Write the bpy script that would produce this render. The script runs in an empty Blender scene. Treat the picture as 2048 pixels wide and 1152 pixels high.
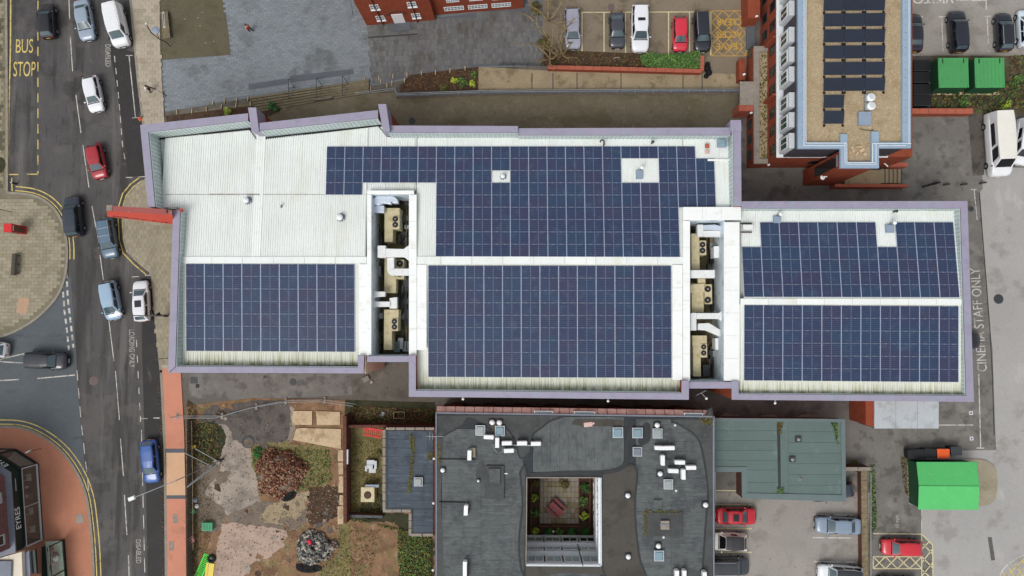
import bpy, math, random
from mathutils import Vector, Matrix, Quaternion, noise
random.seed(7)
SC = bpy.context.scene
COL = SC.collection
PI = math.pi
# ------------------------------------------------------------------ camera (drone, 78 m up, nearly straight down)
HC = 78.0
FPX = 2048 * 24.0 / 36.0
NAD = (1050.0, 640.0)
def cam_ray(u, v): return Vector(((u - 1024) / FPX, (576 - v) / FPX, -1.0))
ROT = cam_ray(*NAD).normalized().rotation_difference(Vector((0, 0, -1)))
cam = bpy.data.cameras.new('camera'); cam.lens = 24.0; cam.sensor_width = 36.0; cam.clip_end = 2000; cam.clip_start = 0.5
camo = bpy.data.objects.new('camera', cam); COL.objects.link(camo)
camo.location = (0, 0, HC); camo.rotation_mode = 'QUATERNION'; camo.rotation_quaternion = ROT
SC.camera = camo
# ------------------------------------------------------------------ light: overcast
world = bpy.data.worlds.new('World'); SC.world = world; world.use_nodes = True
wn = world.node_tree
sky = wn.nodes.new('ShaderNodeTexSky'); sky.sky_type = 'NISHITA'; sky.sun_disc = False
sky.sun_elevation = math.radians(56); sky.sun_rotation = math.radians(215); sky.air_density = 1.0; sky.dust_density = 3.0
hsv = wn.nodes.new('ShaderNodeHueSaturation'); hsv.inputs['Saturation'].default_value = 0.22
wn.links.new(sky.outputs[0], hsv.inputs['Color'])
wn.links.new(hsv.outputs[0], wn.nodes['Background'].inputs['Color'])
wn.nodes['Background'].inputs['Strength'].default_value = 0.15
sl = bpy.data.lights.new('sun', 'SUN'); sl.energy = 1.1; sl.angle = math.radians(24); sl.color = (1.0, 0.965, 0.92)
so = bpy.data.objects.new('sun', sl); COL.objects.link(so)
_el, _az = math.radians(56), math.radians(215)
so.rotation_euler = Vector((-math.sin(_az) * math.cos(_el), -math.cos(_az) * math.cos(_el), -math.sin(_el))).to_track_quat('-Z', 'Y').to_euler()
SC.view_settings.view_transform = 'Standard'; SC.view_settings.look = 'None'
SC.view_settings.exposure = 0.10; SC.view_settings.gamma = 1.0; SC.view_settings.use_curve_mapping = False
# ------------------------------------------------------------------ photo pixel -> place, at a given height
def W(u, v, z=0.0):
    d = ROT @ cam_ray(u, v)
    k = (z - HC) / d.z
    return Vector((d.x * k, d.y * k, z))
def WX(pts, z=0.0): return [W(u, v, z).to_2d() for u, v in pts]
def on_wall(a, b, u, v):
    """pixel seen on the vertical wall through plan points a, b -> (distance along wall, height)"""
    d = ROT @ cam_ray(u, v)
    t = (b - a).normalized(); n = Vector((-t.y, t.x))
    k = n.dot(a) / n.dot(Vector((d.x, d.y)))
    p = Vector((d.x * k, d.y * k))
    return (p - a).dot(t), HC + d.z * k
# ------------------------------------------------------------------ mesh helpers
def root_loc(o):
    l = Vector((0, 0, 0))
    while o: l = l + o.location; o = o.parent
    return l
def link(o, parent=None):
    COL.objects.link(o)
    if parent: o.parent = parent
    return o
def tag(o, label=None, cat=None, group=None, kind=None):
    if label: o['label'] = label
    if cat: o['category'] = cat
    if group: o['group'] = group
    if kind: o['kind'] = kind
    return o
def empty(name, loc, label=None, cat=None, group=None, rz=0.0):
    o = bpy.data.objects.new(name, None); COL.objects.link(o)
    o.location = loc; o.rotation_euler = (0, 0, rz); o.empty_display_size = 0.3
    return tag(o, label, cat, group)
def copy_tree(o, parent=None):
    c = o.copy(); COL.objects.link(c)
    if parent: c.parent = parent
    for ch in list(o.children): copy_tree(ch, c)
    return c
class MB:
    def __init__(s): s.v = []; s.f = []; s.m = []
    def add(s, vs, fs, m=0):
        o = len(s.v); s.v += [tuple(p) for p in vs]
        for f in fs: s.f.append(tuple(i + o for i in f)); s.m.append(m)
        return s
    def prism(s, xy, z0, z1, m=0, ms=None):
        """plan polygon (any winding) pulled from z0 to z1; z1 may be a list"""
        xy = [Vector((p[0], p[1])) for p in xy]
        a = sum(xy[i - 1].x * xy[i].y - xy[i].x * xy[i - 1].y for i in range(len(xy)))
        if a < 0:
            xy = xy[::-1]
            if isinstance(z1, (list, tuple)): z1 = list(z1)[::-1]
        n = len(xy); zt = list(z1) if isinstance(z1, (list, tuple)) else [z1] * n
        vs = [(p.x, p.y, z0) for p in xy] + [(p.x, p.y, zt[i]) for i, p in enumerate(xy)]
        s.add(vs, [tuple(range(n, 2 * n))], m)
        o = len(s.v) - 2 * n
        for i in range(n):
            j = (i + 1) % n
            s.f.append((o + i, o + j, o + n + j, o + n + i)); s.m.append(m if ms is None else ms)
        s.f.append(tuple(o + i for i in reversed(range(n)))); s.m.append(m if ms is None else ms)
        return s
    def box(s, c, d, rz=0.0, m=0, taper=1.0):
        """c = centre of the base, d = size"""
        ca, sa = math.cos(rz), math.sin(rz); vs = []
        for z, k in ((0, 1.0), (d[2], taper)):
            for x, y in ((-1, -1), (1, -1), (1, 1), (-1, 1)):
                X, Y = x * d[0] / 2 * k, y * d[1] / 2 * k
                vs.append((c[0] + X * ca - Y * sa, c[1] + X * sa + Y * ca, c[2] + z))
        return s.add(vs, [(4, 5, 6, 7), (3, 2, 1, 0), (0, 1, 5, 4), (1, 2, 6, 5), (2, 3, 7, 6), (3, 0, 4, 7)], m)
    def tube(s, p, q, r, n=6, m=0, r2=None, caps=True):
        p, q = Vector(p), Vector(q); ax = (q - p)
        if ax.length < 1e-6: return s
        ax.normalize(); t = Vector((1, 0, 0)) if abs(ax.x) < .9 else Vector((0, 1, 0))
        a = ax.cross(t).normalized(); b = ax.cross(a); r2 = r if r2 is None else r2; vs = []
        for c, rr in ((p, r), (q, r2)):
            for i in range(n):
                w = 2 * PI * i / n; vs.append(c + a * math.cos(w) * rr + b * math.sin(w) * rr)
        fs = [(i, i + n, (i + 1) % n + n, (i + 1) % n) for i in range(n)]
        if caps: fs += [tuple(range(n)), tuple(reversed(range(n, 2 * n)))]
        return s.add(vs, fs, m)
    def path(s, pts, r, n=6, m=0):
        for a, b in zip(pts, pts[1:]): s.tube(a, b, r, n, m)
        return s
    def lathe(s, c, prof, n=14, m=0):
        """prof: list of (radius, z)"""
        k = len(prof); vs = [(c[0] + r * math.cos(2 * PI * i / n), c[1] + r * math.sin(2 * PI * i / n), c[2] + z) for r, z in prof for i in range(n)]
        fs = [(j * n + i, j * n + (i + 1) % n, (j + 1) * n + (i + 1) % n, (j + 1) * n + i) for j in range(k - 1) for i in range(n)]
        fs += [tuple(range((k - 1) * n, k * n)), tuple(reversed(range(n)))]
        return s.add(vs, fs, m)
    def strip(s, pts, w, z0, z1, m=0):
        """a wall or band w wide along a plan polyline"""
        pts = [Vector((p[0], p[1])) for p in pts]; L, R = [], []
        for i, p in enumerate(pts):
            ds = []
            if i: ds.append((p - pts[i - 1]).normalized())
            if i < len(pts) - 1: ds.append((pts[i + 1] - p).normalized())
            ns = [Vector((-d.y, d.x)) for d in ds]; n = ns[0] if len(ns) == 1 else (ns[0] + ns[1]).normalized()
            k = 1.0 / max(.5, n.dot(ns[0])) * w / 2
            L.append(p + n * k); R.append(p - n * k)
        for i in range(len(pts) - 1): s.prism([R[i], R[i + 1], L[i + 1], L[i]], z0, z1, m)
        return s
    def build(s, name, mats, parent=None, local=False, smooth=False, origin=None, bevel=0.0, **kw):
        if not isinstance(mats, (list, tuple)): mats = [mats]
        me = bpy.data.meshes.new(name)
        loc = Vector((0, 0, 0))
        if not local:
            if parent: off = root_loc(parent)
            else:
                xs = [p[0] for p in s.v]; ys = [p[1] for p in s.v]; zs = [p[2] for p in s.v]
                off = Vector(origin) if origin else Vector(((min(xs) + max(xs)) / 2, (min(ys) + max(ys)) / 2, min(zs)))
                loc = off
            vv = [(p[0] - off.x, p[1] - off.y, p[2] - off.z) for p in s.v]
        else: vv = s.v
        me.from_pydata(vv, [], s.f)
        for m in mats: me.materials.append(m)
        if len(mats) > 1: me.polygons.foreach_set('material_index', s.m)
        if smooth: me.polygons.foreach_set('use_smooth', [True] * len(me.polygons))
        me.update()
        o = bpy.data.objects.new(name, me); link(o, parent); o.location = loc
        if bevel:
            b = o.modifiers.new('bevel', 'BEVEL'); b.width = bevel; b.segments = 2; b.limit_method = 'ANGLE'
        return tag(o, **kw)
def inside(p, poly):
    c = False; n = len(poly)
    for i in range(n):
        a, b = poly[i - 1], poly[i]
        if (a[1] > p[1]) != (b[1] > p[1]) and p[0] < (b[0] - a[0]) * (p[1] - a[1]) / (b[1] - a[1]) + a[0]: c = not c
    return c
def lerp(a, b, t): return a + (b - a) * t
# ------------------------------------------------------------------ procedural materials
def lin(c):
    c = c / 255.0
    return c / 12.92 if c <= .04045 else ((c + .055) / 1.055) ** 2.4
def rgb(t, k=1.0): return (lin(t[0]) * k, lin(t[1]) * k, lin(t[2]) * k, 1.0)
class NT:
    def __init__(s, mat): s.t = mat.node_tree; s.n = s.t.nodes; s.l = s.t.links
    def new(s, typ, **kw):
        n = s.n.new(typ)
        for k, v in kw.items(): setattr(n, k, v)
        return n
    def math(s, op, a, b=0.0, clamp=False):
        n = s.new('ShaderNodeMath', operation=op, use_clamp=clamp)
        for i, x in enumerate((a, b)):
            if isinstance(x, (int, float)): n.inputs[i].default_value = x
            else: s.l.new(x, n.inputs[i])
        return n.outputs[0]
    def mix(s, fac, a, b, mode='MIX'):
        n = s.new('ShaderNodeMix', data_type='RGBA', blend_type=mode)
        for i, x in ((0, fac), (6, a), (7, b)):
            if isinstance(x, (int, float, tuple)): n.inputs[i].default_value = x
            else: s.l.new(x, n.inputs[i])
        return n.outputs[2]
    def noise(s, vec, scale, detail=4.0, rough=.55, stretch=None, off=0.0):
        if stretch or off:
            m = s.new('ShaderNodeMapping'); s.l.new(vec, m.inputs[0])
            if stretch: m.inputs['Scale'].default_value = stretch
            m.inputs['Location'].default_value = (off, off * .7, off * .3); vec = m.outputs[0]
        n = s.new('ShaderNodeTexNoise'); s.l.new(vec, n.inputs['Vector'])
        n.inputs['Scale'].default_value = scale; n.inputs['Detail'].default_value = detail; n.inputs['Roughness'].default_value = rough
        return n.outputs[0]
    def remap(s, x, a, b, c=0.0, d=1.0, smooth=True):
        n = s.new('ShaderNodeMapRange', interpolation_type='SMOOTHSTEP' if smooth else 'LINEAR'); s.l.new(x, n.inputs[0])
        for i, y in enumerate((a, b, c, d)): n.inputs[i + 1].default_value = y
        return n.outputs[0]
MATS = {}
def M(name, col, rough=.8, var=.12, scale=.35, fine=.12, fscale=6.0, stains=(), rnd=0.0, metallic=0.0, coat=0.0, bump=0.0, spec=.4, k=1.0, emit=None, alpha=None, trans=0.0):
    """stains: (colour, noise scale, threshold low, threshold high, amount, stretch)"""
    m = bpy.data.materials.new(name); m.use_nodes = True; nt = NT(m); b = nt.n['Principled BSDF']
    vec = nt.new('ShaderNodeNewGeometry').outputs['Position']
    c = rgb(col, k)
    base = c
    if var or fine:
        n1 = nt.remap(nt.noise(vec, scale, 5, .6), .3, .7, 1 - var, 1 + var, False)
        f = n1
        if fine:
            n2 = nt.remap(nt.noise(vec, fscale, 3, .6, off=3.1), .25, .75, 1 - fine, 1 + fine, False)
            f = nt.math('MULTIPLY', n1, n2)
        base = nt.mix(1.0, c, f, 'MULTIPLY')
    for i, st in enumerate(stains):
        sc, ssc, lo, hi, amt = st[:5]; stretch = st[5] if len(st) > 5 else None
        fac = nt.math('MULTIPLY', nt.remap(nt.noise(vec, ssc, 6, .62, stretch, off=11.3 + 7.7 * i), lo, hi), amt)
        base = nt.mix(fac, base, rgb(sc, k))
    if rnd:
        r = nt.new('ShaderNodeObjectInfo').outputs['Random']
        base = nt.mix(1.0, base, nt.remap(r, 0, 1, 1 - rnd, 1 + rnd, False), 'MULTIPLY')
    if isinstance(base, tuple): b.inputs['Base Color'].default_value = base
    else: nt.l.new(base, b.inputs['Base Color'])
    b.inputs['Roughness'].default_value = rough; b.inputs['Metallic'].default_value = metallic
    b.inputs['Specular IOR Level'].default_value = spec
    if coat: b.inputs['Coat Weight'].default_value = coat; b.inputs['Coat Roughness'].default_value = .06
    if trans: b.inputs['Transmission Weight'].default_value = trans
    if bump:
        bn = nt.new('ShaderNodeBump'); bn.inputs['Strength'].default_value = bump; bn.inputs['Distance'].default_value = .02
        nt.l.new(nt.noise(vec, fscale * 1.5, 4, .6), bn.inputs['Height']); nt.l.new(bn.outputs[0], b.inputs['Normal'])
    MATS[name] = m
    return m
# grounds
DARKS = ((34, 32, 31), .28, .52, .66, .55)
m_ground = M('yard_tarmac', (97, 92, 84), .85, .18, .22, .14, 5, [((58, 54, 47), .35, .5, .68, .6), ((122, 115, 102), .8, .58, .72, .4), ((45, 42, 38), 2.5, .62, .7, .5)])
m_road = M('road_asphalt', (77, 75, 74), .75, .14, .3, .16, 7, [((50, 47, 46), .55, .48, .62, .8, (1, .1, 1)), ((106, 102, 99), .8, .52, .68, .6, (1, .08, 1)), ((46, 44, 44), 1.8, .57, .68, .6, (1, .25, 1)), ((44, 40, 38), .16, .52, .62, .5), ((96, 92, 88), .35, .55, .62, .4)])
m_side = M('side_road_asphalt', (82, 88, 92), .75, .1, .3, .12, 7, [((58, 62, 66), .6, .58, .7, .6, (.3, 1, 1)), ((100, 105, 108), 1.3, .6, .72, .4)])
m_bay = M('bay_asphalt', (50, 48, 47), .8, .15, .5, .18, 7, [((92, 90, 82), .8, .6, .68, .6, (1, .25, 1)), ((38, 36, 36), 1.5, .55, .7, .6)])
m_slab_a = M('beige_slab', (148, 140, 119), .85, .12, .5, .1, 5, [((110, 104, 78), .5, .55, .7, .5)])
m_slab_b = M('pale_slab', (154, 146, 126), .85, .12, .5, .1, 5, [((118, 110, 84), .5, .55, .7, .5)])
m_slab_c = M('brown_slab', (141, 132, 110), .85, .12, .5, .1, 5)
m_joint = M('slab_joint', (118, 111, 92), .9, .15, .8)
m_pave_light = M('light_paving', (168, 157, 140), .85, .1, .4, .1, 4, [((135, 124, 100), .5, .52, .68, .6), ((120, 90, 70), 3.0, .66, .72, .5)])
m_blue_a = M('blue_grey_sett', (122, 128, 132), .8, .08, .2, .1, 4, [((92, 96, 96), .25, .52, .66, .6)])
m_blue_b = M('pale_blue_sett', (126, 132, 137), .8, .08, .2, .1, 4, [((96, 100, 98), .25, .52, .66, .6)])
m_blue_c = M('dark_blue_sett', (116, 122, 127), .8, .08, .2, .1, 4, [((84, 84, 82), .25, .52, .66, .6)])
m_blue_j = M('sett_joint', (108, 115, 118), .85, .1, .3)
m_slate = M('slate_sett', (88, 92, 98), .8, .1, .5)
m_dsett_a = M('dark_sett', (102, 102, 102), .8, .12, .2, .14, 4, [((76, 68, 58), .3, .5, .66, .6)])
m_dsett_b = M('mid_dark_sett', (109, 109, 108), .8, .12, .2, .14, 4, [((80, 72, 62), .3, .5, .66, .6)])
m_dsett_c = M('brownish_dark_sett', (95, 94, 92), .8, .12, .2, .14, 4, [((72, 64, 55), .3, .5, .66, .6)])
m_olive = M('olive_resin', (92, 86, 68), .9, .1, .4, .18, 5, [((74, 68, 48), .5, .5, .68, .6), ((150, 146, 130), 3.2, .69, .72, .5)])
m_alley = M('mossy_alley_tarmac', (116, 108, 89), .88, .14, .25, .16, 4, [((96, 90, 64), .5, .48, .66, .7, (.5, 1, 1)), ((140, 130, 110), 1.1, .55, .7, .5), ((84, 78, 66), 2, .56, .7, .5)])
m_ramp = M('beige_ramp', (152, 137, 110), .85, .14, .5, .12, 4, [((104, 92, 68), .7, .52, .7, .7)])
m_lot_n = M('brown_tarmac', (126, 114, 97), .85, .1, .3, .12, 5, [((92, 84, 66), .45, .5, .66, .7), ((60, 54, 46), 1.8, .62, .7, .55)])
m_soil = M('dark_soil', (74, 56, 42), .95, .25, 1.2, .3, 8, [((46, 38, 28), 1.5, .5, .62, .7), ((110, 92, 66), 4, .6, .68, .6)])
m_rsoil = M('red_soil', (134, 104, 78), .95, .16, .5, .2, 6, [((100, 76, 56), .7, .46, .62, .75), ((112, 106, 66), .8, .5, .64, .65), ((166, 142, 114), 1.1, .54, .68, .6)])
m_conc_lot = M('old_concrete', (156, 144, 132), .85, .12, .3, .16, 5, [((118, 110, 102), .5, .46, .64, .75), ((166, 142, 120), .4, .55, .66, .6), ((90, 82, 74), 1.6, .56, .7, .6), ((104, 98, 90), .9, .5, .7, .5, (1, 2.5, 1))])
m_conc_pink = M('pinkish_concrete', (170, 148, 132), .85, .1, .5, .14, 5, [((142, 124, 110), .7, .48, .66, .7), ((116, 100, 88), 1.4, .57, .7, .5), ((120, 84, 66), 2.6, .66, .72, .7)])
m_conc_dark = M('dark_wet_concrete', (86, 80, 74), .7, .15, .6, .16, 5, [((48, 45, 42), .8, .5, .62, .7), ((122, 114, 102), 1.6, .6, .7, .5)])
m_earthgrey = M('grey_brown_earth', (116, 104, 92), .9, .14, .6, .16, 6, [((80, 72, 62), .9, .5, .64, .6)])
m_lightslab = M('cream_concrete_slab', (192, 170, 138), .85, .12, .8, .14, 6, [((146, 122, 92), 1.0, .48, .66, .7), ((110, 96, 72), 2.4, .6, .7, .6)])
m_orange = M('orange_paving', (178, 120, 94), .85, .07, .35, .08, 8, [((166, 112, 88), .4, .5, .66, .6), ((132, 98, 78), 1.6, .64, .72, .6)])
m_orange2 = M('pale_orange_paving', (196, 132, 108), .85, .07, .4, .08, 8, [((160, 112, 92), .6, .55, .7, .6)])
m_peach = M('peach_tactile_slab', (204, 164, 130), .8, .05, .8, .05)
m_kerb = M('kerb_stone', (138, 132, 120), .85, .15, 1.5, .15)
m_east = M('light_tarmac', (160, 158, 155), .85, .07, .12, .08, 5, [((132, 126, 122), .3, .54, .66, .55), ((182, 178, 174), .5, .56, .7, .5, (1, .4, 1)), ((104, 98, 92), 2.4, .67, .71, .6)])
m_lot_s = M('car_park_tarmac', (148, 143, 136), .85, .08, .25, .1, 5, [((118, 114, 106), .4, .5, .64, .6), ((96, 92, 86), 1.8, .65, .7, .6)])
m_bay_s = M('worn_bay_tarmac', (122, 118, 106), .85, .12, .5, .12, 5, [((90, 88, 76), .8, .5, .66, .7)])
m_yard_e = M('grey_yard', (112, 109, 104), .85, .12, .3, .1, 5, [((78, 76, 72), .6, .5, .62, .65), ((134, 131, 124), .6, .5, .68, .6), ((84, 82, 76), .9, .6, .72, .35, (.3, 1, 1))])
m_verge = M('overgrown_verge', (88, 80, 62), .95, .25, .8, .3, 6, [((56, 58, 36), .9, .48, .6, .7), ((112, 100, 78), 1.5, .58, .68, .6)])
m_lawn = M('rough_lawn', (122, 112, 72), .95, .15, .7, .25, 7, [((92, 88, 52), .8, .48, .62, .7), ((150, 138, 96), 1.6, .56, .68, .5)])
m_grassd = M('dark_grass', (58, 58, 38), .95, .25, 1.0, .3, 8, [((36, 42, 22), 1.3, .5, .62, .7)])
m_white = M('white_marking', (196, 192, 184), .8, .1, 1.5, .2, 9, [((110, 106, 102), 2.2, .48, .64, .7), ((86, 82, 80), .5, .55, .66, .5)])
m_yellow = M('yellow_marking', (204, 182, 108), .8, .08, 1.5, .18, 9, [((112, 102, 78), 2.0, .48, .66, .65)])
m_yellow2 = M('faded_yellow_marking', (190, 150, 70), .8, .08, 1.5, .15, 9, [((128, 110, 84), 2.2, .54, .68, .6)])
m_hatchw = M('cream_marking', (206, 196, 156), .8, .08, 1.5, .15, 9, [((140, 132, 112), 2.2, .54, .68, .6)])
# buildings
m_coping = M('lilac_coping', (150, 144, 163), .55, .06, .5, .05, 5, [((136, 132, 152), 1.2, .5, .68, .6), ((146, 152, 166), .5, .5, .62, .6)])
m_roofw = M('white_roof_sheet', (228, 232, 228), .5, .04, .3, .04, 4, [((212, 212, 190), .35, .52, .68, .5, (1, .35, 1)), ((196, 200, 190), 2.2, .58, .7, .4, (2.2, .15, 1))], rnd=.03)
m_roofv = M('roof_valley_shaded', (216, 221, 217), .6, .05, .3, .05, 4, [((186, 190, 176), 1.2, .52, .68, .6, (2, .2, 1))])  # darker than the sheets: shading between ribs put into the colour, with dirt streaks
def eaves_mat(name, col):
    m = M(name, col, .55, .04, .3, .04, 4, rnd=.03); nt = NT(m); b = nt.n['Principled BSDF']
    src = b.inputs['Base Color'].links[0].from_socket
    g = nt.new('ShaderNodeTexCoord').outputs['Generated']; sx = nt.new('ShaderNodeSeparateXYZ'); nt.l.new(g, sx.inputs[0])
    pos = nt.new('ShaderNodeNewGeometry').outputs['Position']
    st = nt.remap(nt.noise(pos, 3.2, 4, .6, (1.6, .05, 1)), .42, .66)
    near = nt.remap(sx.outputs[1], .0, .21, 1.0, .0)
    fac = nt.math('MULTIPLY', near, nt.math('ADD', nt.math('MULTIPLY', st, .75), .22), True)
    c2 = nt.mix(fac, src, rgb((150, 148, 96)))
    fac2 = nt.math('MULTIPLY', nt.remap(sx.outputs[1], .0, .045, .8, 0), nt.remap(nt.noise(pos, 1.4, 4, .6, (1, .1, 1)), .4, .6))
    c3 = nt.mix(fac2, c2, rgb((112, 112, 60))); nt.l.new(c3, b.inputs['Base Color'])
    return m
m_eave = eaves_mat('white_roof_algae_at_eaves', (230, 232, 222)); m_eavev = eaves_mat('shaded_valley_algae_at_eaves', (214, 218, 208))  # valley copy has a darker base too, rib shading painted in under the algae
m_flash = M('white_flashing', (235, 238, 235), .45, .03, .4, .03, 4, [((212, 210, 196), .8, .56, .7, .5)])
m_lining = M('grey_green_lining', (186, 198, 196), .6, .06, .6, .05, 5, [((150, 166, 150), 1.2, .54, .68, .5)])
m_liningd = M('lining_groove', (150, 164, 164), .7, .05)
m_clad = M('blue_grey_cladding', (214, 224, 230), .5, .06, .6, .05, 5, [((110, 124, 122), 1.0, .52, .66, .5)])
m_black = M('black_gutter', (16, 16, 18), .6, .1)
m_pit = M('dirty_pit_floor', (98, 90, 66), .9, .25, 1.5, .3, 6, [((34, 32, 24), 1.6, .5, .62, .7), ((84, 86, 50), 2.0, .56, .66, .6)])
m_ahu = M('cream_plant_casing', (196, 184, 148), .6, .08, .8, .08, 6, [((160, 146, 98), 1.5, .5, .66, .6), ((214, 204, 176), 2.2, .56, .7, .5)])
m_duct = M('white_duct', (222, 224, 222), .4, .05, 1.0, .05, 5, [((190, 190, 176), 1.8, .56, .7, .5)])
m_silver = M('silver_duct', (205, 214, 226), .35, .05, 1, .05, 5, metallic=.3)
m_fan = M('black_fan', (20, 20, 22), .6, .1); m_hub = M('grey_fan_hub', (150, 150, 150), .5, .05)
m_cream_wall = M('cream_render', (238, 226, 204), .85, .05)
m_brick = M('orange_red_brick', (138, 66, 42), .85, .12, .8, .2, 9, [((108, 50, 34), 1.2, .52, .68, .5)])
m_brick_d = M('brick_course_shade', (120, 54, 34), .88, .1, .8, .1, 9)
m_brick_c = M('brick_coping', (168, 92, 72), .85, .1, 1, .12, 8, [((140, 78, 56), 2.0, .54, .68, .6)])
m_brick_old = M('old_brown_brick', (98, 62, 50), .9, .12, .9, .18, 9, [((62, 44, 38), 1.2, .5, .66, .6)])
m_brick_purple = M('purple_brown_brick', (122, 84, 82), .88, .1, .9, .14, 9, [((94, 62, 60), 1.2, .5, .66, .6)])
m_pinkbr = M('pink_brick_panel', (208, 176, 168), .88, .1, .9, .14, 9, [((140, 100, 92), 1.5, .5, .66, .5)])
m_darkclad = M('charcoal_cladding', (66, 63, 70), .6, .06, .5, .05)
m_bcop = M('pale_blue_coping', (144, 164, 182), .45, .05, .6, .04, 5, [((128, 152, 172), 1.2, .54, .68, .5)])
m_gravel = M('roof_gravel', (163, 145, 116), .95, .08, .5, .32, 9, [((140, 116, 84), .8, .5, .66, .5), ((196, 184, 160), 5, .56, .66, .6)], bump=.4)
m_frame = M('white_frame', (226, 230, 232), .4, .04, 1, .04)
m_frameg = M('pale_grey_frame', (196, 202, 206), .5, .08, 3, .1)
def glass(name, col, rough=.06): return M(name, col, rough, .12, 1.2, 0, 1, spec=.7)
m_glass = glass('window_glass_dark', (30, 40, 42)); m_glassg = glass('window_glass_green', (40, 78, 72))
m_glassgrey = glass('window_glass_grey', (92, 104, 108))
m_felt = M('roof_felt', (92, 97, 97), .88, .12, .3, .1, 5, [((66, 70, 74), .4, .48, .64, .7), ((116, 121, 120), 2.0, .5, .68, .45, (.6, 1.8, 1)), ((70, 73, 73), 1.2, .5, .66, .5), ((68, 70, 62), .9, .6, .7, .4), ((66, 70, 70), 4.5, .52, .66, .5, (.12, 2.2, 1)), ((118, 122, 120), 6, .55, .68, .4, (.3, 1.8, 1))], rnd=.05, k=.9)
m_feltv = M('roof_felt_lengthwise', (98, 103, 103), .88, .1, .3, .1, 5, [((70, 76, 80), .4, .5, .66, .6), ((118, 123, 121), 2.0, .5, .68, .45, (1.8, .6, 1)), ((76, 80, 80), 1.2, .5, .66, .5), ((70, 74, 74), 4.5, .52, .66, .5, (2.2, .12, 1)), ((120, 124, 122), 6, .55, .68, .4, (1.8, .3, 1))], rnd=.05, k=.9)
m_feltlap = M('felt_lap', (52, 56, 60), .9, .15, 1.5)
m_feltnew = M('smooth_dark_felt', (80, 82, 82), .85, .12, .5, .12, 4, [((62, 64, 64), .6, .46, .66, .6), ((98, 100, 98), 1.6, .55, .7, .4)], k=.85)
m_feltbrown = M('brown_stained_felt', (80, 77, 71), .88, .1, .5, .1, 5, [((92, 86, 76), 1.4, .58, .7, .4), ((58, 54, 48), .5, .5, .66, .5)], k=.9)
m_tar = M('tar_edge', (50, 53, 55), .8, .15, 1.2)
m_feltblue = M('blue_grey_felt', (72, 82, 92), .8, .12, .5, .1, 5, [((112, 124, 134), 2.0, .55, .68, .5, (.3, 2, 1)), ((56, 64, 74), .8, .5, .64, .6)], rnd=.05)
m_moss = M('moss', (116, 120, 66), .95, .2, 2, .3, 9, [((76, 92, 34), 1.4, .48, .62, .7)])
m_greenroof = M('green_grey_membrane', (91, 109, 105), .65, .05, .3, .04, 5, [((86, 104, 100), .4, .5, .66, .6), ((112, 132, 128), .8, .56, .7, .4)], rnd=.03)
m_greenedge = M('green_grey_edge_trim', (99, 114, 115), .6, .06, .8, .05, 5, [((108, 120, 104), 2.2, .58, .7, .5)])
m_stone = M('grey_coping_stone', (142, 134, 124), .85, .12, 1.2, .14, 8, [((112, 106, 92), 2.2, .54, .68, .6)], rnd=.1)
m_canopy = M('pale_metal_canopy', (176, 184, 188), .45, .06, .5, .06, 5, [((150, 152, 150), .9, .52, .66, .6)])
m_gcont = M('green_container_paint', (74, 150, 88), .5, .05, .5, .05, 5, [((58, 122, 70), 1.4, .58, .7, .5)])
m_gcontd = M('dark_green_paint', (28, 70, 46), .55, .08, .8)
m_tent = M('bright_green_roof', (84, 184, 104), .5, .04, .6, .04, 5, [((120, 205, 120), 1.2, .58, .7, .4)])
m_wood = M('weathered_timber', (128, 116, 92), .88, .15, .8, .18, 7, [((88, 78, 58), 1.6, .5, .64, .6)], rnd=.1)
m_woodd = M('dark_timber', (84, 78, 70), .88, .12, .8, .14, 7, rnd=.12)
m_redwood = M('red_brown_timber', (140, 74, 76), .75, .08, .9, .1, 7, rnd=.06)
m_metal = M('galvanised_steel', (150, 156, 158), .45, .06, 1, .05, metallic=.4)
m_metald = M('dark_steel', (56, 60, 62), .5, .08, 1, .05)
m_redsign = M('faded_red_sign', (152, 78, 74), .6, .06, 1.0, .08, 6, [((196, 128, 116), 1.2, .55, .7, .6)])
m_redsignb = M('bright_red_sign', (178, 70, 54), .55, .05, 1.0, .05)
m_phone = M('telephone_red', (200, 42, 38), .4, .05, 1.0, .04)
m_plast_w = M('white_plastic', (232, 234, 234), .4, .03, 1.0, .04)
m_gdark = M('shop_dark_green', (22, 40, 34), .4, .08, 1, .05)
m_lead = M('grey_lead_ledge', (120, 126, 138), .7, .1, .8, .1, 6)
m_render = M('cream_panel', (218, 208, 190), .7, .05, .8, .05, 5)
m_floorw = M('shop_wooden_floor', (158, 108, 52), .6, .12, 1.2, .1, 6)
m_rubber = M('black_rubber', (22, 22, 24), .8, .1, 3)
m_blackpl = M('black_plastic', (30, 31, 34), .6, .1, 1.5, .1)
m_orangepl = M('orange_plastic', (226, 92, 36), .5, .05, 1.5, .04)
m_greenpl = M('lime_green_plastic', (70, 214, 50), .5, .05, 1.5, .04)
m_teal = M('teal_green_plastic', (60, 160, 112), .5, .06, 2.5, .06)
m_yelpl = M('yellow_plastic', (222, 196, 70), .5, .05, 1.5, .04)
m_redpl = M('red_plastic', (222, 50, 46), .5, .05, 1.5, .04)
m_pinkpl = M('pink_plastic', (214, 130, 128), .6, .1, 3, .1)
m_bluegrey = M('blue_grey_panel', (136, 150, 168), .5, .06, 1.2, .05)
m_dome = M('skylight_glazing', (126, 150, 160), .25, .06, 1.5, .05)
m_domeg = M('skylight_glazing_grey', (150, 158, 158), .35, .05, 1.5, .05)
m_rub_a = M('brick_rubble', (132, 90, 68), .9, .2, 3, .2, 9); m_rub_b = M('dark_brick_rubble', (98, 62, 46), .9, .2, 3, .2, 9)
m_rub_c = M('pale_mortar_rubble', (160, 128, 102), .9, .15, 3, .2, 9)
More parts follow.
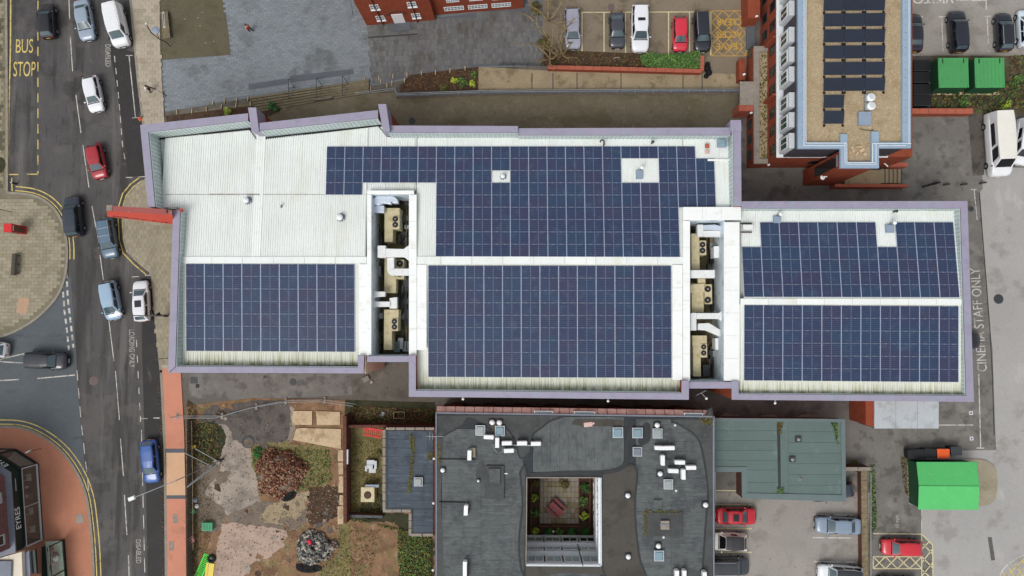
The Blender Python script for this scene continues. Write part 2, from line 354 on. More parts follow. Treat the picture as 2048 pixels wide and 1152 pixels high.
m_st_a = M('grey_stone_rubble', (128, 126, 120), .9, .2, 3, .2, 9); m_st_b = M('dark_stone_rubble', (62, 62, 64), .9, .2, 3, .2, 9)
m_st_c = M('pale_stone_rubble', (172, 164, 150), .9, .15, 3, .2, 9)
m_tarp = M('black_sheeting', (14, 14, 16), .85, .1, 2)
def leafm(name, c): return M(name, c, .75, .18, 1.5, .2, 9, k=.95)
m_leaf = [leafm('leaf_mid', (72, 104, 46)), leafm('leaf_dark', (38, 60, 30)), leafm('leaf_light', (112, 142, 66))]
m_leafb = [leafm('leaf_olive', (104, 112, 48)), leafm('leaf_brown', (116, 86, 50)), leafm('leaf_dark_olive', (58, 64, 32))]
m_leafy = [leafm('leaf_yellow', (186, 188, 58)), leafm('leaf_lime', (146, 178, 60)), leafm('leaf_deep', (60, 92, 40))]
m_leafe = [leafm('ivy_bright', (50, 122, 40)), leafm('ivy_mid', (44, 92, 38)), leafm('ivy_dark', (28, 58, 28))]
m_litter = [leafm('litter_rust', (112, 72, 48)), leafm('litter_ochre', (128, 104, 68)), leafm('litter_brown', (76, 56, 42))]
m_bark = M('pale_bark', (150, 132, 98), .9, .2, 2, .2, 9, [((80, 70, 50), 2.2, .5, .64, .6)])
# ================================================================== the setting: grounds
def sheet(name, pts, z, mat, parent=None, th=None):
    mb = MB(); mb.prism(WX(pts), z - (th if th else .003), z, 0)
    return mb.build(name, mat, parent, kind='structure')
MB().prism([(-320, -320), (320, -320), (320, 320), (-320, 320)], -.5, 0).build('ground', m_ground, kind='structure')
road = sheet('road', [(14, -90), (256, -90), (262, 0), (277, 160), (288, 250), (298, 357), (345, 380), (345, 560), (306, 565), (323, 745), (331, 900), (334, 1240), (150, 1240), (186, 1060), (168, 960), (60, 860), (-90, 850), (-90, 690), (0, 676), (60, 650), (100, 400), (14, 392)], .004, m_road)
side = sheet('side_road', [(-90, 688), (0, 672), (60, 650), (105, 605), (130, 555), (141, 555), (152, 700), (157, 800), (166, 900), (176, 1000), (160, 985), (110, 890), (60, 865), (-90, 855)], .008, m_side)
sheet('loading_bay', [(218, 90), (268, 105), (283, 240), (294, 353), (256, 353), (245, 250)], .008, m_bay)
sheet('parking_bay_strip', [(283, 555), (306, 560), (323, 745), (331, 900), (333, 1160), (296, 1160), (290, 900), (284, 700)], .008, m_bay)
# pavements (real kerb step)
KZ = .12
def arc_pts(pts, n=6):
    """smooth a px polyline (Catmull-Rom)"""
    out = []
    P = [pts[0]] + list(pts) + [pts[-1]]
    for i in range(1, len(P) - 2):
        for k in range(n):
            t = k / n; a, b, c, d = P[i - 1], P[i], P[i + 1], P[i + 2]
            out.append(tuple(.5 * ((2 * b[j]) + (-a[j] + c[j]) * t + (2 * a[j] - 5 * b[j] + 4 * c[j] - d[j]) * t * t + (-a[j] + 3 * b[j] - 3 * c[j] + d[j]) * t ** 3) for j in (0, 1)))
    out.append(pts[-1]); return out
def pavement(name, pts, mat, kerb=None, z=KZ):
    p = sheet(name, pts, z, mat, th=z + .05)
    if kerb:
        MB().strip(WX(kerb), .28, -.02, z + .012).build('kerb', m_kerb, p, kind='structure')
    return p
def pave(parent, poly, w, h, ang, z, mats, gap=.012, th=.02, holes=(), jitter=.0):
    """slabs laid inside a px polygon, joined as one part"""
    P = [W(u, v, 0).to_2d() for u, v in poly]; H = [[W(u, v, 0).to_2d() for u, v in q] for q in holes]
    ca, sa = math.cos(ang), math.sin(ang); R = lambda p: (p.x * ca + p.y * sa, -p.x * sa + p.y * ca)
    Q = [R(p) for p in P]; x0, x1 = min(q[0] for q in Q), max(q[0] for q in Q); y0, y1 = min(q[1] for q in Q), max(q[1] for q in Q)
    mb = MB(); j = 0; y = y0
    while y < y1:
        x = x0 - (w / 2 if j % 2 else 0)
        while x < x1:
            cx, cy = x + w / 2, y + h / 2; p = (cx * ca - cy * sa, cx * sa + cy * ca)
            if inside(p, P) and not any(inside(p, q) for q in H):
                hw, hh = w / 2 - gap, h / 2 - gap
                c4 = [((cx + a * hw) * ca - (cy + b * hh) * sa, (cx + a * hw) * sa + (cy + b * hh) * ca) for a, b in ((-1, -1), (1, -1), (1, 1), (-1, 1))]
                zz = z + random.uniform(0, .004) ; r = random.random()
                m = 0 if r < .5 else (1 if r < .78 else 2)
                o = len(mb.v); mb.v += [(q[0], q[1], z - th) for q in c4] + [(q[0], q[1], zz) for q in c4]
                for f in ((4, 5, 6, 7), (0, 1, 5, 4), (1, 2, 6, 5), (2, 3, 7, 6), (3, 0, 4, 7)): mb.f.append(tuple(o + i for i in f)); mb.m.append(m)
            x += w
        y += h; j += 1
    return mb.build('paving_slabs', mats, parent, kind='stuff')
SL = [m_slab_a, m_slab_b, m_slab_c]
isl_edge = arc_pts([(16, 386), (40, 387), (70, 392), (97, 406), (118, 430), (131, 465), (135, 510), (129, 560), (108, 602), (62, 645), (0, 674), (-90, 692)])
isl = [(-90, -90), (13, -90), (15, 200), (15, 386)] + isl_edge[1:]
p = pavement('west_pavement', isl, m_joint, kerb=[(13, -90), (15, 200), (15, 384)] + isl_edge[1:])
pave(p, [(-90, 398), (38, 396), (70, 402), (92, 415), (110, 436), (123, 470), (127, 510), (121, 556), (102, 594), (58, 636), (0, 662), (-90, 680)], .86, .40, 0, KZ + .02, SL)
pave(p, [(-90, -90), (6, -90), (7, 380), (-90, 385)], .6, .45, 0, KZ + .02, [m_olive, m_slab_c, m_slab_c])
sheet('cover_slab', [(40, 595), (61, 597), (55, 628), (34, 625)], KZ + .035, M('peach_cover', (176, 144, 118), .8, .1, 2, .1), p)
MB().lathe(W(-6, 330, KZ + .01), [(1.0, 0), (1.0, .06)], 18).build('grass_ring', m_grassd, kind='stuff')
rk = [(258, -90), (262, 0), (277, 160), (288, 250), (297, 356)]
rk2 = arc_pts([(297, 356), (277, 372), (260, 390), (251, 412), (249, 440), (251, 475), (258, 502), (280, 524), (303, 545), (306, 562)], 4)
rk3 = [(306, 562), (314, 650), (323, 745), (331, 900), (334, 1240)]
p = pavement('east_pavement', rk + rk2[1:] + [(314, 650), (322, 737), (440, 737), (440, 300), (330, 246), (322, 120), (318, -90)], m_pave_light, kerb=rk + rk2[1:] + rk3[1:3])
pave(p, rk2 + [(312, 650), (320, 730), (350, 730), (420, 560), (420, 345), (310, 345)], .52, .52, 0, KZ + .02, SL)
pave(p, [(266, -90), (316, -90), (320, 120), (325, 240), (294, 250), (281, 160)], .7, .46, 0, KZ + .02, [m_pave_light, m_slab_b, m_pave_light])
p = pavement('brick_pavement', [(323, 737), (331, 900), (334, 1240), (374, 1240), (372, 980), (369, 860), (362, 737)], m_orange2, kerb=[(323, 740), (331, 900), (334, 1240)])
sheet('crossover_slab', [(332, 905), (370, 905), (372, 990), (334, 990)], KZ + .012, m_peach, p)
sheet('drain_channel', [(331, 897), (370, 897), (370, 905), (331.5, 905)], KZ + .016, m_slate, p)
sheet('drain_channel', [(334, 990), (372, 990), (372, 997), (334, 997)], KZ + .016, m_slate, p)
for u, v in ((352, 1037), (344, 1091)): sheet('access_cover', [(u - 5, v - 9), (u + 5, v - 9), (u + 5, v + 9), (u - 5, v + 9)], KZ + .012, m_stone, p)
bl = arc_pts([(-90, 853), (0, 853), (45, 856), (85, 872), (125, 903), (155, 945), (173, 990), (181, 1040), (187, 1110), (192, 1240)])
p = pavement('corner_pavement', bl + [(-90, 1240)], m_orange, kerb=bl)
sheet('access_cover', [(154, 1028), (168, 1028), (168, 1046), (154, 1046)], KZ + .012, m_stone, p)
# plaza and alley
plaza = sheet('plaza', [(322, 118), (462, 108), (437, -90), (1090, -90), (1090, 132), (962, 135), (740, 172), (500, 196), (330, 224)], .02, m_blue_j)
pave(plaza, [(322, 122), (464, 112), (440, -80), (725, -80), (740, 60), (745, 160), (500, 190), (330, 222)], .62, .30, .12, .035, [m_blue_a, m_blue_b, m_blue_c])
sheet('dark_plaza_base', [(735, 40), (880, 35), (1050, 12), (1085, 10), (1085, 130), (960, 133), (745, 168)], .026, m_slate)
pave(plaza, [(733, 50), (872, 40), (1050, 18), (1084, 12), (1084, 128), (960, 131), (744, 166)], .30, .62, .02, .042, [m_dsett_a, m_dsett_b, m_dsett_c])
for q in ([(497, 168), (577, 157), (578, 168), (498, 180)], [(579, 152), (706, 138), (708, 148), (581, 166)]): sheet('slate_band', q, .045, m_slate, plaza)
sheet('paving_joint', [(736, 74), (836, 67), (836, 70), (736, 77)], .048, m_metald, plaza)
sheet('resin_square', [(320, -90), (437, -90), (462, 110), (321, 120)], .03, m_olive)
alley = sheet('alley', [(330, 232), (505, 206), (745, 186), (1484, 184), (1484, 420), (1700, 420), (1490, 300), (900, 330), (330, 300)], .012, m_alley)
sheet('ramp', [(957, 134), (1085, 141), (1470, 148), (1484, 184), (957, 180)], .05, m_ramp)
for u in (1063, 1105, 1153, 1241, 1365, 1403): sheet('expansion_joint', [(u, 146), (u + 1.8, 146), (u + 1.8, 178), (u, 178)], .054, m_metald)
lot_n = sheet('north_car_park', [(1085, -90), (1500, -90), (1500, 112), (1488, 150), (1405, 146), (1085, 112)], .03, m_lot_n)
sheet('planting_bed', [(1092, 100), (1404, 112), (1402, 142), (1080, 132)], .06, m_soil)
sheet('sloping_bed', [(820, 150), (957, 134), (957, 180), (800, 184), (800, 172)], .06, m_soil)
sheet('bank_bed', [(332, 232), (560, 205), (560, 218), (480, 240), (335, 252)], .06, m_soil)
sheet('south_alley', [(340, 737), (840, 737), (830, 830), (372, 840)], .012, m_ground)
sheet('patched_tarmac', [(378, 746), (700, 748), (705, 790), (580, 796), (450, 800), (378, 795)], .018, m_yard_e)
lot_e = sheet('north_east_car_park', [(1790, -90), (2140, -90), (2140, 112), (1790, 112)], .014, m_lot_s)
sheet('verge', [(1840, 112), (2140, 112), (2140, 225), (1960, 230), (1830, 222)], .03, m_verge)
sheet('bin_yard', [(1810, 112), (1862, 112), (1862, 222), (1810, 222)], .034, m_conc_dark)
sheet('grey_yard', [(1480, 222), (1963, 222), (1965, 376), (1940, 420), (1480, 420)], .02, m_yard_e)
sheet('rutted_strip', [(1936, 228), (1966, 228), (1968, 350), (1945, 352)], .026, m_conc_dark)
east = sheet('service_road', [(1966, 335), (2140, 335), (2140, 1240), (1740, 1240), (1742, 1020), (1760, 880), (1700, 780), (1900, 760), (1925, 410), (1938, 378)], .018, m_east)
sheet('staff_bay_strip', [(1925, 385), (1960, 385), (1972, 560), (1978, 640), (1985, 700), (1988, 800), (1992, 900), (1720, 905), (1690, 800), (1925, 780)], .024, m_yard_e)
sheet('grey_yard_strip', [(1738, 880), (1830, 880), (1818, 1008), (1843, 1014), (1843, 1068), (1866, 1090), (1866, 1240), (1740, 1240)], .0275, m_yard_e)
MB().strip(WX([(1958, 385), (1972, 560), (1979, 650), (1985, 760), (1988, 870)]), .10, .02, .034).build('tar_seam', m_tar, east)
lot_s = sheet('south_car_park', [(1422, 985), (1742, 985), (1724, 1240), (1425, 1240)], .022, m_lot_s)
sheet('shaded_yard', [(1380, 790), (1760, 800), (1740, 990), (1425, 990), (1425, 830)], .016, m_yard_e)
sheet('cobbled_gutter', [(1717, 935), (1735, 935), (1740, 1240), (1718, 1240)], .05, m_wood)
# waste lot
lot = sheet('cleared_lot', [(372, 812), (500, 796), (700, 800), (870, 815), (870, 1240), (375, 1240)], .03, m_rsoil)
def patch(name, pts, z, mat, rag=.0, sub=3):
    q = arc_pts(list(pts) + [pts[0]], 12 if rag > 1 else sub)[:-1]; s = random.uniform(0, 99); out = []
    for i, (u, v) in enumerate(q):
        a, b = noise.noise(Vector((u * .11, v * .11, s))), noise.noise(Vector((u * .11, v * .11, s + 9))); c, d = noise.noise(Vector((u * .45, v * .45, s))), noise.noise(Vector((u * .45, v * .45, s + 5)))
        out.append((u + rag * (a * 1.5 + c * .9), v + rag * (b * 1.5 + d * .9)))
    return sheet(name, out, z, mat)
patch('concrete_patch', [(440, 815), (560, 805), (590, 830), (575, 890), (510, 895), (512, 930), (520, 1000), (530, 1010), (480, 1035), (430, 1020), (410, 990), (440, 930), (438, 860)], .036, m_conc_lot, 3)
patch('dark_concrete_patch', [(420, 812), (560, 800), (582, 830), (570, 882), (520, 890), (470, 880), (450, 850), (400, 842)], .042, m_conc_dark, 3)
patch('earth_patch', [(405, 850), (436, 870), (440, 940), (410, 985), (450, 1020), (440, 1060), (400, 1060), (384, 1010), (384, 890)], .044, m_earthgrey, 2)
patch('concrete_patch', [(445, 1048), (500, 1040), (562, 1054), (570, 1085), (545, 1110), (500, 1130), (480, 1170), (430, 1170), (432, 1100)], .046, m_conc_pink, 3)
patch('grey_earth_track', [(455, 1030), (520, 1005), (600, 1010), (625, 1020), (590, 1058), (520, 1052), (460, 1045)], .048, m_earthgrey, 3)
patch('earth_patch', [(540, 1010), (590, 990), (620, 985), (600, 1030), (570, 1050), (520, 1040)], .05, m_ramp, 3)
patch('earth_patch', [(620, 975), (680, 975), (683, 1020), (650, 1045), (615, 1040)], .05, m_soil, 4)
patch('grass_patch', [(500, 895), (520, 886), (600, 888), (660, 900), (664, 940), (650, 965), (620, 975), (560, 990), (515, 960)], .052, m_lawn, 4)
patch('muddy_patch', [(386, 850), (430, 845), (450, 870), (445, 900), (430, 925), (395, 925), (384, 890)], .0555, m_grassd, 3)
for q in ([(586, 822), (624, 822), (624, 850), (584, 849)], [(632, 822), (680, 824), (680, 850), (634, 850)], [(592, 858), (600, 856), (682, 858), (682, 898), (660, 894), (586, 880)]):
    MB().prism(WX(q, .16), 0, .16).build('concrete_slab', m_lightslab, lot)
for a, b, w_ in ((900, 922, .8), (925, 948, .55), (952, 985, .7), (990, 1010, .5), (1012, 1048, .85)): MB().strip(WX([(683 + random.uniform(-2, 2), a), (683, b)]), w_, 0, .10).build('footing_strip', m_lightslab, lot)
for k in range(44):
    u, v = random.choice(((440, 830), (520, 900), (515, 1000), (440, 960), (560, 1060), (500, 1130), (590, 1000), (640, 1040))); u += random.uniform(-22, 22); v += random.uniform(-22, 22); r = random.uniform(3, 9)
    patch('earth_smear', [(u + r * math.cos(a) * random.uniform(.6, 1.5), v + r * math.sin(a) * random.uniform(.5, 1.2)) for a in (0, 1, 2, 3.1, 4.1, 5.2)], .058 + k * .0006, random.choice((m_conc_dark, m_rsoil, m_earthgrey, m_conc_lot, m_soil)), 2)
sheet('rough_lawn', [(697, 850), (775, 850), (775, 1034), (697, 1034)], .06, m_lawn)
patch('dark_grass_patch', [(722, 1004), (764, 985), (768, 1032), (722, 1034)], .066, m_grassd, 3)
patch('dark_grass_patch', [(700, 1030), (820, 1028), (862, 1075), (862, 1170), (800, 1170), (800, 1060), (760, 1045), (700, 1040)], .066, m_grassd, 4)
sheet('weedy_border', [(690, 800), (870, 805), (870, 850), (690, 848)], .06, m_grassd)
patch('green_border', [(680, 1045), (697, 1040), (697, 1160), (640, 1170), (648, 1130), (676, 1110)], .058, m_lawn, 3)
# ------------------------------------------------------------------ markings
def mark(parent, name, pts, w, mat, z, dash=None, th=.004):
    P = [W(u, v, 0).to_2d() for u, v in pts]; mb = MB()
    if not dash: mb.strip(P, w, z - th, z)
    else:
        on, off = dash; L = 0; segs = []
        for a, b in zip(P, P[1:]):
            segs.append((a, b, L, L + (b - a).length)); L += (b - a).length
        s = 0
        def at(d):
            for a, b, l0, l1 in segs:
                if d <= l1 + 1e-6: return a.lerp(b, (d - l0) / (l1 - l0))
            return P[-1]
        while s < L - .2:
            mb.strip([at(s), at(min(L, s + on))], w, z - th, z); s += on + off
    return mb.build(name, mat, parent)
RZ = .014
mark(road, 'yellow_line', [(22, -90), (21, 100), (17.5, 230), (16.5, 352)], .16, m_yellow, RZ)
mark(road, 'bay_line', [(76, -90), (76, 350)], .12, m_yellow, RZ, (1.1, .75))
mark(road, 'bay_line', [(18, 349), (37, 349)], .12, m_yellow, RZ); mark(road, 'bay_line', [(54, 348.5), (77, 348.5)], .12, m_yellow, RZ)
def double_yellow(par, pts, d=6.0, mat=m_yellow, z=RZ, w=.13):
    P = [W(u, v, 0).to_2d() for u, v in pts]
    for s in (-.24, .24):
        Q = []
        for i, p in enumerate(P):
            a = P[max(0, i - 1)]; b = P[min(len(P) - 1, i + 1)]; t = (b - a).normalized(); Q.append(p + Vector((-t.y, t.x)) * s)
        MB().strip(Q, w, z - .004, z).build('yellow_line', mat, par)
def offset_px(pts, d):
    out = []
    for i, p in enumerate(pts):
        a = pts[max(0, i - 1)]; b = pts[min(len(pts) - 1, i + 1)]; tx, ty = b[0] - a[0], b[1] - a[1]; l = math.hypot(tx, ty) or 1
        out.append((p[0] - ty / l * d, p[1] + tx / l * d))
    return out
double_yellow(road, [(19.5, 356), (20, 378), (21, 383)])
double_yellow(road, offset_px(isl_edge[4:38], -9))
mark(road, 'give_way_line', [(133, 545), (136, 600), (141, 640), (147, 695)], .22, m_white, RZ + .004, (.62, .42))
mark(road, 'give_way_line', [(125, 566), (129, 620), (134, 660), (138, 700)], .22, m_white, RZ + .004, (.62, .42))
double_yellow(road, offset_px(bl[2:54], -9), z=RZ + .004)
double_yellow(road, [(283, 357), (264, 371), (249, 389), (242, 411), (240.5, 440), (243, 480), (250, 504), (270, 525), (295, 546)])
mark(road, 'centre_line', [(137, -30), (141, 80), (146, 152)], .10, m_white, RZ, (4.2, 2.0))
mark(road, 'centre_line', [(152, 190), (162, 266)], .10, m_white, RZ)
mark(road, 'centre_line', [(166, 290), (178, 375)], .10, m_white, RZ); mark(road, 'centre_line', [(184, 412), (192, 455)], .10, m_white, RZ)
mark(road, 'centre_line', [(200, 510), (207, 560)], .10, m_white, RZ); mark(road, 'centre_line', [(218, 642), (228, 722)], .10, m_white, RZ)
mark(road, 'centre_line', [(231, 742), (239, 840)], .09, m_white, RZ); mark(road, 'centre_line', [(241, 877), (247, 952)], .10, m_white, RZ)
mark(road, 'centre_line', [(249, 990), (254, 1070)], .10, m_white, RZ); mark(road, 'centre_line', [(257, 1110), (260, 1200)], .10, m_white, RZ)
mark(road, 'bay_dashes', [(229, 112), (238, 200), (245, 290), (252, 330)], .09, m_white, RZ, (.75, .7))
mark(road, 'bay_line', [(258, 110), (271, 235)], .11, m_white, RZ)
mark(road, 'bay_line', [(252, 111), (265, 111)], .09, m_white, RZ); mark(road, 'bay_line', [(264, 236), (277, 235)], .09, m_white, RZ)
mark(road, 'bay_line', [(252, 355), (265, 355)], .09, m_white, RZ); mark(road, 'bay_line', [(277, 354), (290, 353)], .09, m_white, RZ)
mark(road, 'bay_line', [(264, 554), (278, 553)], .09, m_white, RZ); mark(road, 'bay_line', [(290, 551), (303, 550)], .09, m_white, RZ)
mark(road, 'bay_dashes', [(273, 680), (280, 820)], .09, m_white, RZ, (.8, 1.0))
mark(road, 'bay_line', [(281, 832), (281, 844)], .10, m_white, RZ); mark(road, 'bay_line', [(282, 837), (295, 837)], .10, m_white, RZ); mark(road, 'bay_line', [(307, 836), (320, 836)], .10, m_white, RZ)
mark(road, 'bay_dashes', [(283, 860), (286, 990), (290, 1152)], .09, m_white, RZ, (1.6, .8))
mark(road, 'edge_dashes', [(154, 740), (162, 840), (172, 930), (181, 1010)], .09, m_white, RZ, (1.2, .9))
mark(side, 'centre_line', [(-90, 766), (38, 759)], .13, m_white, RZ); mark(side, 'centre_line', [(75, 757), (150, 750)], .13, m_white, RZ)
mark(side, 'island_line', [(-20, 726), (10, 716), (50, 707)], .12, m_white, RZ); mark(side, 'island_line', [(-20, 720), (10, 724), (48, 726)], .12, m_white, RZ)
mark(side, 'island_line', [(50, 706), (48, 727)], .2, m_white, RZ)
def dark_spot(par, u, v, r, z, mat, name='manhole_cover'): MB().lathe(W(u, v, z - .02), [(r * 1.15, 0), (r * 1.15, .018), (r, .022), (r, .026)], 16).build(name, mat, par)
m_cover = M('iron_cover', (104, 88, 84), .7, .1, 3, .15)
dark_spot(road, 187, 762, .45, .012, m_cover); dark_spot(east, 1997, 598, .48, .03, m_metald); dark_spot(lot_n, 1222, 14, .36, .04, m_cover)
dark_spot(alley, 586, 764, .35, .03, m_metald); dark_spot(alley, 824, 242, .35, .02, m_metald)
# writing on the ground
def text_mesh(txt, name, mat, parent, loc, width, height, rot=(0, 0, 0), depth=.004, label=None, bold=False, local=False):
    cu = bpy.data.curves.new('text', 'FONT'); cu.body = txt; cu.size = 1.0; cu.extrude = .5; cu.align_x = 'CENTER'; cu.align_y = 'CENTER'; cu.offset = .02 if bold else 0.0
    o = bpy.data.objects.new('text', cu); COL.objects.link(o)
    dg = bpy.context.evaluated_depsgraph_get(); me = bpy.data.meshes.new_from_object(o.evaluated_get(dg))
    bpy.data.objects.remove(o); bpy.data.curves.remove(cu)
    xs = [v.co.x for v in me.vertices]; ys = [v.co.y for v in me.vertices]
    cx, cy = (min(xs) + max(xs)) / 2, (min(ys) + max(ys)) / 2; kx, ky = width / (max(xs) - min(xs)), height / (max(ys) - min(ys))
    for v in me.vertices: v.co = ((v.co.x - cx) * kx, (v.co.y - cy) * ky, v.co.z * depth)
    me.materials.clear(); me.materials.append(mat); me.name = name
    ob = bpy.data.objects.new(name, me); link(ob, parent)
    ob.location = Vector(loc) - (Vector((0, 0, 0)) if local else root_loc(parent)); ob.rotation_euler = rot
    if label: ob['label'] = label
    return ob
def ground_text(txt, par, u, v, wpx, hpx, rz, mat, z=RZ + .006, bold=False):
    k = 78 / FPX
    return text_mesh(txt, 'painted_lettering', mat, par, W(u, v, z), wpx * k, hpx * k, (0, 0, rz), bold=bold)
ground_text('BUS', road, 49, 92, 36, 29, 0, m_yellow); ground_text('STOP', road, 49, 138, 46, 31, 0, m_yellow)
m_wornw = M('worn_white_lettering', (176, 172, 164), .8, .1, 2, .2, 9, [((90, 86, 84), 2.4, .5, .64, .7)])
ground_text('DISABLED', road, 216, 111, 46, 11, -PI / 2 + .04, m_wornw); ground_text('DISABLED', road, 277, 1103, 46, 10, -PI / 2 + .04, m_wornw)
ground_text('LOADING ONLY', road, 264, 697, 76, 11, -PI / 2 + .04, m_wornw)
ground_text('CINEMA STAFF ONLY', east, 1957, 639, 204, 19, PI / 2 + .04, M('faded_lettering', (190, 188, 184), .8, .1, 2, .2, 9, [((146, 142, 138), 1.6, .46, .6, .85)]), z=.036)
mark(east, 'bay_line', [(1948, 380), (1954, 440)], .09, m_white, .034); mark(east, 'bay_line', [(1941, 379), (1953, 379)], .09, m_white, .034)
mark(east, 'bay_line', [(1957, 748), (1961, 896)], .12, m_white, .034); mark(east, 'bay_line', [(1953, 896), (1968, 896)], .12, m_white, .034)
mark(east, 'bay_line', [(1877, 850), (1946, 850)], .11, m_white, .034)
# north car park lines + keep clear box
for u in (1164, 1208, 1251, 1293, 1337, 1379, 1421): mark(lot_n, 'bay_line', [(u, 24), (u, 111)], .12, m_hatchw, .04)
mark(lot_n, 'bay_line', [(1164, 25), (1421, 24)], .10, m_hatchw, .044)
def xhatch(par, box, n, m, mat, z, w=.085):
    u0, v0, u1, v1 = box
    for a, b in (((u0, v0), (u1, v0)), ((u1, v0), (u1, v1)), ((u0, v1), (u1, v1)), ((u0, v0), (u0, v1))): mark(par, 'hatch_line', [a, b], w, mat, z)
    mb = MB()
    for i in range(n):
        for j in range(m):
            a0, a1 = lerp(u0, u1, i / n), lerp(u0, u1, (i + 1) / n); b0, b1 = lerp(v0, v1, j / m), lerp(v0, v1, (j + 1) / m)
            for k, q in enumerate((((a0, b0), (a1, b1)), ((a0, b1), (a1, b0)))): mb.strip([W(x, y, 0).to_2d() for x, y in q], w, z, z + .004 * (k + 1))
    mb.build('hatch_lines', mat, par)
xhatch(lot_n, (1423, 22, 1492, 112), 3, 4, m_yellow2, .044)
for t, v in (('CLEAR', 44), ('ACCESS', 69), ('LEAVE', 93)): ground_text(t, lot_n, 1458, v, 52, 14, PI, m_yellow2, z=.062, bold=True)
# north east car park
for u, a, b in ((1840, 34, 104), (1885, 34, 104), (1976, 33, 103), (2025, 33, 103)):
    mark(lot_e, 'bay_line', [(u - 2, a), (u + 1, b)], .11, m_white, .024); mark(lot_e, 'bay_line', [(u - 8, a), (u + 6, a - .5)], .10, m_white, .028)
mark(lot_e, 'bay_line', [(1910, 1), (1972, 1)], .12, m_white, .024); mark(lot_e, 'bay_line', [(1972, 0), (1972, 20)], .12, m_white, .028)
ground_text('VISITORS', lot_e, 1852, -1, 112, 17, PI, m_white, z=.03, bold=True)
MB().strip(WX([(1840, 110), (2100, 110)]), .2, 0, .12).build('kerb', m_kerb, lot_e, kind='structure')
# south car park
for v in (981, 1009, 1057, 1104): mark(lot_s, 'bay_line', [(1430, v), (1503, v + .5)], .12, m_hatchw, .032)
for u, v, w_ in ((1626, 1029, 1706), (1626, 1075, 1714), (1628, 1123, 1710)): mark(lot_s, 'bay_line', [(u, v), (w_, v + 1)], .13, m_white, .032)
mark(east, 'bay_line', [(1746, 1067), (1843, 1068)], .11, m_hatchw, .034); mark(east, 'bay_line', [(1843, 1020), (1843, 1066)], .09, m_white, .034)
xhatch(east, (1746, 1113, 1843, 1137), 4, 1, m_hatchw, .044, .12)
mark(east, 'hatch_line', [(1843, 1068), (1865, 1090), (1866, 1200)], .13, m_hatchw, .036); mark(east, 'hatch_line', [(1843, 1068), (1843, 1200)], .10, m_hatchw, .04)
for a, b in (((1843, 1085), (1865, 1108)), ((1843, 1113), (1866, 1136)), ((1866, 1096), (1843, 1125)), ((1866, 1124), (1843, 1152)), ((1843, 1139), (1866, 1160)), ((1858, 1083), (1843, 1098))): mark(east, 'hatch_line', [a, b], .12, m_hatchw, .046)
me_arc = arc_pts([(2000, 1160), (2003, 1143), (2020, 1125), (2050, 1108), (2090, 1098)], 5)
mark(east, 'box_edge_line', me_arc, .14, m_white, .032)
for k in range(7):
    mark(east, 'hatch_line', [(2004 + k * 13, 1142 - k * 7.5), (2034 + k * 13, 1190 - k * 7.5)], .11, m_yellow, .030)
    mark(east, 'hatch_line', [(2004 + k * 9, 1160 + k * 10), (2060 + k * 9, 1106 + k * 10)], .11, m_yellow, .034)
ground_text('10 mph', east, 1795, 1043, 24, 9, PI / 2, m_wornw, z=.038)
sheet('patched_trench', [(1975, 1074), (1983, 1074), (1990, 1120), (1982, 1121)], .03, M('dark_patch', (92, 90, 88), .85, .2, 2, .2), east)
# stained beds' surface litter and moss scattered as real small faces
def scatter(name, poly, n, z, mats, smin, smax, hmax=.05, parent=None, tilt=.5, seed=1, **kw):
    rr = random.Random(seed); P = [W(u, v, z if z > 1 else 0).to_2d() for u, v in poly]
    x0, x1 = min(p.x for p in P), max(p.x for p in P); y0, y1 = min(p.y for p in P), max(p.y for p in P); mb = MB(); k = 0; tries = 0
    while k < n and tries < n * 30:
        tries += 1; p = (rr.uniform(x0, x1), rr.uniform(y0, y1))
        if not inside(p, P): continue
        k += 1; s = rr.uniform(smin, smax); a = rr.uniform(0, PI * 2); t = rr.uniform(-tilt, tilt); t2 = rr.uniform(-tilt, tilt); h = rr.uniform(0, hmax)
        c, d = math.cos(a) * s, math.sin(a) * s; zz = z + h + s * (abs(t) + abs(t2)) * .6
        mb.add([(p[0] + c, p[1] + d, zz + s * t), (p[0] - d * .6, p[1] + c * .6, zz + s * t2), (p[0] - c, p[1] - d, zz - s * t), (p[0] + d * .6, p[1] - c * .6, zz - s * t2)], [(0, 1, 2, 3)], rr.randrange(len(mats)))
    return mb.build(name, mats, parent, kind=kw.pop('kind', 'stuff'), **kw)
scatter('ground_weeds', [(384, 850), (436, 852), (440, 915), (384, 925)], 420, .06, m_leafb + [m_soil], .05, .16, .18, seed=2)
scatter('leaf_litter', [(374, 800), (392, 812), (396, 1160), (376, 1160)], 2600, .06, m_litter + m_leafb, .04, .13, .12, seed=3)
scatter('leaf_litter', [(396, 930), (430, 990), (412, 1160), (390, 1160)], 700, .07, m_litter + m_leafb, .03, .09, .05, seed=33)
scatter('grass_tufts', [(500, 890), (660, 900), (664, 965), (560, 992), (512, 960)], 1500, .06, m_leaf + m_leafb, .04, .13, .12, seed=4)
scatter('leaf_litter', [(700, 812), (866, 818), (866, 846), (700, 846)], 1200, .06, m_litter + m_leafb, .05, .13, .1, seed=5)
scatter('grass_tufts', [(700, 1036), (862, 1070), (862, 1170), (800, 1170), (795, 1060)], 3200, .06, m_leaf + m_leafb, .04, .14, .2, seed=6)
scatter('grass_tufts', [(698, 880), (772, 880), (772, 1034), (698, 1034)], 1500, .06, m_leafb + [m_lawn], .04, .1, .06, seed=7)
scatter('grass_tufts', [(640, 1100), (700, 1045), (760, 1060), (740, 1160), (640, 1165)], 900, .05, m_leafb + [m_lawn], .04, .11, .06, seed=77)
scatter('ground_weeds', [(1845, 190), (2100, 150), (2100, 226), (1850, 222)], 1500, .05, m_leafb + [m_soil, m_leaf[1], m_leaf[0]], .06, .2, .3, seed=8)
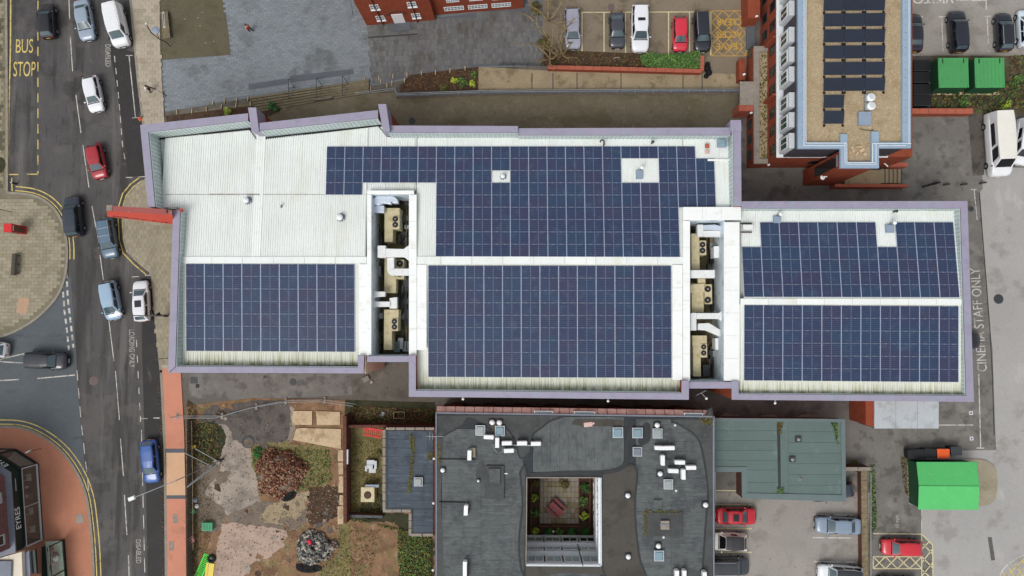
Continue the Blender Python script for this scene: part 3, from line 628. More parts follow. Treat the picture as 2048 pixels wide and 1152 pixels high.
scatter('ground_weeds', [(2016, 112), (2120, 112), (2120, 220), (2016, 200)], 700, .05, m_leafb + [m_soil], .06, .2, .25, seed=88)
scatter('leaf_litter', [(1086, 98), (1290, 112), (1290, 138), (1080, 132)], 800, .08, m_litter + m_leafb, .04, .12, .1, seed=9)
scatter('leaf_litter', [(820, 152), (957, 136), (957, 179), (805, 182)], 900, .08, m_litter, .04, .1, .06, seed=10)
scatter('kerb_litter', [(322, 760), (330, 900), (334, 1160), (325, 1160), (320, 900), (316, 760)], 500, .02, m_litter, .03, .08, .02, seed=11)
scatter('rubble_crumbs', [(560, 985), (680, 965), (684, 1120), (560, 1120)], 700, .055, [m_rub_a, m_rub_c, m_st_c], .03, .09, .04, seed=12)
scatter('rubble_crumbs', [(384, 810), (684, 810), (684, 1150), (384, 1150)], 1500, .062, [m_rub_a, m_soil, m_rub_c, m_st_a, m_earthgrey], .03, .11, .03, seed=93)
scatter('rubble_crumbs', [(400, 1000), (560, 1000), (560, 1160), (400, 1160)], 400, .05, [m_rub_a, m_soil, m_rub_c], .02, .07, .02, seed=13)
scatter('ground_weeds', [(1738, 930), (1748, 930), (1752, 1060), (1740, 1060)], 500, .05, m_leaf, .04, .12, .2, seed=14)
scatter('ground_weeds', [(1800, 915), (1818, 905), (1824, 1000), (1808, 985)], 400, .05, m_leafb, .04, .12, .15, seed=15)
# ================================================================== the cinema: three blocks under white sheet roofs
CL = 'long cinema building with lilac copings, white sheet roofs and three blocks'
cin = empty('cinema_building', W(1000, 520, 0), CL, 'building')
ZP = {'nw': 10.3, 'm': 9.9, 'ms': 9.5, 'r': 9.55}
def interp(tab, x):
    if x <= tab[0][0]: return tab[0][1]
    for (a, b), (c, d) in zip(tab, tab[1:]):
        if x <= c: return b + (d - b) * (x - a) / (c - a)
    return tab[-1][1]
ZN = [(262, 8.25), (520, 9.15), (785, 8.65)]
ZR = [(418, 8.55), (602, 9.3), (788, 8.95)]
def zl(v, blk='m'): return interp(ZR if blk == 'r' else ZN, v)
def coping(outer, inner, zt, wall_mat, line=True):
    """outer / inner px edge lines of one run; the wall stands under it to the ground"""
    o = [W(u, v, zt).to_2d() for u, v in outer]; i = [W(u, v, zt).to_2d() for u, v in inner]
    MB().prism(o + i[::-1], zt - .10, zt).build('coping', m_coping, cin)
    # wall a little inside the coping's edges
    ws_o = [a.lerp(b, .10) for a, b in zip(o, i)]; ws_i = [a.lerp(b, .90) for a, b in zip(o, i)]
    MB().prism(ws_o + ws_i[::-1], 0, zt - .10).build('wall', wall_mat, cin)
    return o, i
def seams(line_o, line_i, zt, step=3.0):
    mb = MB(); L = (line_o[1] - line_o[0]).length; n = int(L / step)
    for k in range(1, n):
        t = k / n; mb.strip([line_o[0].lerp(line_o[1], t), line_i[0].lerp(line_i[1], t)], .035, zt, zt + .012)
    if n > 1: mb.build('coping_joint', m_metal, cin)
RUNS = [  # outer, inner, z, wall
    ([(280, 250), (496, 226.5)], [(296, 264), (496, 241)], 10.3, m_brick),
    ([(519, 246), (756, 220)], [(519, 261), (756, 236)], 10.3, m_brick),
    ([(777, 251), (1036, 252)], [(777, 265), (1036, 265)], 9.9, m_brick),
    ([(1036, 256.5), (1461, 255)], [(1036, 270), (1461, 270)], 9.62, m_brick),
    ([(280, 250), (296, 414)], [(296, 264), (310, 414)], 10.28, m_brick),
    ([(346, 420), (336, 745.5)], [(360, 420), (350.5, 733)], 10.0, m_brick),
    ([(336, 745.5), (727, 747)], [(350.5, 733), (716, 735)], 9.78, m_brick),
    ([(727, 747), (728, 711)], [(716, 735), (715.5, 711)], 9.77, m_cream_wall),
    ([(734, 724), (820, 724)], [(734, 712.5), (820, 712.5)], 9.7, m_brick),
    ([(817.6, 711), (817.6, 793.5)], [(831.5, 711), (831.5, 781)], 9.86, m_brick),
    ([(817.6, 793.5), (1377.8, 799.5)], [(831.5, 781), (1363, 786.5)], 9.85, m_brick),
    ([(1377.8, 799.5), (1377.8, 761)], [(1363, 786.5), (1363.5, 761)], 9.86, m_brick),
    ([(1378, 777), (1463.5, 777)], [(1378, 764), (1463.5, 764)], 9.6, m_brick),
    ([(1463.5, 799.5), (1463.5, 762)], [(1477.5, 788), (1477.5, 762)], 9.64, m_brick),
    ([(1463.5, 799.5), (1948, 803.8)], [(1477.5, 788), (1933, 791.5)], 9.62, m_brick),
    ([(1948, 803.8), (1935, 402)], [(1933, 791.5), (1921.5, 416.5)], 9.63, m_brick),
    ([(1483, 402.5), (1935, 402)], [(1483, 416.5), (1921.5, 416.5)], 9.62, m_brick),
    ([(1482, 261), (1483, 412)], [(1467.5, 261), (1468, 412)], 9.95, m_brick)]
for o, i, z, wm in RUNS:
    a, b = coping(o, i, z, wm); seams(a, b, z)
for q, z in (([(496, 215), (512, 215), (518, 263), (503, 263)], 10.4), ([(756, 208), (772, 208), (780, 263), (766, 263)], 10.4), ([(1461, 240), (1482, 240), (1483, 262), (1461, 262)], 10.05)):
    P = WX(q, z); MB().prism(P, z - .12, z).build('fin_coping', m_coping, cin)
    c = sum(P, Vector((0, 0))) / 4; MB().prism([p.lerp(c, .06) for p in P], 0, z - 2.4).build('fin_wall', m_brick, cin); MB().prism([p.lerp(c, .05) for p in P], z - 2.4, z - .12).build('fin_head', m_coping, cin)
P0_, P1_ = W(728, 711, 9.6).to_2d() + Vector((.1, 0)), W(727.5, 748, 9.6).to_2d() + Vector((.1, 0)); MB().strip([P0_, P1_], .05, 0, 9.45).build('render_panel', m_cream_wall, cin)
# inner parapet linings with grooves
def lining(a, b, zt, blk='m', zb=None, inward=1):
    A, B = W(a[0], a[1], zt).to_2d(), W(b[0], b[1], zt).to_2d(); t = (B - A).normalized(); n = Vector((-t.y, t.x)) * inward * .05
    z0 = (zb if zb is not None else 8.1); MB().strip([A + n, B + n], .06, z0, zt - .12).build('parapet_lining', m_lining, cin)
    mb = MB(); L = (B - A).length; k = .3
    while k < L:
        p = A + t * k + n * 1.72; mb.box((p.x, p.y, z0), (.05, .05, zt - .14 - z0), math.atan2(t.y, t.x)); k += .42
    mb.build('lining_groove', m_liningd, cin, kind='stuff')
lining((296, 264), (496, 241), 10.3, inward=-1); lining((519, 261), (756, 236), 10.3, inward=-1); lining((777, 265), (1036, 265), 9.9, inward=-1)
lining((1036, 270), (1461, 270), 9.62, inward=-1); lining((296, 264), (310, 414), 10.28, inward=1); lining((360, 420), (350.5, 733), 10.0, inward=1)
lining((1483, 416.5), (1921.5, 416.5), 9.62, inward=-1, zb=8.4); lining((1921.5, 416.5), (1933, 791.5), 9.63, inward=-1, zb=8.4)
lining((1467.5, 261), (1468, 412), 9.95, inward=-1)
lining((350.5, 733), (716, 735), 9.78, inward=1); lining((831.5, 781), (1363, 786.5), 9.85, inward=1); lining((1477.5, 788), (1933, 791.5), 9.62, inward=1)
# gutters: px lines seen on the roof plane
for a, b, z in (((313, 277.5), (504, 258), 8.25), ((531, 277.5), (762, 250.5), 8.25), ((781, 274), (1463, 273.5), 8.25), ((362, 731), (716, 732.5), 8.62), ((833, 778.5), (1362, 784), 8.62), ((1477, 786.5), (1926, 790.5), 8.93), ((1484, 420), (1914, 420), 8.5)):
    MB().strip([W(a[0], a[1], z).to_2d(), W(b[0], b[1], z).to_2d()], .20, z - .3, z + .07).build('gutter', m_black, cin)
# corrugated roof sheets, one strip about a metre wide each
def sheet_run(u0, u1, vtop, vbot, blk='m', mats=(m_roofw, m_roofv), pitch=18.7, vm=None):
    """vtop / vbot: functions of u (px); sheets keep constant width in the world"""
    u = u0
    while u < u1 - 2:
        uu = min(u1, u + pitch); um = (u + uu) / 2; vt, vb = vtop(um), vbot(um)
        if vb - vt > 3:
            vmid = vm or (vt + vb) / 2
            A, B = W(u, vmid, zl(vmid, blk)), W(uu, vmid, zl(vmid, blk)); yT = [W(x, vtop(x), zl(vtop(x), blk)).y for x in (u, uu)]; yB = [W(x, vbot(x), zl(vbot(x), blk)).y for x in (u, uu)]
            zt, zb = zl(vt, blk), zl(vb, blk); w = (B.x - A.x); n = 4; prof = []
            for k in range(n):
                s = k / n; prof += [(s, 0, 0), (s + .14 / n * 4 * .25 * 2.0, .0, 1), (s + .5 / n - .06 / n, .0, 0), (s + .5 / n, .045, 0), (s + .9 / n, .045, 0), (s + .96 / n, .0, 0)]
            prof.append((1, 0, 0)); prof = sorted(set((min(1, p[0]), p[1]) for p in prof))
            mb = MB(); vs = []
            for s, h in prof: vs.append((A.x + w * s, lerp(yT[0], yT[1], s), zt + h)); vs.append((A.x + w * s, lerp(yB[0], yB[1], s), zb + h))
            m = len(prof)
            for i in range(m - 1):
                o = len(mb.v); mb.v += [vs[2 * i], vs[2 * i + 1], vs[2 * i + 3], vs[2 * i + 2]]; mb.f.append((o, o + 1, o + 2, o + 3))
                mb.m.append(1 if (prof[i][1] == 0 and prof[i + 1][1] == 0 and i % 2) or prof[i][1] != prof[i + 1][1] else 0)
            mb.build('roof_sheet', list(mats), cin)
        u = uu
fN = lambda u: 277.5 + (u - 313) * (258 - 277.5) / 191 if u < 508 else (277.5 + (u - 531) * (250.5 - 277.5) / 231 if u < 768 else 274)
fN2 = lambda u: max(fN(u), 252)
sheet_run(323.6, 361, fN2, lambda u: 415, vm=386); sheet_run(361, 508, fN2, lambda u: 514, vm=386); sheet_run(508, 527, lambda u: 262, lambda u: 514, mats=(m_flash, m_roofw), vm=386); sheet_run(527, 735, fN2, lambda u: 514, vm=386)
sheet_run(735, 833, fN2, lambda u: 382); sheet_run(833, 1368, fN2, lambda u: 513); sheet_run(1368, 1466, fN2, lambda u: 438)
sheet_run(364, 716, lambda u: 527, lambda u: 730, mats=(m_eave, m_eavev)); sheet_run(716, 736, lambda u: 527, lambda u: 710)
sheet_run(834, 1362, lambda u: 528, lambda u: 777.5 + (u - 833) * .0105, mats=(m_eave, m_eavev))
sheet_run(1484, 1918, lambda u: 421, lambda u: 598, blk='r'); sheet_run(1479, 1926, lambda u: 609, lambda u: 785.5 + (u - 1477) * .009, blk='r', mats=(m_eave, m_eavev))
# sub-roof deck below the sheets closes the block between sheets
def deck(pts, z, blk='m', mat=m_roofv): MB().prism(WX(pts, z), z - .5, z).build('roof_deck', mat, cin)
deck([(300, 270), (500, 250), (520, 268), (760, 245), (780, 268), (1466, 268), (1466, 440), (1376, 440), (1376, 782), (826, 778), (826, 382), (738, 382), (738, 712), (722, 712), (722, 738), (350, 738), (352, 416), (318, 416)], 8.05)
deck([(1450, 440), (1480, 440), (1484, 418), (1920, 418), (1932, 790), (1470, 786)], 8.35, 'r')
for u0, u1, w_ in ((330, 420, .05), (420, 520, .12), (527, 640, .05), (640, 735, .04)): MB().strip([W(u0, 389, zl(389)).to_2d(), W(u1, 389, zl(389)).to_2d()], w_, zl(389) + .03, zl(389) + .052).build('lap_joint', m_stone, cin)
# ridge caps and flashings
def plate(pts, z, h=.10, name='flashing', mat=m_flash): return MB().prism(WX(pts, z), z - h, z).build(name, mat, cin)
for a, b, v0, v1, z in ((361, 737, 513.5, 527, 9.25), (820, 1372, 513, 528, 9.25)): 
    for k in range(int((b - a) / 62) + 1):
        u0 = a + k * 62; u1 = min(b, u0 + 61.4); plate([(u0, v0), (u1, v0), (u1, v1), (u0, v1)], z, .14, 'ridge_cap', m_roofw)
for k in range(8):
    u0 = 1481 + k * 56; u1 = min(1924, u0 + 55.5); plate([(u0, 597), (u1, 597.5), (u1, 609.5), (u0, 609)], 9.42, .14, 'ridge_cap', m_roofw)
def flash_run(u0, v0, u1, v1, z, n, h=.12):
    hor = abs(u1 - u0) > abs(v1 - v0)
    for k in range(n):
        a, b = k / n, (k + 1) / n
        if hor: q = [(lerp(u0, u1, a) + .3, v0), (lerp(u0, u1, b), v0), (lerp(u0, u1, b), v1), (lerp(u0, u1, a) + .3, v1)]
        else: q = [(u0, lerp(v0, v1, a) + .3), (u1, lerp(v0, v1, a) + .3), (u1, lerp(v0, v1, b)), (u0, lerp(v0, v1, b))]
        plate(q, z, h)
flash_run(734, 381, 828, 388.5, 9.36, 2); flash_run(734, 389, 742.5, 711, 9.36, 6); flash_run(718.5, 528, 734, 710, 9.30, 4); flash_run(818, 389, 833, 711, 9.36, 6)
flash_run(1366, 414, 1482, 440, 9.42, 3); flash_run(1366, 441, 1380, 761, 9.40, 6); flash_run(1448, 444, 1479, 762, 9.40, 7); flash_run(833, 529, 853, 700, 9.28, 4, .06); flash_run(1345, 529, 1365, 760, 9.30, 5, .06)
flash_run(1415, 318, 1462, 322, 8.75, 2, .04)
# plant wells
def well(u0, u1, v0, v1, zt, zf, pit, side):
    q = WX([(u0, v0), (u1, v0), (u1, v1), (u0, v1)], zt)
    MB().prism([q[0] + Vector((-.3, .3)), q[1] + Vector((.3, .3)), q[2] + Vector((.3, -.3)), q[3] + Vector((-.3, -.3))], zf - .3, zf).build('well_floor', pit, cin)
    for i in range(4):
        a, b = q[i], q[(i + 1) % 4]; t = (b - a).normalized(); n = Vector((-t.y, t.x)) * .05
        MB().strip([a + n, b + n], .08, zf, zt - .02).build('well_lining', m_clad, cin)
        mb = MB(); k = .1; L = (b - a).length
        while k < L:
            p = a + t * k + n * -.05; mb.box((p.x, p.y, zf), (.07, .04, zt - .04 - zf), math.atan2(t.y, t.x)); k += .2
        mb.build('cladding_rib', m_clad, cin, kind='stuff')
well(742.5, 818, 388.5, 712, 9.34, 5.2, m_pit, 0); well(1380, 1448, 441, 763, 9.38, 5.2, m_pit, 1)
# ------------------------------------------------------------------ solar arrays on the cinema
m_cell = bpy.data.materials.new('solar_cells'); m_cell.use_nodes = True; nt = NT(m_cell); bs = nt.n['Principled BSDF']
oc = nt.new('ShaderNodeTexCoord').outputs['Object']; sx = nt.new('ShaderNodeSeparateXYZ'); nt.l.new(oc, sx.inputs[0])
def gridline(coord, pitch, wid):
    f = nt.math('FRACT', nt.math('ADD', nt.math('DIVIDE', coord, pitch), 100.0)); return nt.math('LESS_THAN', f, wid)
gl = nt.math('MAXIMUM', gridline(sx.outputs[1], .196, .10), nt.math('MULTIPLY', gridline(sx.outputs[0], .098, .10), .35))
rnd_ = nt.new('ShaderNodeObjectInfo').outputs['Random']
pos = nt.new('ShaderNodeNewGeometry').outputs['Position']
hue = nt.mix(nt.remap(rnd_, .1, .9, 0, 1), rgb((43, 54, 82)), rgb((52, 53, 80)))
hue = nt.mix(nt.remap(nt.noise(pos, .35, 3, .5), .42, .62), hue, rgb((42, 60, 86)))
hue = nt.mix(nt.math('MULTIPLY', nt.remap(nt.noise(pos, 1.3, 5, .6), .5, .75), .4), hue, rgb((82, 90, 108)))
nt.l.new(nt.mix(nt.math('MULTIPLY', gl, .6), hue, rgb((100, 112, 138))), bs.inputs['Base Color']); bs.inputs['Roughness'].default_value = .22; bs.inputs['Specular IOR Level'].default_value = .35
m_pframe = M('panel_frame', (190, 200, 222), .4, .03, 1, 0, metallic=.2); m_pgap = M('panel_gap', (26, 30, 52), .6, 0, 1, 0); m_pmid = M('panel_midline', (128, 138, 164), .4, 0, 1, 0)
m_clamp = M('panel_clamp', (196, 202, 212), .35, 0, 1, 0)
def solar_array(label, corners, zs, nc, nr, skip, grp='solar arrays on the white roofs'):
    """corners px: top-left, top-right, bottom-left of the full grid; zs heights of the top and bottom edge"""
    A, B, C = W(corners[0][0], corners[0][1], zs[0]), W(corners[1][0], corners[1][1], zs[0]), W(corners[2][0], corners[2][1], zs[1])
    root = empty('solar_array', (A + (B - A) / 2 + (C - A) / 2), label, 'solar array', grp)
    a, b = (B - A) / nc, (C - A) / nr; n = a.cross(b).normalized(); n = n if n.z > 0 else -n
    au, bu = a.normalized(), b.normalized(); hw, hh = a.length / 2, b.length / 2
    mb = MB()
    def pbox(x0, x1, y0, y1, z0, z1, m):
        vs = [au * x + bu * y + n * z for z in (z0, z1) for x, y in ((x0, y0), (x1, y0), (x1, y1), (x0, y1))]
        mb.add(vs, [(7, 6, 5, 4), (0, 1, 2, 3), (0, 4, 5, 1), (1, 5, 6, 2), (2, 6, 7, 3), (3, 7, 4, 0)], m)
    g = .012
    pbox(-hw + g, -hw + .036, -hh + g, hh - g, -.02, .022, 1); pbox(hw - .036, hw - g, -hh + g, hh - g, -.02, .022, 1)
    pbox(-hw + .036, hw - .036, -hh + g, -hh + .022, -.02, .018, 2); pbox(-hw + .036, hw - .036, hh - .022, hh - g, -.02, .018, 2)
    pbox(-hw + .036, hw - .036, -hh + .022, hh - .022, -.02, .008, 0)
    pbox(-.014, .014, -hh + .035, hh - .035, .002, .016, 2)
    for x in (-hw * .45, hw * .4): pbox(x - .035, x + .035, -hh - .015, -hh + .03, .0, .035, 3)
    first = mb.build('solar_panel', [m_cell, m_pframe, m_pmid, m_clamp], root, local=True); k = 0
    for r in range(nr):
        for c in range(nc):
            if skip(c, r): continue
            o = first if k == 0 else first.copy()
            if k: link(o, root)
            o.location = A + a * (c + .5) + b * (r + .5) - root.location; k += 1
    # rails under the panels
    rl = MB(); x = -.5 * nc
    return root
zo = .14
solar_array('solar array south of the ridge on the west block of the cinema', [(371.5, 527.5), (709, 528.5), (372, 702)], (zl(527) + zo, zl(702) + zo), 9, 7, lambda c, r: False)
def sk_main(c, r):
    if c < 6: return r > (3 if c < 2 else 2)
    if r == 0: return c >= 20
    if c >= 19: return r > 4
    if (c, r) == (9, 2): return True
    if c in (16, 17) and r in (1, 2): return True
    return False
solar_array('stepped solar array north of the ridge with two cut-outs around vents', [(653.5, 293), (1427.5, 292.5), (647.5, 512.5)], (zl(293) + zo, zl(512) + zo), 21, 9, sk_main)
solar_array('full rectangular solar array south of the ridge on the middle block', [(856, 531), (1342.5, 531.5), (856, 754)], (zl(531) + zo, zl(756) + zo), 13, 9, lambda c, r: False)
solar_array('solar array north of the ridge on the east block, notched around a grey vent', [(1481, 444.5), (1906.5, 444.5), (1488, 594)], (zl(444, 'r') + zo, zl(594, 'r') + zo), 11, 6, lambda c, r: (c == 0 and r < 2) or (c == 7 and r < 2))
solar_array('solar array south of the ridge on the east block of the cinema', [(1488, 610), (1917.5, 612.5), (1487.5, 761)], (zl(611, 'r') + zo, zl(763, 'r') + zo), 11, 6, lambda c, r: False)
# ------------------------------------------------------------------ small things on the cinema roof
def vent_cowl(u, v, z, label, r=.16, box=None, mat=m_metal, grp='vent pipes on the white roofs'):
    t = empty('roof_vent', W(u, v, z), label, 'vent', grp)
    if box: MB().box((0, 0, 0), (box[0], box[1], .35)).box((0, 0, .35), (box[0] * .86, box[1] * .86, .05)).build('base_box', m_bluegrey if box[2] else m_metal, t, local=True)
    z0 = .4 if box else 0; y = (box[1] * .5 + .12) if box and box[2] else 0
    MB().tube((y * .3, y, 0), (y * .3, y, z0 + .5), r * .7, 10).build('pipe', mat, t, local=True, smooth=False)
    MB().lathe((y * .3, y, z0 + .5), [(r * 1.3, 0), (r * 1.35, .08), (r * .6, .2), (0.02, .24)], 12).build('cowl', m_plast_w, t, local=True)
    MB().lathe((0, 0, -.05), [(r * 2.2, 0), (r * 2.2, .06), (r * .9, .16)], 12).build('collar', m_lead, t, local=True)
    return t
vent_cowl(496, 402, zl(402), 'grey vent on the bare west roof below the brown joint', .22)
vent_cowl(682, 436, zl(436), 'grey vent on the bare roof left of the west plant well', .24)
vent_cowl(563, 413, zl(413), 'tiny grey vent pipe between the two larger vents of the west roof', .09)
vent_cowl(1278, 350, zl(350), 'grey box vent with bright pipe inside the large cut-out of the solar array', .15, (.65, .9, 1))
vent_cowl(1006, 354, zl(354), 'round white vent in the small cut-out of the solar array', .18)
vent_cowl(1552, 440, zl(440, 'r'), 'blue grey box vent at the upper left of the east roof', .14, (.7, .7, 1))
vent_cowl(1777, 458, zl(458, 'r'), 'blue grey box vent in the notch of the east solar array', .15, (.8, .8, 1))
for lab, u, v in (('small upright pipe near the north gutter right of the black bent pipe', 1303, 287), ('small black pipe by the north gutter of the east roof', 1786, 424)):
    t = empty('roof_pipe', W(u, v, zl(v, 'r' if u > 1500 else 'm')), lab, 'pipe'); MB().tube((0, 0, 0), (0, 0, .6), .09, 8).build('pipe', m_metald, t, local=True); MB().lathe((0, 0, .6), [(.16, 0), (.17, .1), (.05, .16)], 8).build('cap', m_metald, t, local=True)
t = empty('roof_pipe', W(1207, 291, zl(291)), 'black bent pipe rising beside the top edge of the solar array', 'pipe')
MB().path([(0, 0, 0), (0, 0, .5), (-.05, .35, .7), (-.3, .4, .7), (-.42, .2, .55)], .07, 8).build('pipe', m_rubber, t, local=True)
t = empty('roof_hatch', W(1443, 286, 8.6), 'square roof light in the north east corner of the middle roof', 'roof light')
MB().box((0, 0, 0), (.95, .95, .3)).build('upstand', m_bluegrey, t, local=True); MB().box((0, 0, .3), (.8, .8, .16), taper=.6).build('dome', m_dome, t, local=True)
t = empty('roof_fitting', W(1414, 298, 8.7), 'pair of rusty square plates beside the roof light', 'plate')
MB().box((0, .3, 0), (.42, .45, .12)).build('plate', m_brick_c, t, local=True); MB().box((0, -.32, 0), (.42, .34, .12)).build('plate', m_pinkbr, t, local=True)
t = empty('duct_support', W(1492, 456, 8.75), 'white duct end on timber feet beside the east solar array', 'duct')
MB().box((0, 0, .2), (1.0, .5, .45)).build('duct', m_duct, t, local=True)
for y in (-.45, .45): MB().box((0, y, 0), (1.1, .12, .18)).build('foot', m_woodd, t, local=True)
# ------------------------------------------------------------------ machines in the wells
def bbox_px(u0, v0, u1, v1, zt):
    a, b = W(u0, v0, zt), W(u1, v1, zt); return ((a.x + b.x) / 2, (a.y + b.y) / 2), abs(b.x - a.x), abs(b.y - a.y)
def ahu(label, segs, fans, fanbox, zt, grp='air handling units in the plant wells'):
    c, w, d = bbox_px(*segs[0], zt); t = empty('air_handling_unit', (c[0], c[1], 5.2), label, 'air handling unit', grp)
    for k, s in enumerate(segs):
        c2, w2, d2 = bbox_px(*s, zt - .02 * k); x, y = c2[0] - c[0], c2[1] - c[1]
        MB().box((x, y, .15), (w2, d2, zt - 5.35 - .02 * k)).build('casing', m_ahu, t, local=True, bevel=.03)
        for q in range(1, max(2, int(d2 / 1.1))):
            MB().box((x, y - d2 / 2 + d2 * q / max(2, int(d2 / 1.1)), zt - 5.2 - .02 * k), (w2 * .98, .05, .02)).build('panel_seam', m_ahu, t, local=True)
        for sx_ in (-1, 1): MB().box((x + sx_ * w2 * .38, y, 0), (.12, d2 * .9, .15)).build('skid', m_metald, t, local=True)
    c3, w3, d3 = bbox_px(*fanbox, zt + .12); x, y = c3[0] - c[0], c3[1] - c[1]
    MB().box((x, y, .15), (w3, d3, zt + .12 - 5.35)).build('fan_box', m_stone if 0 else m_ahu, t, local=True, bevel=.02)
    for fu, fv, fr in fans:
        p = W(fu, fv, zt + .14) - t.location; r = fr * (HC - zt) / FPX
        f = MB().lathe((p.x, p.y, zt + .12 - 5.2), [(r, 0), (r, .06), (r * .93, .07)], 18).build('fan', m_fan, t, local=True)
        MB().lathe((p.x, p.y, zt + .19 - 5.2), [(r * .3, 0), (r * .25, .03)], 10).build('hub', m_hub, f, local=True)
        mb = MB()
        for q in range(5): 
            w = q * 2 * PI / 5; mb.box((p.x + math.cos(w) * r * .6, p.y + math.sin(w) * r * .6, zt + .19 - 5.2), (r * .6, .03, .012), w)
        mb.build('guard', m_metald, f, local=True)
    return t
Z6 = 7.4
ahu('northern cream unit with twin fans in the west plant well', [(769, 416, 799, 458), (769, 458, 785.5, 484)], [(790.5, 438, 5.6), (790.5, 449.5, 5.6)], (785, 433, 799, 458.5), Z6)
ahu('middle cream unit behind white ducts in the west plant well', [(769, 514, 792, 586)], [(799.5, 527, 6.5), (799.5, 548, 6)], (792, 519, 808, 558), Z6 - .5)
ahu('southern cream unit with twin fans in the west plant well', [(768, 619, 797, 638), (768, 638, 783.5, 700)], [(788.8, 643, 5.4), (788.8, 654, 5.4)], (783.5, 637, 796, 662), Z6)
ahu('northern cream unit with twin fans in the east plant well', [(1382.5, 467, 1399.5, 539)], [(1405, 489.3, 5.6), (1405, 501.2, 5.6)], (1399.5, 481, 1412.8, 510), Z6)
ahu('middle cream unit with two large fans in the east plant well', [(1383, 566, 1408, 625)], [(1415.5, 578, 6.2), (1415.5, 600, 6.2)], (1409, 568.5, 1424.5, 608), Z6)
ahu('southern cream unit with twin fans in the east plant well', [(1384.6, 671, 1414, 692), (1386, 692, 1402, 753)], [(1407.3, 694, 5.2), (1407.3, 706, 5.2)], (1400.6, 688, 1414.6, 715), Z6)
def duct(label, parts, mat=m_duct, grp='white ducts in the plant wells'):
    """parts: (px polygon, z top, height)"""
    q0, z0, h0 = parts[0]; P0 = WX(q0, z0); c = sum(P0, Vector((0, 0))) / len(P0)
    t = empty('air_duct', (c.x, c.y, 5.2), label, 'duct', grp)
    for k, (q, z, h) in enumerate(parts):
        MB().prism(WX(q, z), z - h, z).build('duct_section', mat, t, bevel=.04)
        cc = sum(WX(q, z), Vector((0, 0))) / len(q)
        MB().box((cc.x, cc.y, 5.2), (.12, .12, z - h - 5.2)).build('leg', m_metald, t)
    return t
def arcq(c, r0, r1, a0, a1, n=7):
    o = [(c[0] + r1 * math.cos(math.radians(lerp(a0, a1, k / n))), c[1] + r1 * math.sin(math.radians(lerp(a0, a1, k / n)))) for k in range(n + 1)]
    i = [(c[0] + r0 * math.cos(math.radians(lerp(a0, a1, k / n))), c[1] + r0 * math.sin(math.radians(lerp(a0, a1, k / n)))) for k in range(n + 1)]
    return o + i[::-1]
duct('silver duct curving out of the north west corner of the west plant well', [([(744, 400), (752, 392), (782, 392), (782, 408), (768, 406), (756, 410), (744, 408)], 8.5, .8), (arcq((782, 406), 3, 14, -90, 0), 8.5, .8), ([(744, 411), (768, 411), (768, 425), (744, 425)], 8.1, .8)], m_silver)
duct('broad white duct bridging the west plant well', [([(755, 491), (771, 491), (771, 515), (755, 515)], 8.6, .9), ([(771, 497), (818, 498), (818, 514), (771, 514)], 8.62, .7), ([(808, 497), (818, 490), (818, 522), (808, 514)], 8.64, .7)])
duct('white duct bending from the bridge to the east side of the west plant well', [([(774, 515), (788, 515), (788, 538), (774, 538)], 8.3, .7), (arcq((788, 538), 1, 14, 180, 90), 8.3, .7), ([(788, 537), (818, 537), (818, 551), (788, 551)], 8.3, .7)])
duct('white flared duct at the west side below the middle unit', [([(744, 579), (753, 583), (770, 583), (770, 593), (753, 594), (744, 598)], 8.2, .6)])
duct('white flared duct joining a vertical section above the southern unit', [([(744, 600), (753, 603), (780, 603), (780, 613.5), (753, 614), (744, 618)], 8.1, .6), ([(779, 596), (794, 594), (794, 617), (779, 617)], 7.9, .7)])
duct('white elbow duct in the north end of the east plant well', [([(1395, 449), (1407, 449), (1407, 473), (1395, 473)], 8.0, .7), ([(1407, 461), (1448, 461), (1448, 474), (1407, 473)], 8.0, .7)])
duct('silver duct curving above the white elbow in the east plant well', [([(1408, 450), (1430, 449), (1442, 452), (1449, 459), (1440, 460), (1408, 459)], 8.3, .6)], m_silver)
duct('straight white duct crossing the upper part of the east plant well', [([(1381, 540), (1430, 540), (1430, 556), (1381, 556)], 8.7, .7)])
duct('pale duct over the middle unit of the east plant well', [([(1381, 569), (1409, 567), (1409, 584), (1381, 586)], 8.0, .5), ([(1396, 557), (1411, 557), (1411, 568), (1396, 568)], 7.8, .5)], m_ahu)
duct('white duct with an elbow and flared end in the east plant well', [([(1393, 626), (1438, 626), (1438, 638), (1393, 638)], 8.5, .7), ([(1381, 628), (1384, 625.5), (1393, 625.5), (1393, 661), (1381, 661)], 8.5, .7), ([(1438, 626), (1447, 620), (1452, 620), (1452, 645), (1447, 645), (1438, 638)], 8.5, .7)])
duct('slanting white duct with a flared end above the southern unit', [([(1396, 647), (1418, 646), (1440, 659), (1440, 673), (1412, 661), (1396, 660)], 8.1, .6), ([(1440, 658), (1447, 650), (1453, 650), (1453, 678), (1447, 678), (1440, 673)], 8.12, .6)])
def plain_box(name, label, cat, q, z, h, mat, lid=None, grp=None):
    c, w, d = bbox_px(*q, z); t = empty(name, (c[0], c[1], z - h), label, cat, grp)
    MB().box((0, 0, 0), (w, d, h * .92)).build('casing', mat, t, local=True, bevel=.02); MB().box((0, 0, h * .92), (w * 1.04, d * 1.04, h * .08)).build('lid', lid or mat, t, local=True)
    return t
plain_box('condenser_box', 'white cabinet on the east wall side of the east plant well, upper one', 'cabinet', (1428, 493, 1438.5, 515), 7.5, 1.4, m_plast_w)
plain_box('condenser_box', 'white cabinet at the foot of the slanting duct in the east plant well', 'cabinet', (1431, 677, 1440, 699), 7.3, 1.3, m_plast_w)
plain_box('pump_box', 'charcoal pump box at the south end of the east plant well', 'pump', (1406, 730, 1419, 752), 6.4, 1.1, m_metald)
plain_box('pump_box', 'dark green stained tank at the south end of the west plant well', 'tank', (787, 683, 799, 704), 6.0, .8, m_greenedge)
mb = MB()
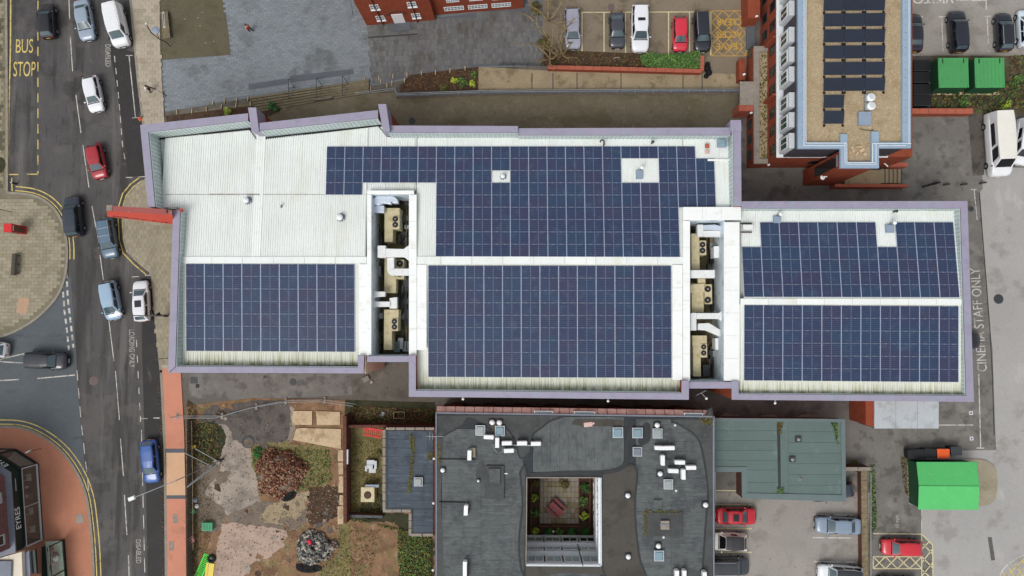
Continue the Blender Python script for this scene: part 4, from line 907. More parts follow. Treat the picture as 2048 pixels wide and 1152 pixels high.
for u0, v0, u1, v1 in ((798, 395, 816, 470), (800, 470, 815, 490), (797, 560, 815, 610), (800, 620, 816, 700), (1415, 475, 1430, 540), (1424, 560, 1436, 620), (1415, 700, 1430, 750), (748, 430, 764, 490), (748, 520, 764, 580), (748, 630, 764, 700)):
    for k in range(10):
        a, b = random.uniform(u0, u1), random.uniform(v0, v1); p = W(a, b, 5.6)
        mb.box((p.x, p.y, 5.2), (random.uniform(.2, .7), random.uniform(.3, 1.2), random.uniform(.15, .8)), 0, random.choice((0, 0, 1, 2, 3)))
    mb.path([W(u0 + 2, v0, 5.9), W(u0 + 2, v1, 5.9)], .06, 6, 1); mb.path([W(u1 - 3, v0, 5.7), W(u1 - 3, v1, 5.7)], .04, 6, 2)
mb.build('plant_pipework', [m_metald, m_blackpl, m_wood, m_metal], cin, kind='stuff')
# steel post with arm behind the east well
t = empty('cctv_pole', W(1413, 797, 7.6), 'white camera arm on the parapet south of the east plant well', 'camera')
MB().path([(0, 0, 0), (-.6, .6, .3)], .04).path([(-1.1, .35, .3), (-.1, .85, .3)], .035).build('arm', m_metal, t, local=True); MB().lathe((0, 0, -.15), [(.1, 0), (.14, .1), (.1, .22)], 10).build('camera_head', m_plast_w, t, local=True)
for lab, u, v in (('small white lamp below the lilac coping near the left end of the middle block', 926, 797), ('small white lamp below the lilac coping near the right end of the middle block', 1216, 801), ('small white lamp below the coping of the east block', 1550, 805)):
    t = empty('wall_lamp', W(u, v, 8.6), lab, 'lamp'); MB().box((0, .12, 0), (.12, .4, .08)).build('bracket', m_metal, t, local=True); MB().lathe((0, -.05, -.05), [(.1, 0), (.13, .1), (.06, .16)], 10).build('shade', m_plast_w, t, local=True)
# red projecting sign on the west front
rs = empty('projecting_sign', W(300, 432, 9), 'faded red fin sign projecting from the west wall over the pavement', 'sign')
A = [W(345, 419, 10.5), W(345, 430, 10.5), W(214, 422, 10.5), W(213, 411, 10.5)]
Bt = [W(345, 430, 10.5), W(347, 449, 9.4), W(214, 433, 9.9), W(214, 422, 10.5)]
mb = MB(); mb.add([A[0], A[1], A[2], A[3]] + [p - Vector((0, 0, .18)) for p in A], [(3, 2, 1, 0), (4, 5, 6, 7), (0, 1, 5, 4), (1, 2, 6, 5), (2, 3, 7, 6), (3, 0, 4, 7)]); mb.build('top_face', m_redsign, rs)
mb = MB(); mb.add(Bt + [p + Vector((0, .25, -.15)) for p in Bt], [(0, 3, 2, 1), (4, 5, 6, 7), (0, 1, 5, 4), (1, 2, 6, 5), (2, 3, 7, 6), (3, 0, 4, 7)]); mb.build('front_face', m_redsignb, rs)
mb = MB(); N = 26
for k in range(N):
    t0 = k / N * .86 + .06; p = Bt[1].lerp(Bt[2], t0) + Vector((0, .16, .14)); mb.box((p.x, p.y, p.z), (random.uniform(.1, .2), random.choice((.07, .13, .2)), .05), random.uniform(-.2, .2))
mb.build('letters', m_black, rs)
MB().path([W(333, 419, 10.55), W(334, 426, 10.55)], .06).path([W(333, 419, 10.55), W(345, 420, 10.55), W(345, 430, 10.5)], .06).build('bracket', m_metald, rs)
mb = MB(); p = W(219, 416, 10.52); mb.box((p.x, p.y, p.z), (.6, .55, .04)); mb.build('end_cap', m_stone, rs)
t = empty('roof_bracket', W(363.5, 421, 10), 'small red bracket on the roof edge behind the fin sign', 'bracket'); MB().box((0, 0, 0), (.25, .35, .3)).build('plate', m_redsignb, t, local=True); MB().tube((0, 0, -.3), (0, 0, 0), .05).build('stem', m_metald, t, local=True)
# side porch canopy on the south east
pc = empty('porch', W(1810, 830, 0), 'pale metal porch roof on the south side of the east block', 'porch')
for k in range(3):
    a, b = 1749 + k * 43, 1749 + (k + 1) * 43 - .6; MB().prism(WX([(a, 800), (b, 800), (b, 857), (a, 857)], 4.0), 3.85, 4.0).build('roof_panel', m_canopy, pc)
MB().prism(WX([(1732, 802), (1749, 802), (1749, 855), (1733, 850)], 3.9), 0, 3.8).build('brick_wall', m_brick, pc); MB().prism(WX([(1749, 853), (1877, 853), (1877, 857), (1749, 857)], 3.84), 3.55, 3.84).build('fascia', m_metald, pc)
MB().prism(WX([(1752, 800), (1874, 800), (1874, 849), (1752, 849)], 3.8), 0, 3.8).build('wall', m_brick_old, pc)
for k in range(4): 
    p = W(1750 + k * 41.5, 855, 3.5); MB().box((p.x, p.y, 0), (.12, .12, 3.55)).build('post', m_metald, pc)
# ================================================================== generic facade parts
def wall_frame(a, b): t = (b - a).normalized(); return t, Vector((t.y, -t.x))
class Wall:
    """a vertical wall from plan point a to b; out = outward normal"""
    def __init__(s, a, b, centre):
        s.a, s.b = Vector(a[:2]), Vector(b[:2]); s.t = (s.b - s.a).normalized(); s.n = Vector((s.t.y, -s.t.x))
        if (Vector(centre[:2]) - s.a).dot(s.n) > 0: s.n = -s.n
        s.ang = math.atan2(s.t.y, s.t.x)
    def px(s, u, v): return on_wall(s.a, s.b, u, v)
    def at(s, d, z, o=0.0): p = s.a + s.t * d + s.n * o; return Vector((p.x, p.y, z))
    def slab(s, mb, d0, d1, z0, z1, o0, o1, m=0):
        q = [s.at(d0, 0, o0).to_2d(), s.at(d1, 0, o0).to_2d(), s.at(d1, 0, o1).to_2d(), s.at(d0, 0, o1).to_2d()]
        return mb.prism(q, z0, z1, m)
    def window(s, d0, d1, z0, z1, root, frame=None, gl=None, nx=2, ny=2, fw=.07, depth=.06, sill=None, name='window', bars=None):
        frame = frame or m_frame; gl = gl or m_glass
        mb = MB(); s.slab(mb, d0, d1, z0, z1, -.25, .012); w = mb.build(name, gl, root)
        mb = MB()
        for a, b, c, d in ((d0, d1, z0, z0 + fw), (d0, d1, z1 - fw, z1), (d0, d0 + fw, z0 + fw, z1 - fw), (d1 - fw, d1, z0 + fw, z1 - fw)): s.slab(mb, a, b, c, d, .012, depth)
        mb.build('frame', frame, w)
        if nx > 1 or ny > 1:
            mb = MB()
            for k in range(1, nx): x = lerp(d0, d1, k / nx); s.slab(mb, x - fw * .35, x + fw * .35, z0 + fw, z1 - fw, .013, depth - .01)
            for k in range(1, ny): z = lerp(z0, z1, k / ny); s.slab(mb, d0 + fw, d1 - fw, z - fw * .3, z + fw * .3, .014, depth - .008)
            mb.build('glazing_bar', bars or frame, w)
        if sill: mb = MB(); s.slab(mb, d0 - .05, d1 + .05, z0 - .09, z0, -.01, .14); mb.build('sill', sill, w)
        return w
def courses(wl, d0, d1, z0, z1, root, mat, step=.6, w=.02):
    mb = MB(); z = z0 + step
    while z < z1: wl.slab(mb, d0, d1, z, z + w, -.01, .008); z += step
    mb.build('brick_course', mat, root, kind='stuff')
# ------------------------------------------------------------------ north west brick building
nb = empty('brick_building', W(790, 20, 0), 'orange brick building with white windows at the top of the plaza', 'building')
A0, B0 = W(733.5, 51, 0).to_2d(), W(870.5, 40.5, 0).to_2d(); t0 = (B0 - A0).normalized(); n0 = Vector((-t0.y, t0.x))
MB().prism([A0, B0, B0 + n0 * 14, A0 + n0 * 14], 0, 9.0).build('wall', m_brick, nb)
MB().prism([A0 - t0 * .3 - n0 * .3, B0 + t0 * .3 - n0 * .3, B0 + n0 * 14, A0 + n0 * 14], 9.0, 9.3).build('roof', m_lead, nb)
fw = Wall(A0, B0, A0 + n0 * 5); Lf = (B0 - A0).length
courses(fw, 0, Lf, 0, 9, nb, m_brick_d, .45)
for u, v, w, h in ((761, 36, 1.0, 1.15), (832, 31, 1.0, 1.15), (749, 14, 1.0, 1.15), (823.5, 8.5, 1.0, 1.15)):
    d, z = fw.px(u, v); fw.window(d - w / 2, d + w / 2, z - h / 2, z + h / 2, nb, nx=3, ny=2, sill=m_frame, gl=m_glassgrey, fw=.1)
d, z = fw.px(798, 40); mb = MB(); fw.slab(mb, d - .65, d + .65, .05, 2.3, -.1, .06); dr = mb.build('door', m_plast_w, nb)
mb = MB()
for k in range(9):
    a = PI * k / 8; fw.slab(mb, d + math.cos(a) * 1.0 - .16, d + math.cos(a) * 1.0 + .16, 2.3 + math.sin(a) * .75 - .12, 2.3 + math.sin(a) * .75 + .14, 0, .09)
mb.build('arch', m_brick_old, nb); mb = MB(); fw.slab(mb, d - 1.2, d + 1.2, 0, .12, 0, 1.0); mb.build('doorstep', m_slate, nb)
for dd in (d - 2.0, d + 2.05): mb = MB(); fw.slab(mb, dd - .05, dd + .05, 0, 9, .05, .15); mb.build('downpipe', m_brick_old, nb)
A1, B1 = W(868.5, 30.5, 0).to_2d(), W(1047, 16.5, 0).to_2d(); t1 = (B1 - A1).normalized(); n1 = Vector((-t1.y, t1.x))
MB().prism([A1, B1, B1 + n1 * 12, A1 + n1 * 12], 0, 8.2).build('side_wing_wall', m_brick, nb)
MB().prism([A1 - n1 * .3, B1 + t1 * .3 - n1 * .3, B1 + n1 * 12, A1 + n1 * 12], 8.2, 8.5).build('side_wing_roof', m_lead, nb)
fw = Wall(A1, B1, A1 + n1 * 5); courses(fw, 0, (B1 - A1).length, 0, 8.2, nb, m_brick_d, .45)
for u0, u1, v, h in ((888, 928, 17, .95), (936, 975, 13.5, .95), (983, 1022, 10.5, .95), (892, 918, 0, .9), (938, 966, -3, .9), (984, 1012, -5, .9)):
    d0_, z_ = fw.px(u0, v + 1); d1_, _ = fw.px(u1, v - 1.5); z_ = max(1.3, z_); fw.window(d0_, d1_, z_ - h / 2, z_ + h / 2, nb, nx=6, ny=2, gl=m_glassgrey, fw=.1)
mb = MB(); mb.path([W(700, -6, 1.0), W(706, 30, 1.0)], .03).build('wall_rail', m_metald, nb)
# ------------------------------------------------------------------ north east apartment block
ne = empty('apartment_block', W(1700, 150, 0), 'brick and charcoal apartment block with gravel roof and pale blue copings', 'building')
ZT, ZL, ZA = 9.7, 5.4, 2.6
VN = -70
# top storey and roof
top = [(1596, VN), (1822, VN), (1822, 296), (1758, 296), (1758, 336), (1681, 336), (1681, 297), (1596, 297)]
MB().prism([p for p in WX([(1599, VN), (1818, VN), (1818, 292), (1755, 292), (1755, 293), (1684, 293), (1684, 294), (1599, 294)], ZT)], ZL, ZT - .35).build('top_storey_wall', m_darkclad, ne)
MB().prism(WX([(1612, VN), (1806, VN), (1806, 284), (1742, 284), (1742, 322), (1696, 322), (1696, 284), (1612, 284)], ZT - .35), ZT - .6, ZT - .33).build('gravel_roof', m_gravel, ne)
for q in ([(1596, VN), (1612, VN), (1612, 297), (1596, 297)], [(1612, 284), (1681, 284), (1681, 297), (1612, 297)], [(1805, VN), (1822, VN), (1822, 296), (1805, 296)], [(1758, 284), (1805, 284), (1805, 296), (1758, 296)],
          [(1681, 268), (1695, 268), (1695, 336), (1681, 336)], [(1743, 263), (1758, 263), (1758, 336), (1743, 336)], [(1695, 323), (1743, 323), (1743, 336), (1695, 336)]):
    MB().prism(WX(q, ZT), ZT - .34, ZT).build('coping', m_bcop, ne)
mb = MB()
for q in ([(1608, VN), (1608, 291), (1688, 291)], [(1612, VN), (1612, 286), (1694, 286), (1694, 325)], [(1758, 291), (1812, 291)], [(1745, 325), (1745, 287), (1822, 287)], [(1694, 325), (1752, 325), (1752, 288)], [(1692, 328), (1754, 328)], [(1818, VN), (1818, 287)], [(1690, 284), (1690, 328)]): mb.path([W(u, v, ZT + .12) for u, v in q], .035, 5)
mb.build('lightning_conductor', m_frame, ne)
mb = MB()
for k in range(22): 
    v = -40 + k * 15; p = W(1605, v, ZT); mb.box((p.x, p.y, p.z), (.12, .05, .03)); p = W(1811, v, ZT); mb.box((p.x, p.y, p.z), (.12, .05, .03))
mb.build('coping_clip', m_lead, ne)
# stair tower shaft
MB().prism(WX([(1684, 300), (1755, 300), (1755, 333), (1684, 333)], ZT), 0, ZT - .34).build('tower_wall', m_brick, ne)
tw = Wall(W(1684, 333, ZT), W(1755, 333, ZT), W(1720, 300, ZT)); courses(tw, 0, 3.5, 0, 9.3, ne, m_brick_d, .5)
tw2 = Wall(W(1684, 333, ZT), W(1684, 300, ZT), W(1720, 310, ZT)); courses(tw2, 0, 1.7, 0, 9.3, ne, m_brick_d, .5)
a, z = tw2.px(1650, 318); mb = MB(); tw2.slab(mb, .25, 1.35, 3.2, 8.6, -.2, .02); w = mb.build('window', m_glass, ne); mb = MB(); tw2.slab(mb, .2, 1.4, 8.6, 8.75, 0, .1); mb.build('frame', m_lead, w)
# brick storeys
main = [(1555, VN), (1826, VN), (1826, 313), (1555, 313)]
MB().prism(WX(main, ZL), 0, ZL - .12).build('brick_wall', m_brick, ne)
MB().prism(WX([(1553, VN), (1776, VN), (1776, 315), (1553, 315)], ZL), ZL - .12, ZL).build('white_ledge', m_frame, ne)
ww = Wall(W(1555, 313, ZL), W(1555, VN, ZL), W(1700, 100, ZL)); courses(ww, 0, 22, 0, 5.3, ne, m_brick_d, .45)
for v in (13, 52, 100, 143, 180, 226, 262, 300):
    d, z = ww.px(1545, v); ww.window(d - .55, d + .55, 3.0, 4.75, ne, frame=m_metald, gl=m_glass, nx=1, ny=1, fw=.06, depth=.03, sill=m_brick_d)
for v in (5, 45, 78):
    d, z = ww.px(1524, v); ww.window(d - .55, d + .55, .5, 2.2, ne, frame=m_metald, gl=m_glass, nx=1, ny=1, fw=.06, depth=.03, sill=m_brick_d)
for v in (75, 190):
    d, z = ww.px(1553, v); mb = MB(); ww.slab(mb, d - .12, d + .12, 0, 5.3, 0, .45); mb.build('brick_pier', m_brick, ne)
sw = Wall(W(1555, 313, ZL), W(1826, 313, ZL), W(1700, 100, ZL)); courses(sw, 0, 13, 0, 5.3, ne, m_brick_d, .45)
d, z = sw.px(1622, 328); sw.window(d - .6, d + .6, 2.0, 3.4, ne, frame=m_metald, gl=m_glass, nx=1, ny=1, fw=.06, depth=.03)
# dormer windows of the top storey: sloping grey bays
wt = Wall(W(1599, 294, ZT), W(1599, VN, ZT), W(1700, 100, ZT))
for v in (-18, 26, 78, 117, 156, 207, 246, 287):
    d, z = wt.px(1580, v); d0_, d1_ = d - .78, d + .78
    mb = MB(); wt.slab(mb, d0_, d1_, ZL + .35, ZL + 3.0, -.1, .55); bay = mb.build('bay_window', m_frameg, ne)
    wb = Wall(wt.at(d0_, 0, .55), wt.at(d1_, 0, .55), wt.at(d, 0, -3)); wb.window(.12, d1_ - d0_ - .12, ZL + .6, ZL + 2.6, bay, frame=m_frame, gl=m_glassg, nx=2, ny=1, fw=.09, depth=.07)
# lower west range with its own gravel roof
MB().prism(WX([(1508, 93), (1536, 93), (1536, 326), (1508, 326)], ZA), 0, ZA - .3).build('low_range_wall', m_brick, ne)
MB().prism(WX([(1519, 103), (1535, 103), (1535, 318), (1519, 318)], ZA - .3), ZA - .5, ZA - .28).build('low_range_gravel', m_gravel, ne)
for q in ([(1508, 92), (1519, 92), (1519, 327), (1508, 327)], [(1519, 92), (1536, 92), (1536, 103), (1519, 103)], [(1519, 317), (1536, 317), (1536, 327), (1519, 327)]):
    MB().prism(WX(q, ZA), ZA - .3, ZA).build('stone_coping', m_stone, ne)
scatter('roof_moss', [(1520, 108), (1534, 108), (1534, 316), (1520, 316)], 260, ZA - .26, m_leafb, .05, .14, .05, parent=ne and None, seed=21)
la = Wall(W(1508, 326, ZA), W(1508, 93, ZA), W(1600, 200, ZA)); courses(la, 0, 13, 0, 2.3, ne, m_brick_d, .45)
for v in (107, 249, 279, 310, 225): 
    d, z = la.px(1500, v); la.window(d - .5, d + .5, .5, 1.9, ne, frame=m_metald, gl=m_glass, nx=1, ny=1, fw=.06, depth=.03)
MB().prism(WX([(1480, 163), (1508, 163), (1508, 210), (1480, 210)], 2.5), 2.35, 2.5).build('entrance_canopy', m_stone, ne)
MB().prism(WX([(1478, 208), (1508, 208), (1508, 222), (1478, 222)], 2.42), 0, 2.42).build('canopy_wall', m_brick_c, ne); MB().prism(WX([(1478, 118), (1490, 118), (1490, 160), (1478, 160)], 1.2), 0, 1.2).build('canopy_wall', m_brick, ne)
MB().prism(WX([(1493, 38), (1510, 38), (1510, 98), (1493, 98)], .3), 0, .3).build('slate_step', m_slate, ne)
MB().prism(WX([(1494, -70), (1520, -70), (1520, 36), (1496, 36)], 2.4), 0, 2.4).build('projecting_bay_wall', m_brick, ne)
for lab, u, v, z in (('small white lamp on the brick bay near the yellow hatching', 1513, 33, 2.6), ('small white lamp on the low brick wall beside the grey canopy', 1488, 149, 2.2), ('small white lamp below the stone coping left of the block', 1502, 226, 2.3), ('white lamp at the south end of the low range', 1537, 330, 2.4), ('bright oval lamp on the south brick wall under the dark storey', 1580, 318, 3.4)):
    t = empty('wall_lamp', W(u, v, z), lab, 'lamp'); MB().box((0, 0, 0), (.3, .2, .12), bevel if 0 else .4).build('shade', m_plast_w, t, local=True, bevel=.03); MB().box((.05, .12, -.02), (.1, .2, .08)).build('bracket', m_metald, t, local=True)
MB().box(W(1667, 352, 4.2), (.4, .25, .1)).build('wall_light', m_plast_w, ne)
for k, (u, v) in enumerate(((1649, 343), (1651, 350), (1645, 355))):
    t = empty('satellite_dish' if k == 0 else 'security_camera', W(u, v, 5), ('white dish on the red tower wall', 'small white camera just under the dish on the tower', 'white camera low on the red tower wall')[k], 'dish' if k == 0 else 'camera')
    MB().lathe((0, 0, 0), [(.22, 0), (.26, .05), (.1, .1)], 12).build('reflector' if k == 0 else 'housing', m_plast_w, t, local=True); MB().tube((0, .35, -.1), (0, 0, 0), .03).build('arm', m_metal, t, local=True)
# stairs at the south east corner
st = empty('entrance_steps', W(1770, 350, 0), 'stone entrance steps between red brick side walls', 'steps')
for k in range(5): MB().prism(WX([(1762 + k * 8.2, 338), (1770 + k * 8.2, 338), (1770 + k * 8.2, 366), (1762 + k * 8.2, 366)], .8 - k * .16), 0, .8 - k * .16).build('step', m_ramp, st); MB().prism(WX([(1769 + k * 8.2, 338), (1771 + k * 8.2, 338), (1771 + k * 8.2, 366), (1769 + k * 8.2, 366)], .81 - k * .16), .7 - k * .16, .81 - k * .16).build('nosing_or_gap', m_metald, st)  # dark strips stand in for the shaded gaps between treads
MB().prism(WX([(1690, 340), (1762, 340), (1762, 368), (1690, 368)], .82), 0, .82).build('landing', m_ramp, st)
for q in ([(1670, 368), (1816, 368), (1816, 374), (1670, 374)], [(1780, 325), (1816, 325), (1816, 333), (1780, 333)], [(1778, 321), (1786, 321), (1786, 330), (1778, 330)]): MB().prism(WX(q, 1.35), 0, 1.35).build('side_wall', m_brick_c, st)
MB().path([W(1768, 326, 2.2), W(1776, 333, 2.2)], .07).build('light_fitting', m_plast_w, st)
# rooftop panels on the block
def black_array():
    g = 'black solar arrays on the gravel roof'
    pm = M('black_solar_cells', (32, 40, 54), .3, .1, 1.5, 0, 1, spec=.5, rnd=.08); k = 0
    proto = None
    rows = [(-26, 3), (7, 3), (38, 3), (72, 3), (104, 3), (137, 3), (168, 3), (203, 1), (235, 1)]
    labs = ['topmost black solar row, mostly out of frame', 'black solar row at the top edge of the photo on the gravel roof', 'second black solar row from the top edge on the gravel roof', 'third black solar row down on the gravel roof', 'black solar row with one greyer panel in its middle', 'black solar row just above the last long row', 'last long black solar row, its right end beside the white fans', 'short black solar row left of the white roof fans', 'southernmost short black solar row with ballast feet']
    rows = [(7, 3), (38.5, 3), (70.5, 3), (103, 3), (136, 3), (168, 3), (202, 1), (234, 1)]; labs = labs[1:]
    for (v, n), lab in zip(rows, labs):
        c = W(1648 + n * 20.5, v, ZT); t = empty('solar_row', (c.x, c.y, ZT - .33), lab, 'solar array', g)
        for i in range(n):
            a, b = W(1648.5 + i * 41, v, ZT), W(1689 + i * 41, v, ZT); w = b.x - a.x; d = 24.5 * (HC - ZT) / FPX; x = (a.x + b.x) / 2 - c.x
            mb = MB(); mb.add([(x - w / 2, -d / 2, .12), (x + w / 2, -d / 2, .12), (x + w / 2, d / 2, .36), (x - w / 2, d / 2, .36), (x - w / 2, -d / 2, .08), (x + w / 2, -d / 2, .08), (x + w / 2, d / 2, .32), (x - w / 2, d / 2, .32)], [(0, 1, 2, 3), (7, 6, 5, 4), (0, 4, 5, 1), (1, 5, 6, 2), (2, 6, 7, 3), (3, 7, 4, 0)])
            mb.build('solar_panel', pm, t, local=True)
            mb = MB()
            for sx_ in (-1, 1): mb.box((x + sx_ * w * .46, -d / 2 - .18, .0), (.2, .22, .12)); mb.box((x + sx_ * w * .46, d / 2 + .02, .0), (.05, .05, .32))
            mb.build('ballast_foot', m_black, t, local=True)
            mb = MB(); mb.box((x + w / 2, 0, .1), (.04, d * 1.15, .03), 0); mb.build('clamp_rail', m_metal, t, local=True)
black_array()
for u, v, lab in ((1738.5, 197, 'upper of the two round white roof fans on the gravel'), (1739, 214, 'lower of the two round white roof fans on the gravel')):
    t = empty('roof_fan', W(u, v, ZT - .3), lab, 'roof fan', 'round white fans on the gravel roof')
    MB().box((-.1, 0, 0), (.9, .75, .2)).build('base', m_metal, t, local=True); MB().lathe((0, 0, .2), [(.4, 0), (.42, .15), (.40, .25), (.22, .33), (.05, .35)], 20).build('cowl', m_plast_w, t, local=True)
    MB().lathe((0, 0, .56), [(.27, 0), (.27, .015), (.2, .02)], 16).build('rim', m_frameg, t, local=True)
plain_box('roof_hatch', 'grey square hatch on the gravel roof below the white fans', 'hatch', (1718, 224, 1742, 249), ZT + .1, .5, m_bluegrey)
t = empty('timber_pile', W(1717, 303, ZT - .3), 'pale debris and offcuts on the roof of the brick tower', 'debris')
for x, y, w, d, a in ((-.6, .2, .25, .6, .2), (.3, .1, .5, .3, .7), (.6, -.3, .3, .3, .2), (0, .45, .7, .2, .05), (-.2, -.3, .5, .2, 1.0), (1.0, .6, .6, .08, .9)): MB().box((x, y, 0), (w, d, .12), a).build('offcut', m_lightslab, t, local=True)
t = empty('roof_cable', W(1728, 260, ZT - .3), 'thin dark cable lying on the gravel below the hatch', 'cable'); MB().path([(-.4, .1, .03), (0, 0, .03), (.5, -.05, .03), (.9, 0, .03)], .03).build('cable', m_black, t, local=True)
# ------------------------------------------------------------------ dark roofed building with the light well
db = empty('flat_roofed_building', W(1150, 980, 0), 'large dark felt roofed building with white rooftop units around a garden courtyard', 'building')
ZD = 7.2; H0 = [(1053.5, 955), (1201, 955), (1202, 1131), (1052, 1130)]
def dpl(u0, v0, u1, v1, z0, z1, name, mat): return MB().prism(WX([(u0, v0), (u1, v0), (u1, v1), (u0, v1)], ZD), z0, z1).build(name, mat, db)
NV, SV = 826, 1240
MB().prism(WX([(872, NV), (1427, 834), (1428, 952), (872, 952)], ZD), 0, ZD - .05).build('wall', m_brick_old, db)
for q in ([(872, 952), (1053.5, 952), (1052, SV), (872, SV)], [(1201, 952), (1428, 952), (1428, SV), (1203, SV)], [(1052, 1131), (1203, 1131), (1203, SV), (1052, SV)]): MB().prism(WX(q, ZD), 0, ZD - .05).build('wall', m_brick_old, db)
# felt laid in strips
def felt_cross(u0, u1, v0, v1, step, mat, horiz=True):
    if horiz:
        v = v0
        while v < v1 - 2:
            w = min(v1, v + step); MB().prism(WX([(u0, v + .25), (u1, v + .25), (u1, w), (u0, w)], ZD), ZD - .06, ZD + random.uniform(0, .012)).build('felt_strip', mat, db); v = w
    else:
        u = u0
        while u < u1 - 2:
            w = min(u1, u + step); MB().prism(WX([(u + .25, v0), (w, v0), (w, v1), (u + .25, v1)], ZD), ZD - .06, ZD + random.uniform(0, .012)).build('felt_strip', mat, db); u = w
for q in ([(873, NV + 1), (1427, 835), (1427, 954.5), (873, 954.5)], [(873, 954.5), (1053, 954.5), (1051.5, SV), (873, SV)], [(1202, 954.5), (1427, 954.5), (1427, SV), (1203, SV)], [(1051.5, 1131), (1203, 1131), (1203, SV), (1051.5, SV)]): MB().prism(WX(q, ZD), ZD - .2, ZD - .03).build('felt_base', m_feltlap, db)
felt_cross(884, 962, 858, 1152, 18, m_felt); felt_cross(962.4, 1046, 850, 1152, 18, m_felt); felt_cross(1066, 1248, 834, 944, 17.5, m_feltv, False); felt_cross(1272, 1342, 838, 1152, 18.5, m_felt); felt_cross(1342.4, 1414, 846, 1152, 18.5, m_felt); felt_cross(1052, 1200, 1134, 1170, 18, m_felt)
def fpatch(pts, mat, z=.02, tar=True, name='felt_patch'):
    q = arc_pts(list(pts) + [pts[0]], 4)[:-1]; P = WX(q, ZD); MB().prism(P, ZD - .05, ZD + z).build(name, mat, db)
    if tar: MB().strip(P + [P[0]], .2, ZD - .05, ZD + z + .008).build('tar_edge', m_tar, db)
fpatch([(874, 830), (1000, 829), (1120, 831), (1100, 842), (1082, 856), (1064, 872), (1060, 905), (1040, 915), (1030, 880), (1010, 855), (990, 862), (960, 845), (938, 836), (925, 850), (900, 864), (876, 874)], m_feltnew, .026)
fpatch([(874, 874), (886, 870), (884, 940), (882, 1000), (886, 1090), (884, 1152), (873, 1152)], m_feltnew, .022, False)
fpatch([(1204, 945), (1236, 940), (1262, 930), (1274, 945), (1270, 1000), (1272, 1060), (1280, 1120), (1292, 1160), (1250, 1165), (1206, 1140)], m_feltbrown, .028)
fpatch([(1052, 1131), (1200, 1133), (1240, 1150), (1180, 1148), (1120, 1146), (1058, 1160)], m_feltbrown, .03, False)
fpatch([(1040, 945), (1052, 945), (1050, 1130), (1042, 1136), (1038, 1080), (1045, 1010)], m_feltnew, .024)
fpatch([(1410, 838), (1426, 840), (1426, 1160), (1406, 1160), (1412, 1040), (1416, 980), (1404, 900), (1390, 870), (1360, 850), (1345, 838)], m_feltnew, .024)
MB().strip(WX(arc_pts([(1060, 950), (1140, 946), (1200, 945), (1238, 938), (1252, 922), (1254, 890), (1258, 870), (1266, 840)]), ZD), .45, ZD - .05, ZD + .035).build('tar_edge', m_tar, db)
fpatch([(957, 926), (968, 922), (970, 950), (962, 965), (952, 950)], m_feltnew, .03, False); fpatch([(1280, 862), (1290, 846), (1300, 850), (1300, 880), (1286, 890), (1276, 884)], m_tar, .03, False)
fpatch([(1150, 838), (1240, 840), (1236, 852), (1150, 850)], m_feltbrown, .03, False)
MB().box(W(990, 964, ZD), (1.9, 3.4, .22)).build('raised_plinth', m_feltnew, db, bevel=.05); MB().box(W(989, 952, ZD + .2), (1.2, 1.6, .18)).build('raised_plinth', m_felt, db, bevel=.04)
MB().box(W(1327, 1048, ZD), (3.9, 2.4, .14)).build('raised_plinth', m_feltnew, db, bevel=.03); MB().box(W(1315, 1008, ZD), (.9, .95, .16)).build('raised_plinth', m_felt, db)
scatter('plinth_moss', [(1288, 1022), (1294, 1022), (1296, 1072), (1288, 1072)], 160, ZD + .13, m_leafb, .03, .09, .02, seed=22); scatter('plinth_moss', [(1290, 1020), (1366, 1022), (1366, 1030), (1290, 1027)], 160, ZD + .1, m_leafb, .03, .09, .02, seed=23)
scatter('plinth_moss', [(1398, 835), (1426, 836), (1426, 850), (1404, 848)], 220, ZD + .02, m_leafb, .03, .1, .02, seed=24); scatter('roof_moss', [(875, 890), (880, 885), (882, 925), (876, 925)], 120, ZD + .02, m_leafb, .03, .1, .02, seed=25)
# edge trims
for q in ([(871, NV - 1.5), (1427, 832), (1427, 835), (871, NV + 1)], [(871, NV), (873.5, NV), (873.5, SV), (871, SV)], [(1425.5, 832), (1429, 832), (1429, SV), (1426.5, SV)]): MB().prism(WX(q, ZD + .06), ZD - .15, ZD + .06).build('edge_trim', m_lead, db)
for v in (918, 1004): MB().path([W(878, v, ZD + .1), W(930 if v > 950 else 952, v + 1, ZD + .1)], .045, 6).build('cable', m_black, db)
# north facade: pink brick panels above, dark base
nf = Wall(W(872, NV, ZD), W(1427, 834, ZD), W(1100, 1000, ZD)); LN = (nf.b - nf.a).length; n = 29
for k in range(n):
    mb = MB(); a0, a1 = LN * k / n + .03, LN * (k + 1) / n - .03; q = [nf.at(a0, ZD - .02, 0), nf.at(a1, ZD - .02, 0), nf.at(a1, ZD - .55, .62), nf.at(a0, ZD - .55, .62)]
    mb.add(q + [p - Vector((0, 0, .12)) for p in q], [(0, 3, 2, 1), (4, 5, 6, 7), (0, 1, 5, 4), (1, 2, 6, 5), (2, 3, 7, 6), (3, 0, 4, 7)]); mb.build('brick_panel', m_pinkbr, db)
for u0, u1 in ((1068, 1104), (1144, 1184), (1350, 1385)):
    d0_, _ = nf.px(u0, 822); d1_, _ = nf.px(u1, 822); p0, p1 = nf.at(d0_, ZD - .12, .2), nf.at(d1_, ZD - .12, .2); w = MB().strip([p0.to_2d(), p1.to_2d()], .34, ZD - .3, ZD - .04).build('roof_window', m_frameg, db); MB().strip([p0.lerp(p1, .04).to_2d(), p0.lerp(p1, .96).to_2d()], .2, ZD - .04, ZD - .02).build('pane', m_glassgrey, w)
for k in range(8): mb = MB(); nf.slab(mb, 1.0 + k * 3.5, 2.3 + k * 3.5, 0, 2.6, 0, .25); mb.build('buttress', m_brick_old, db)
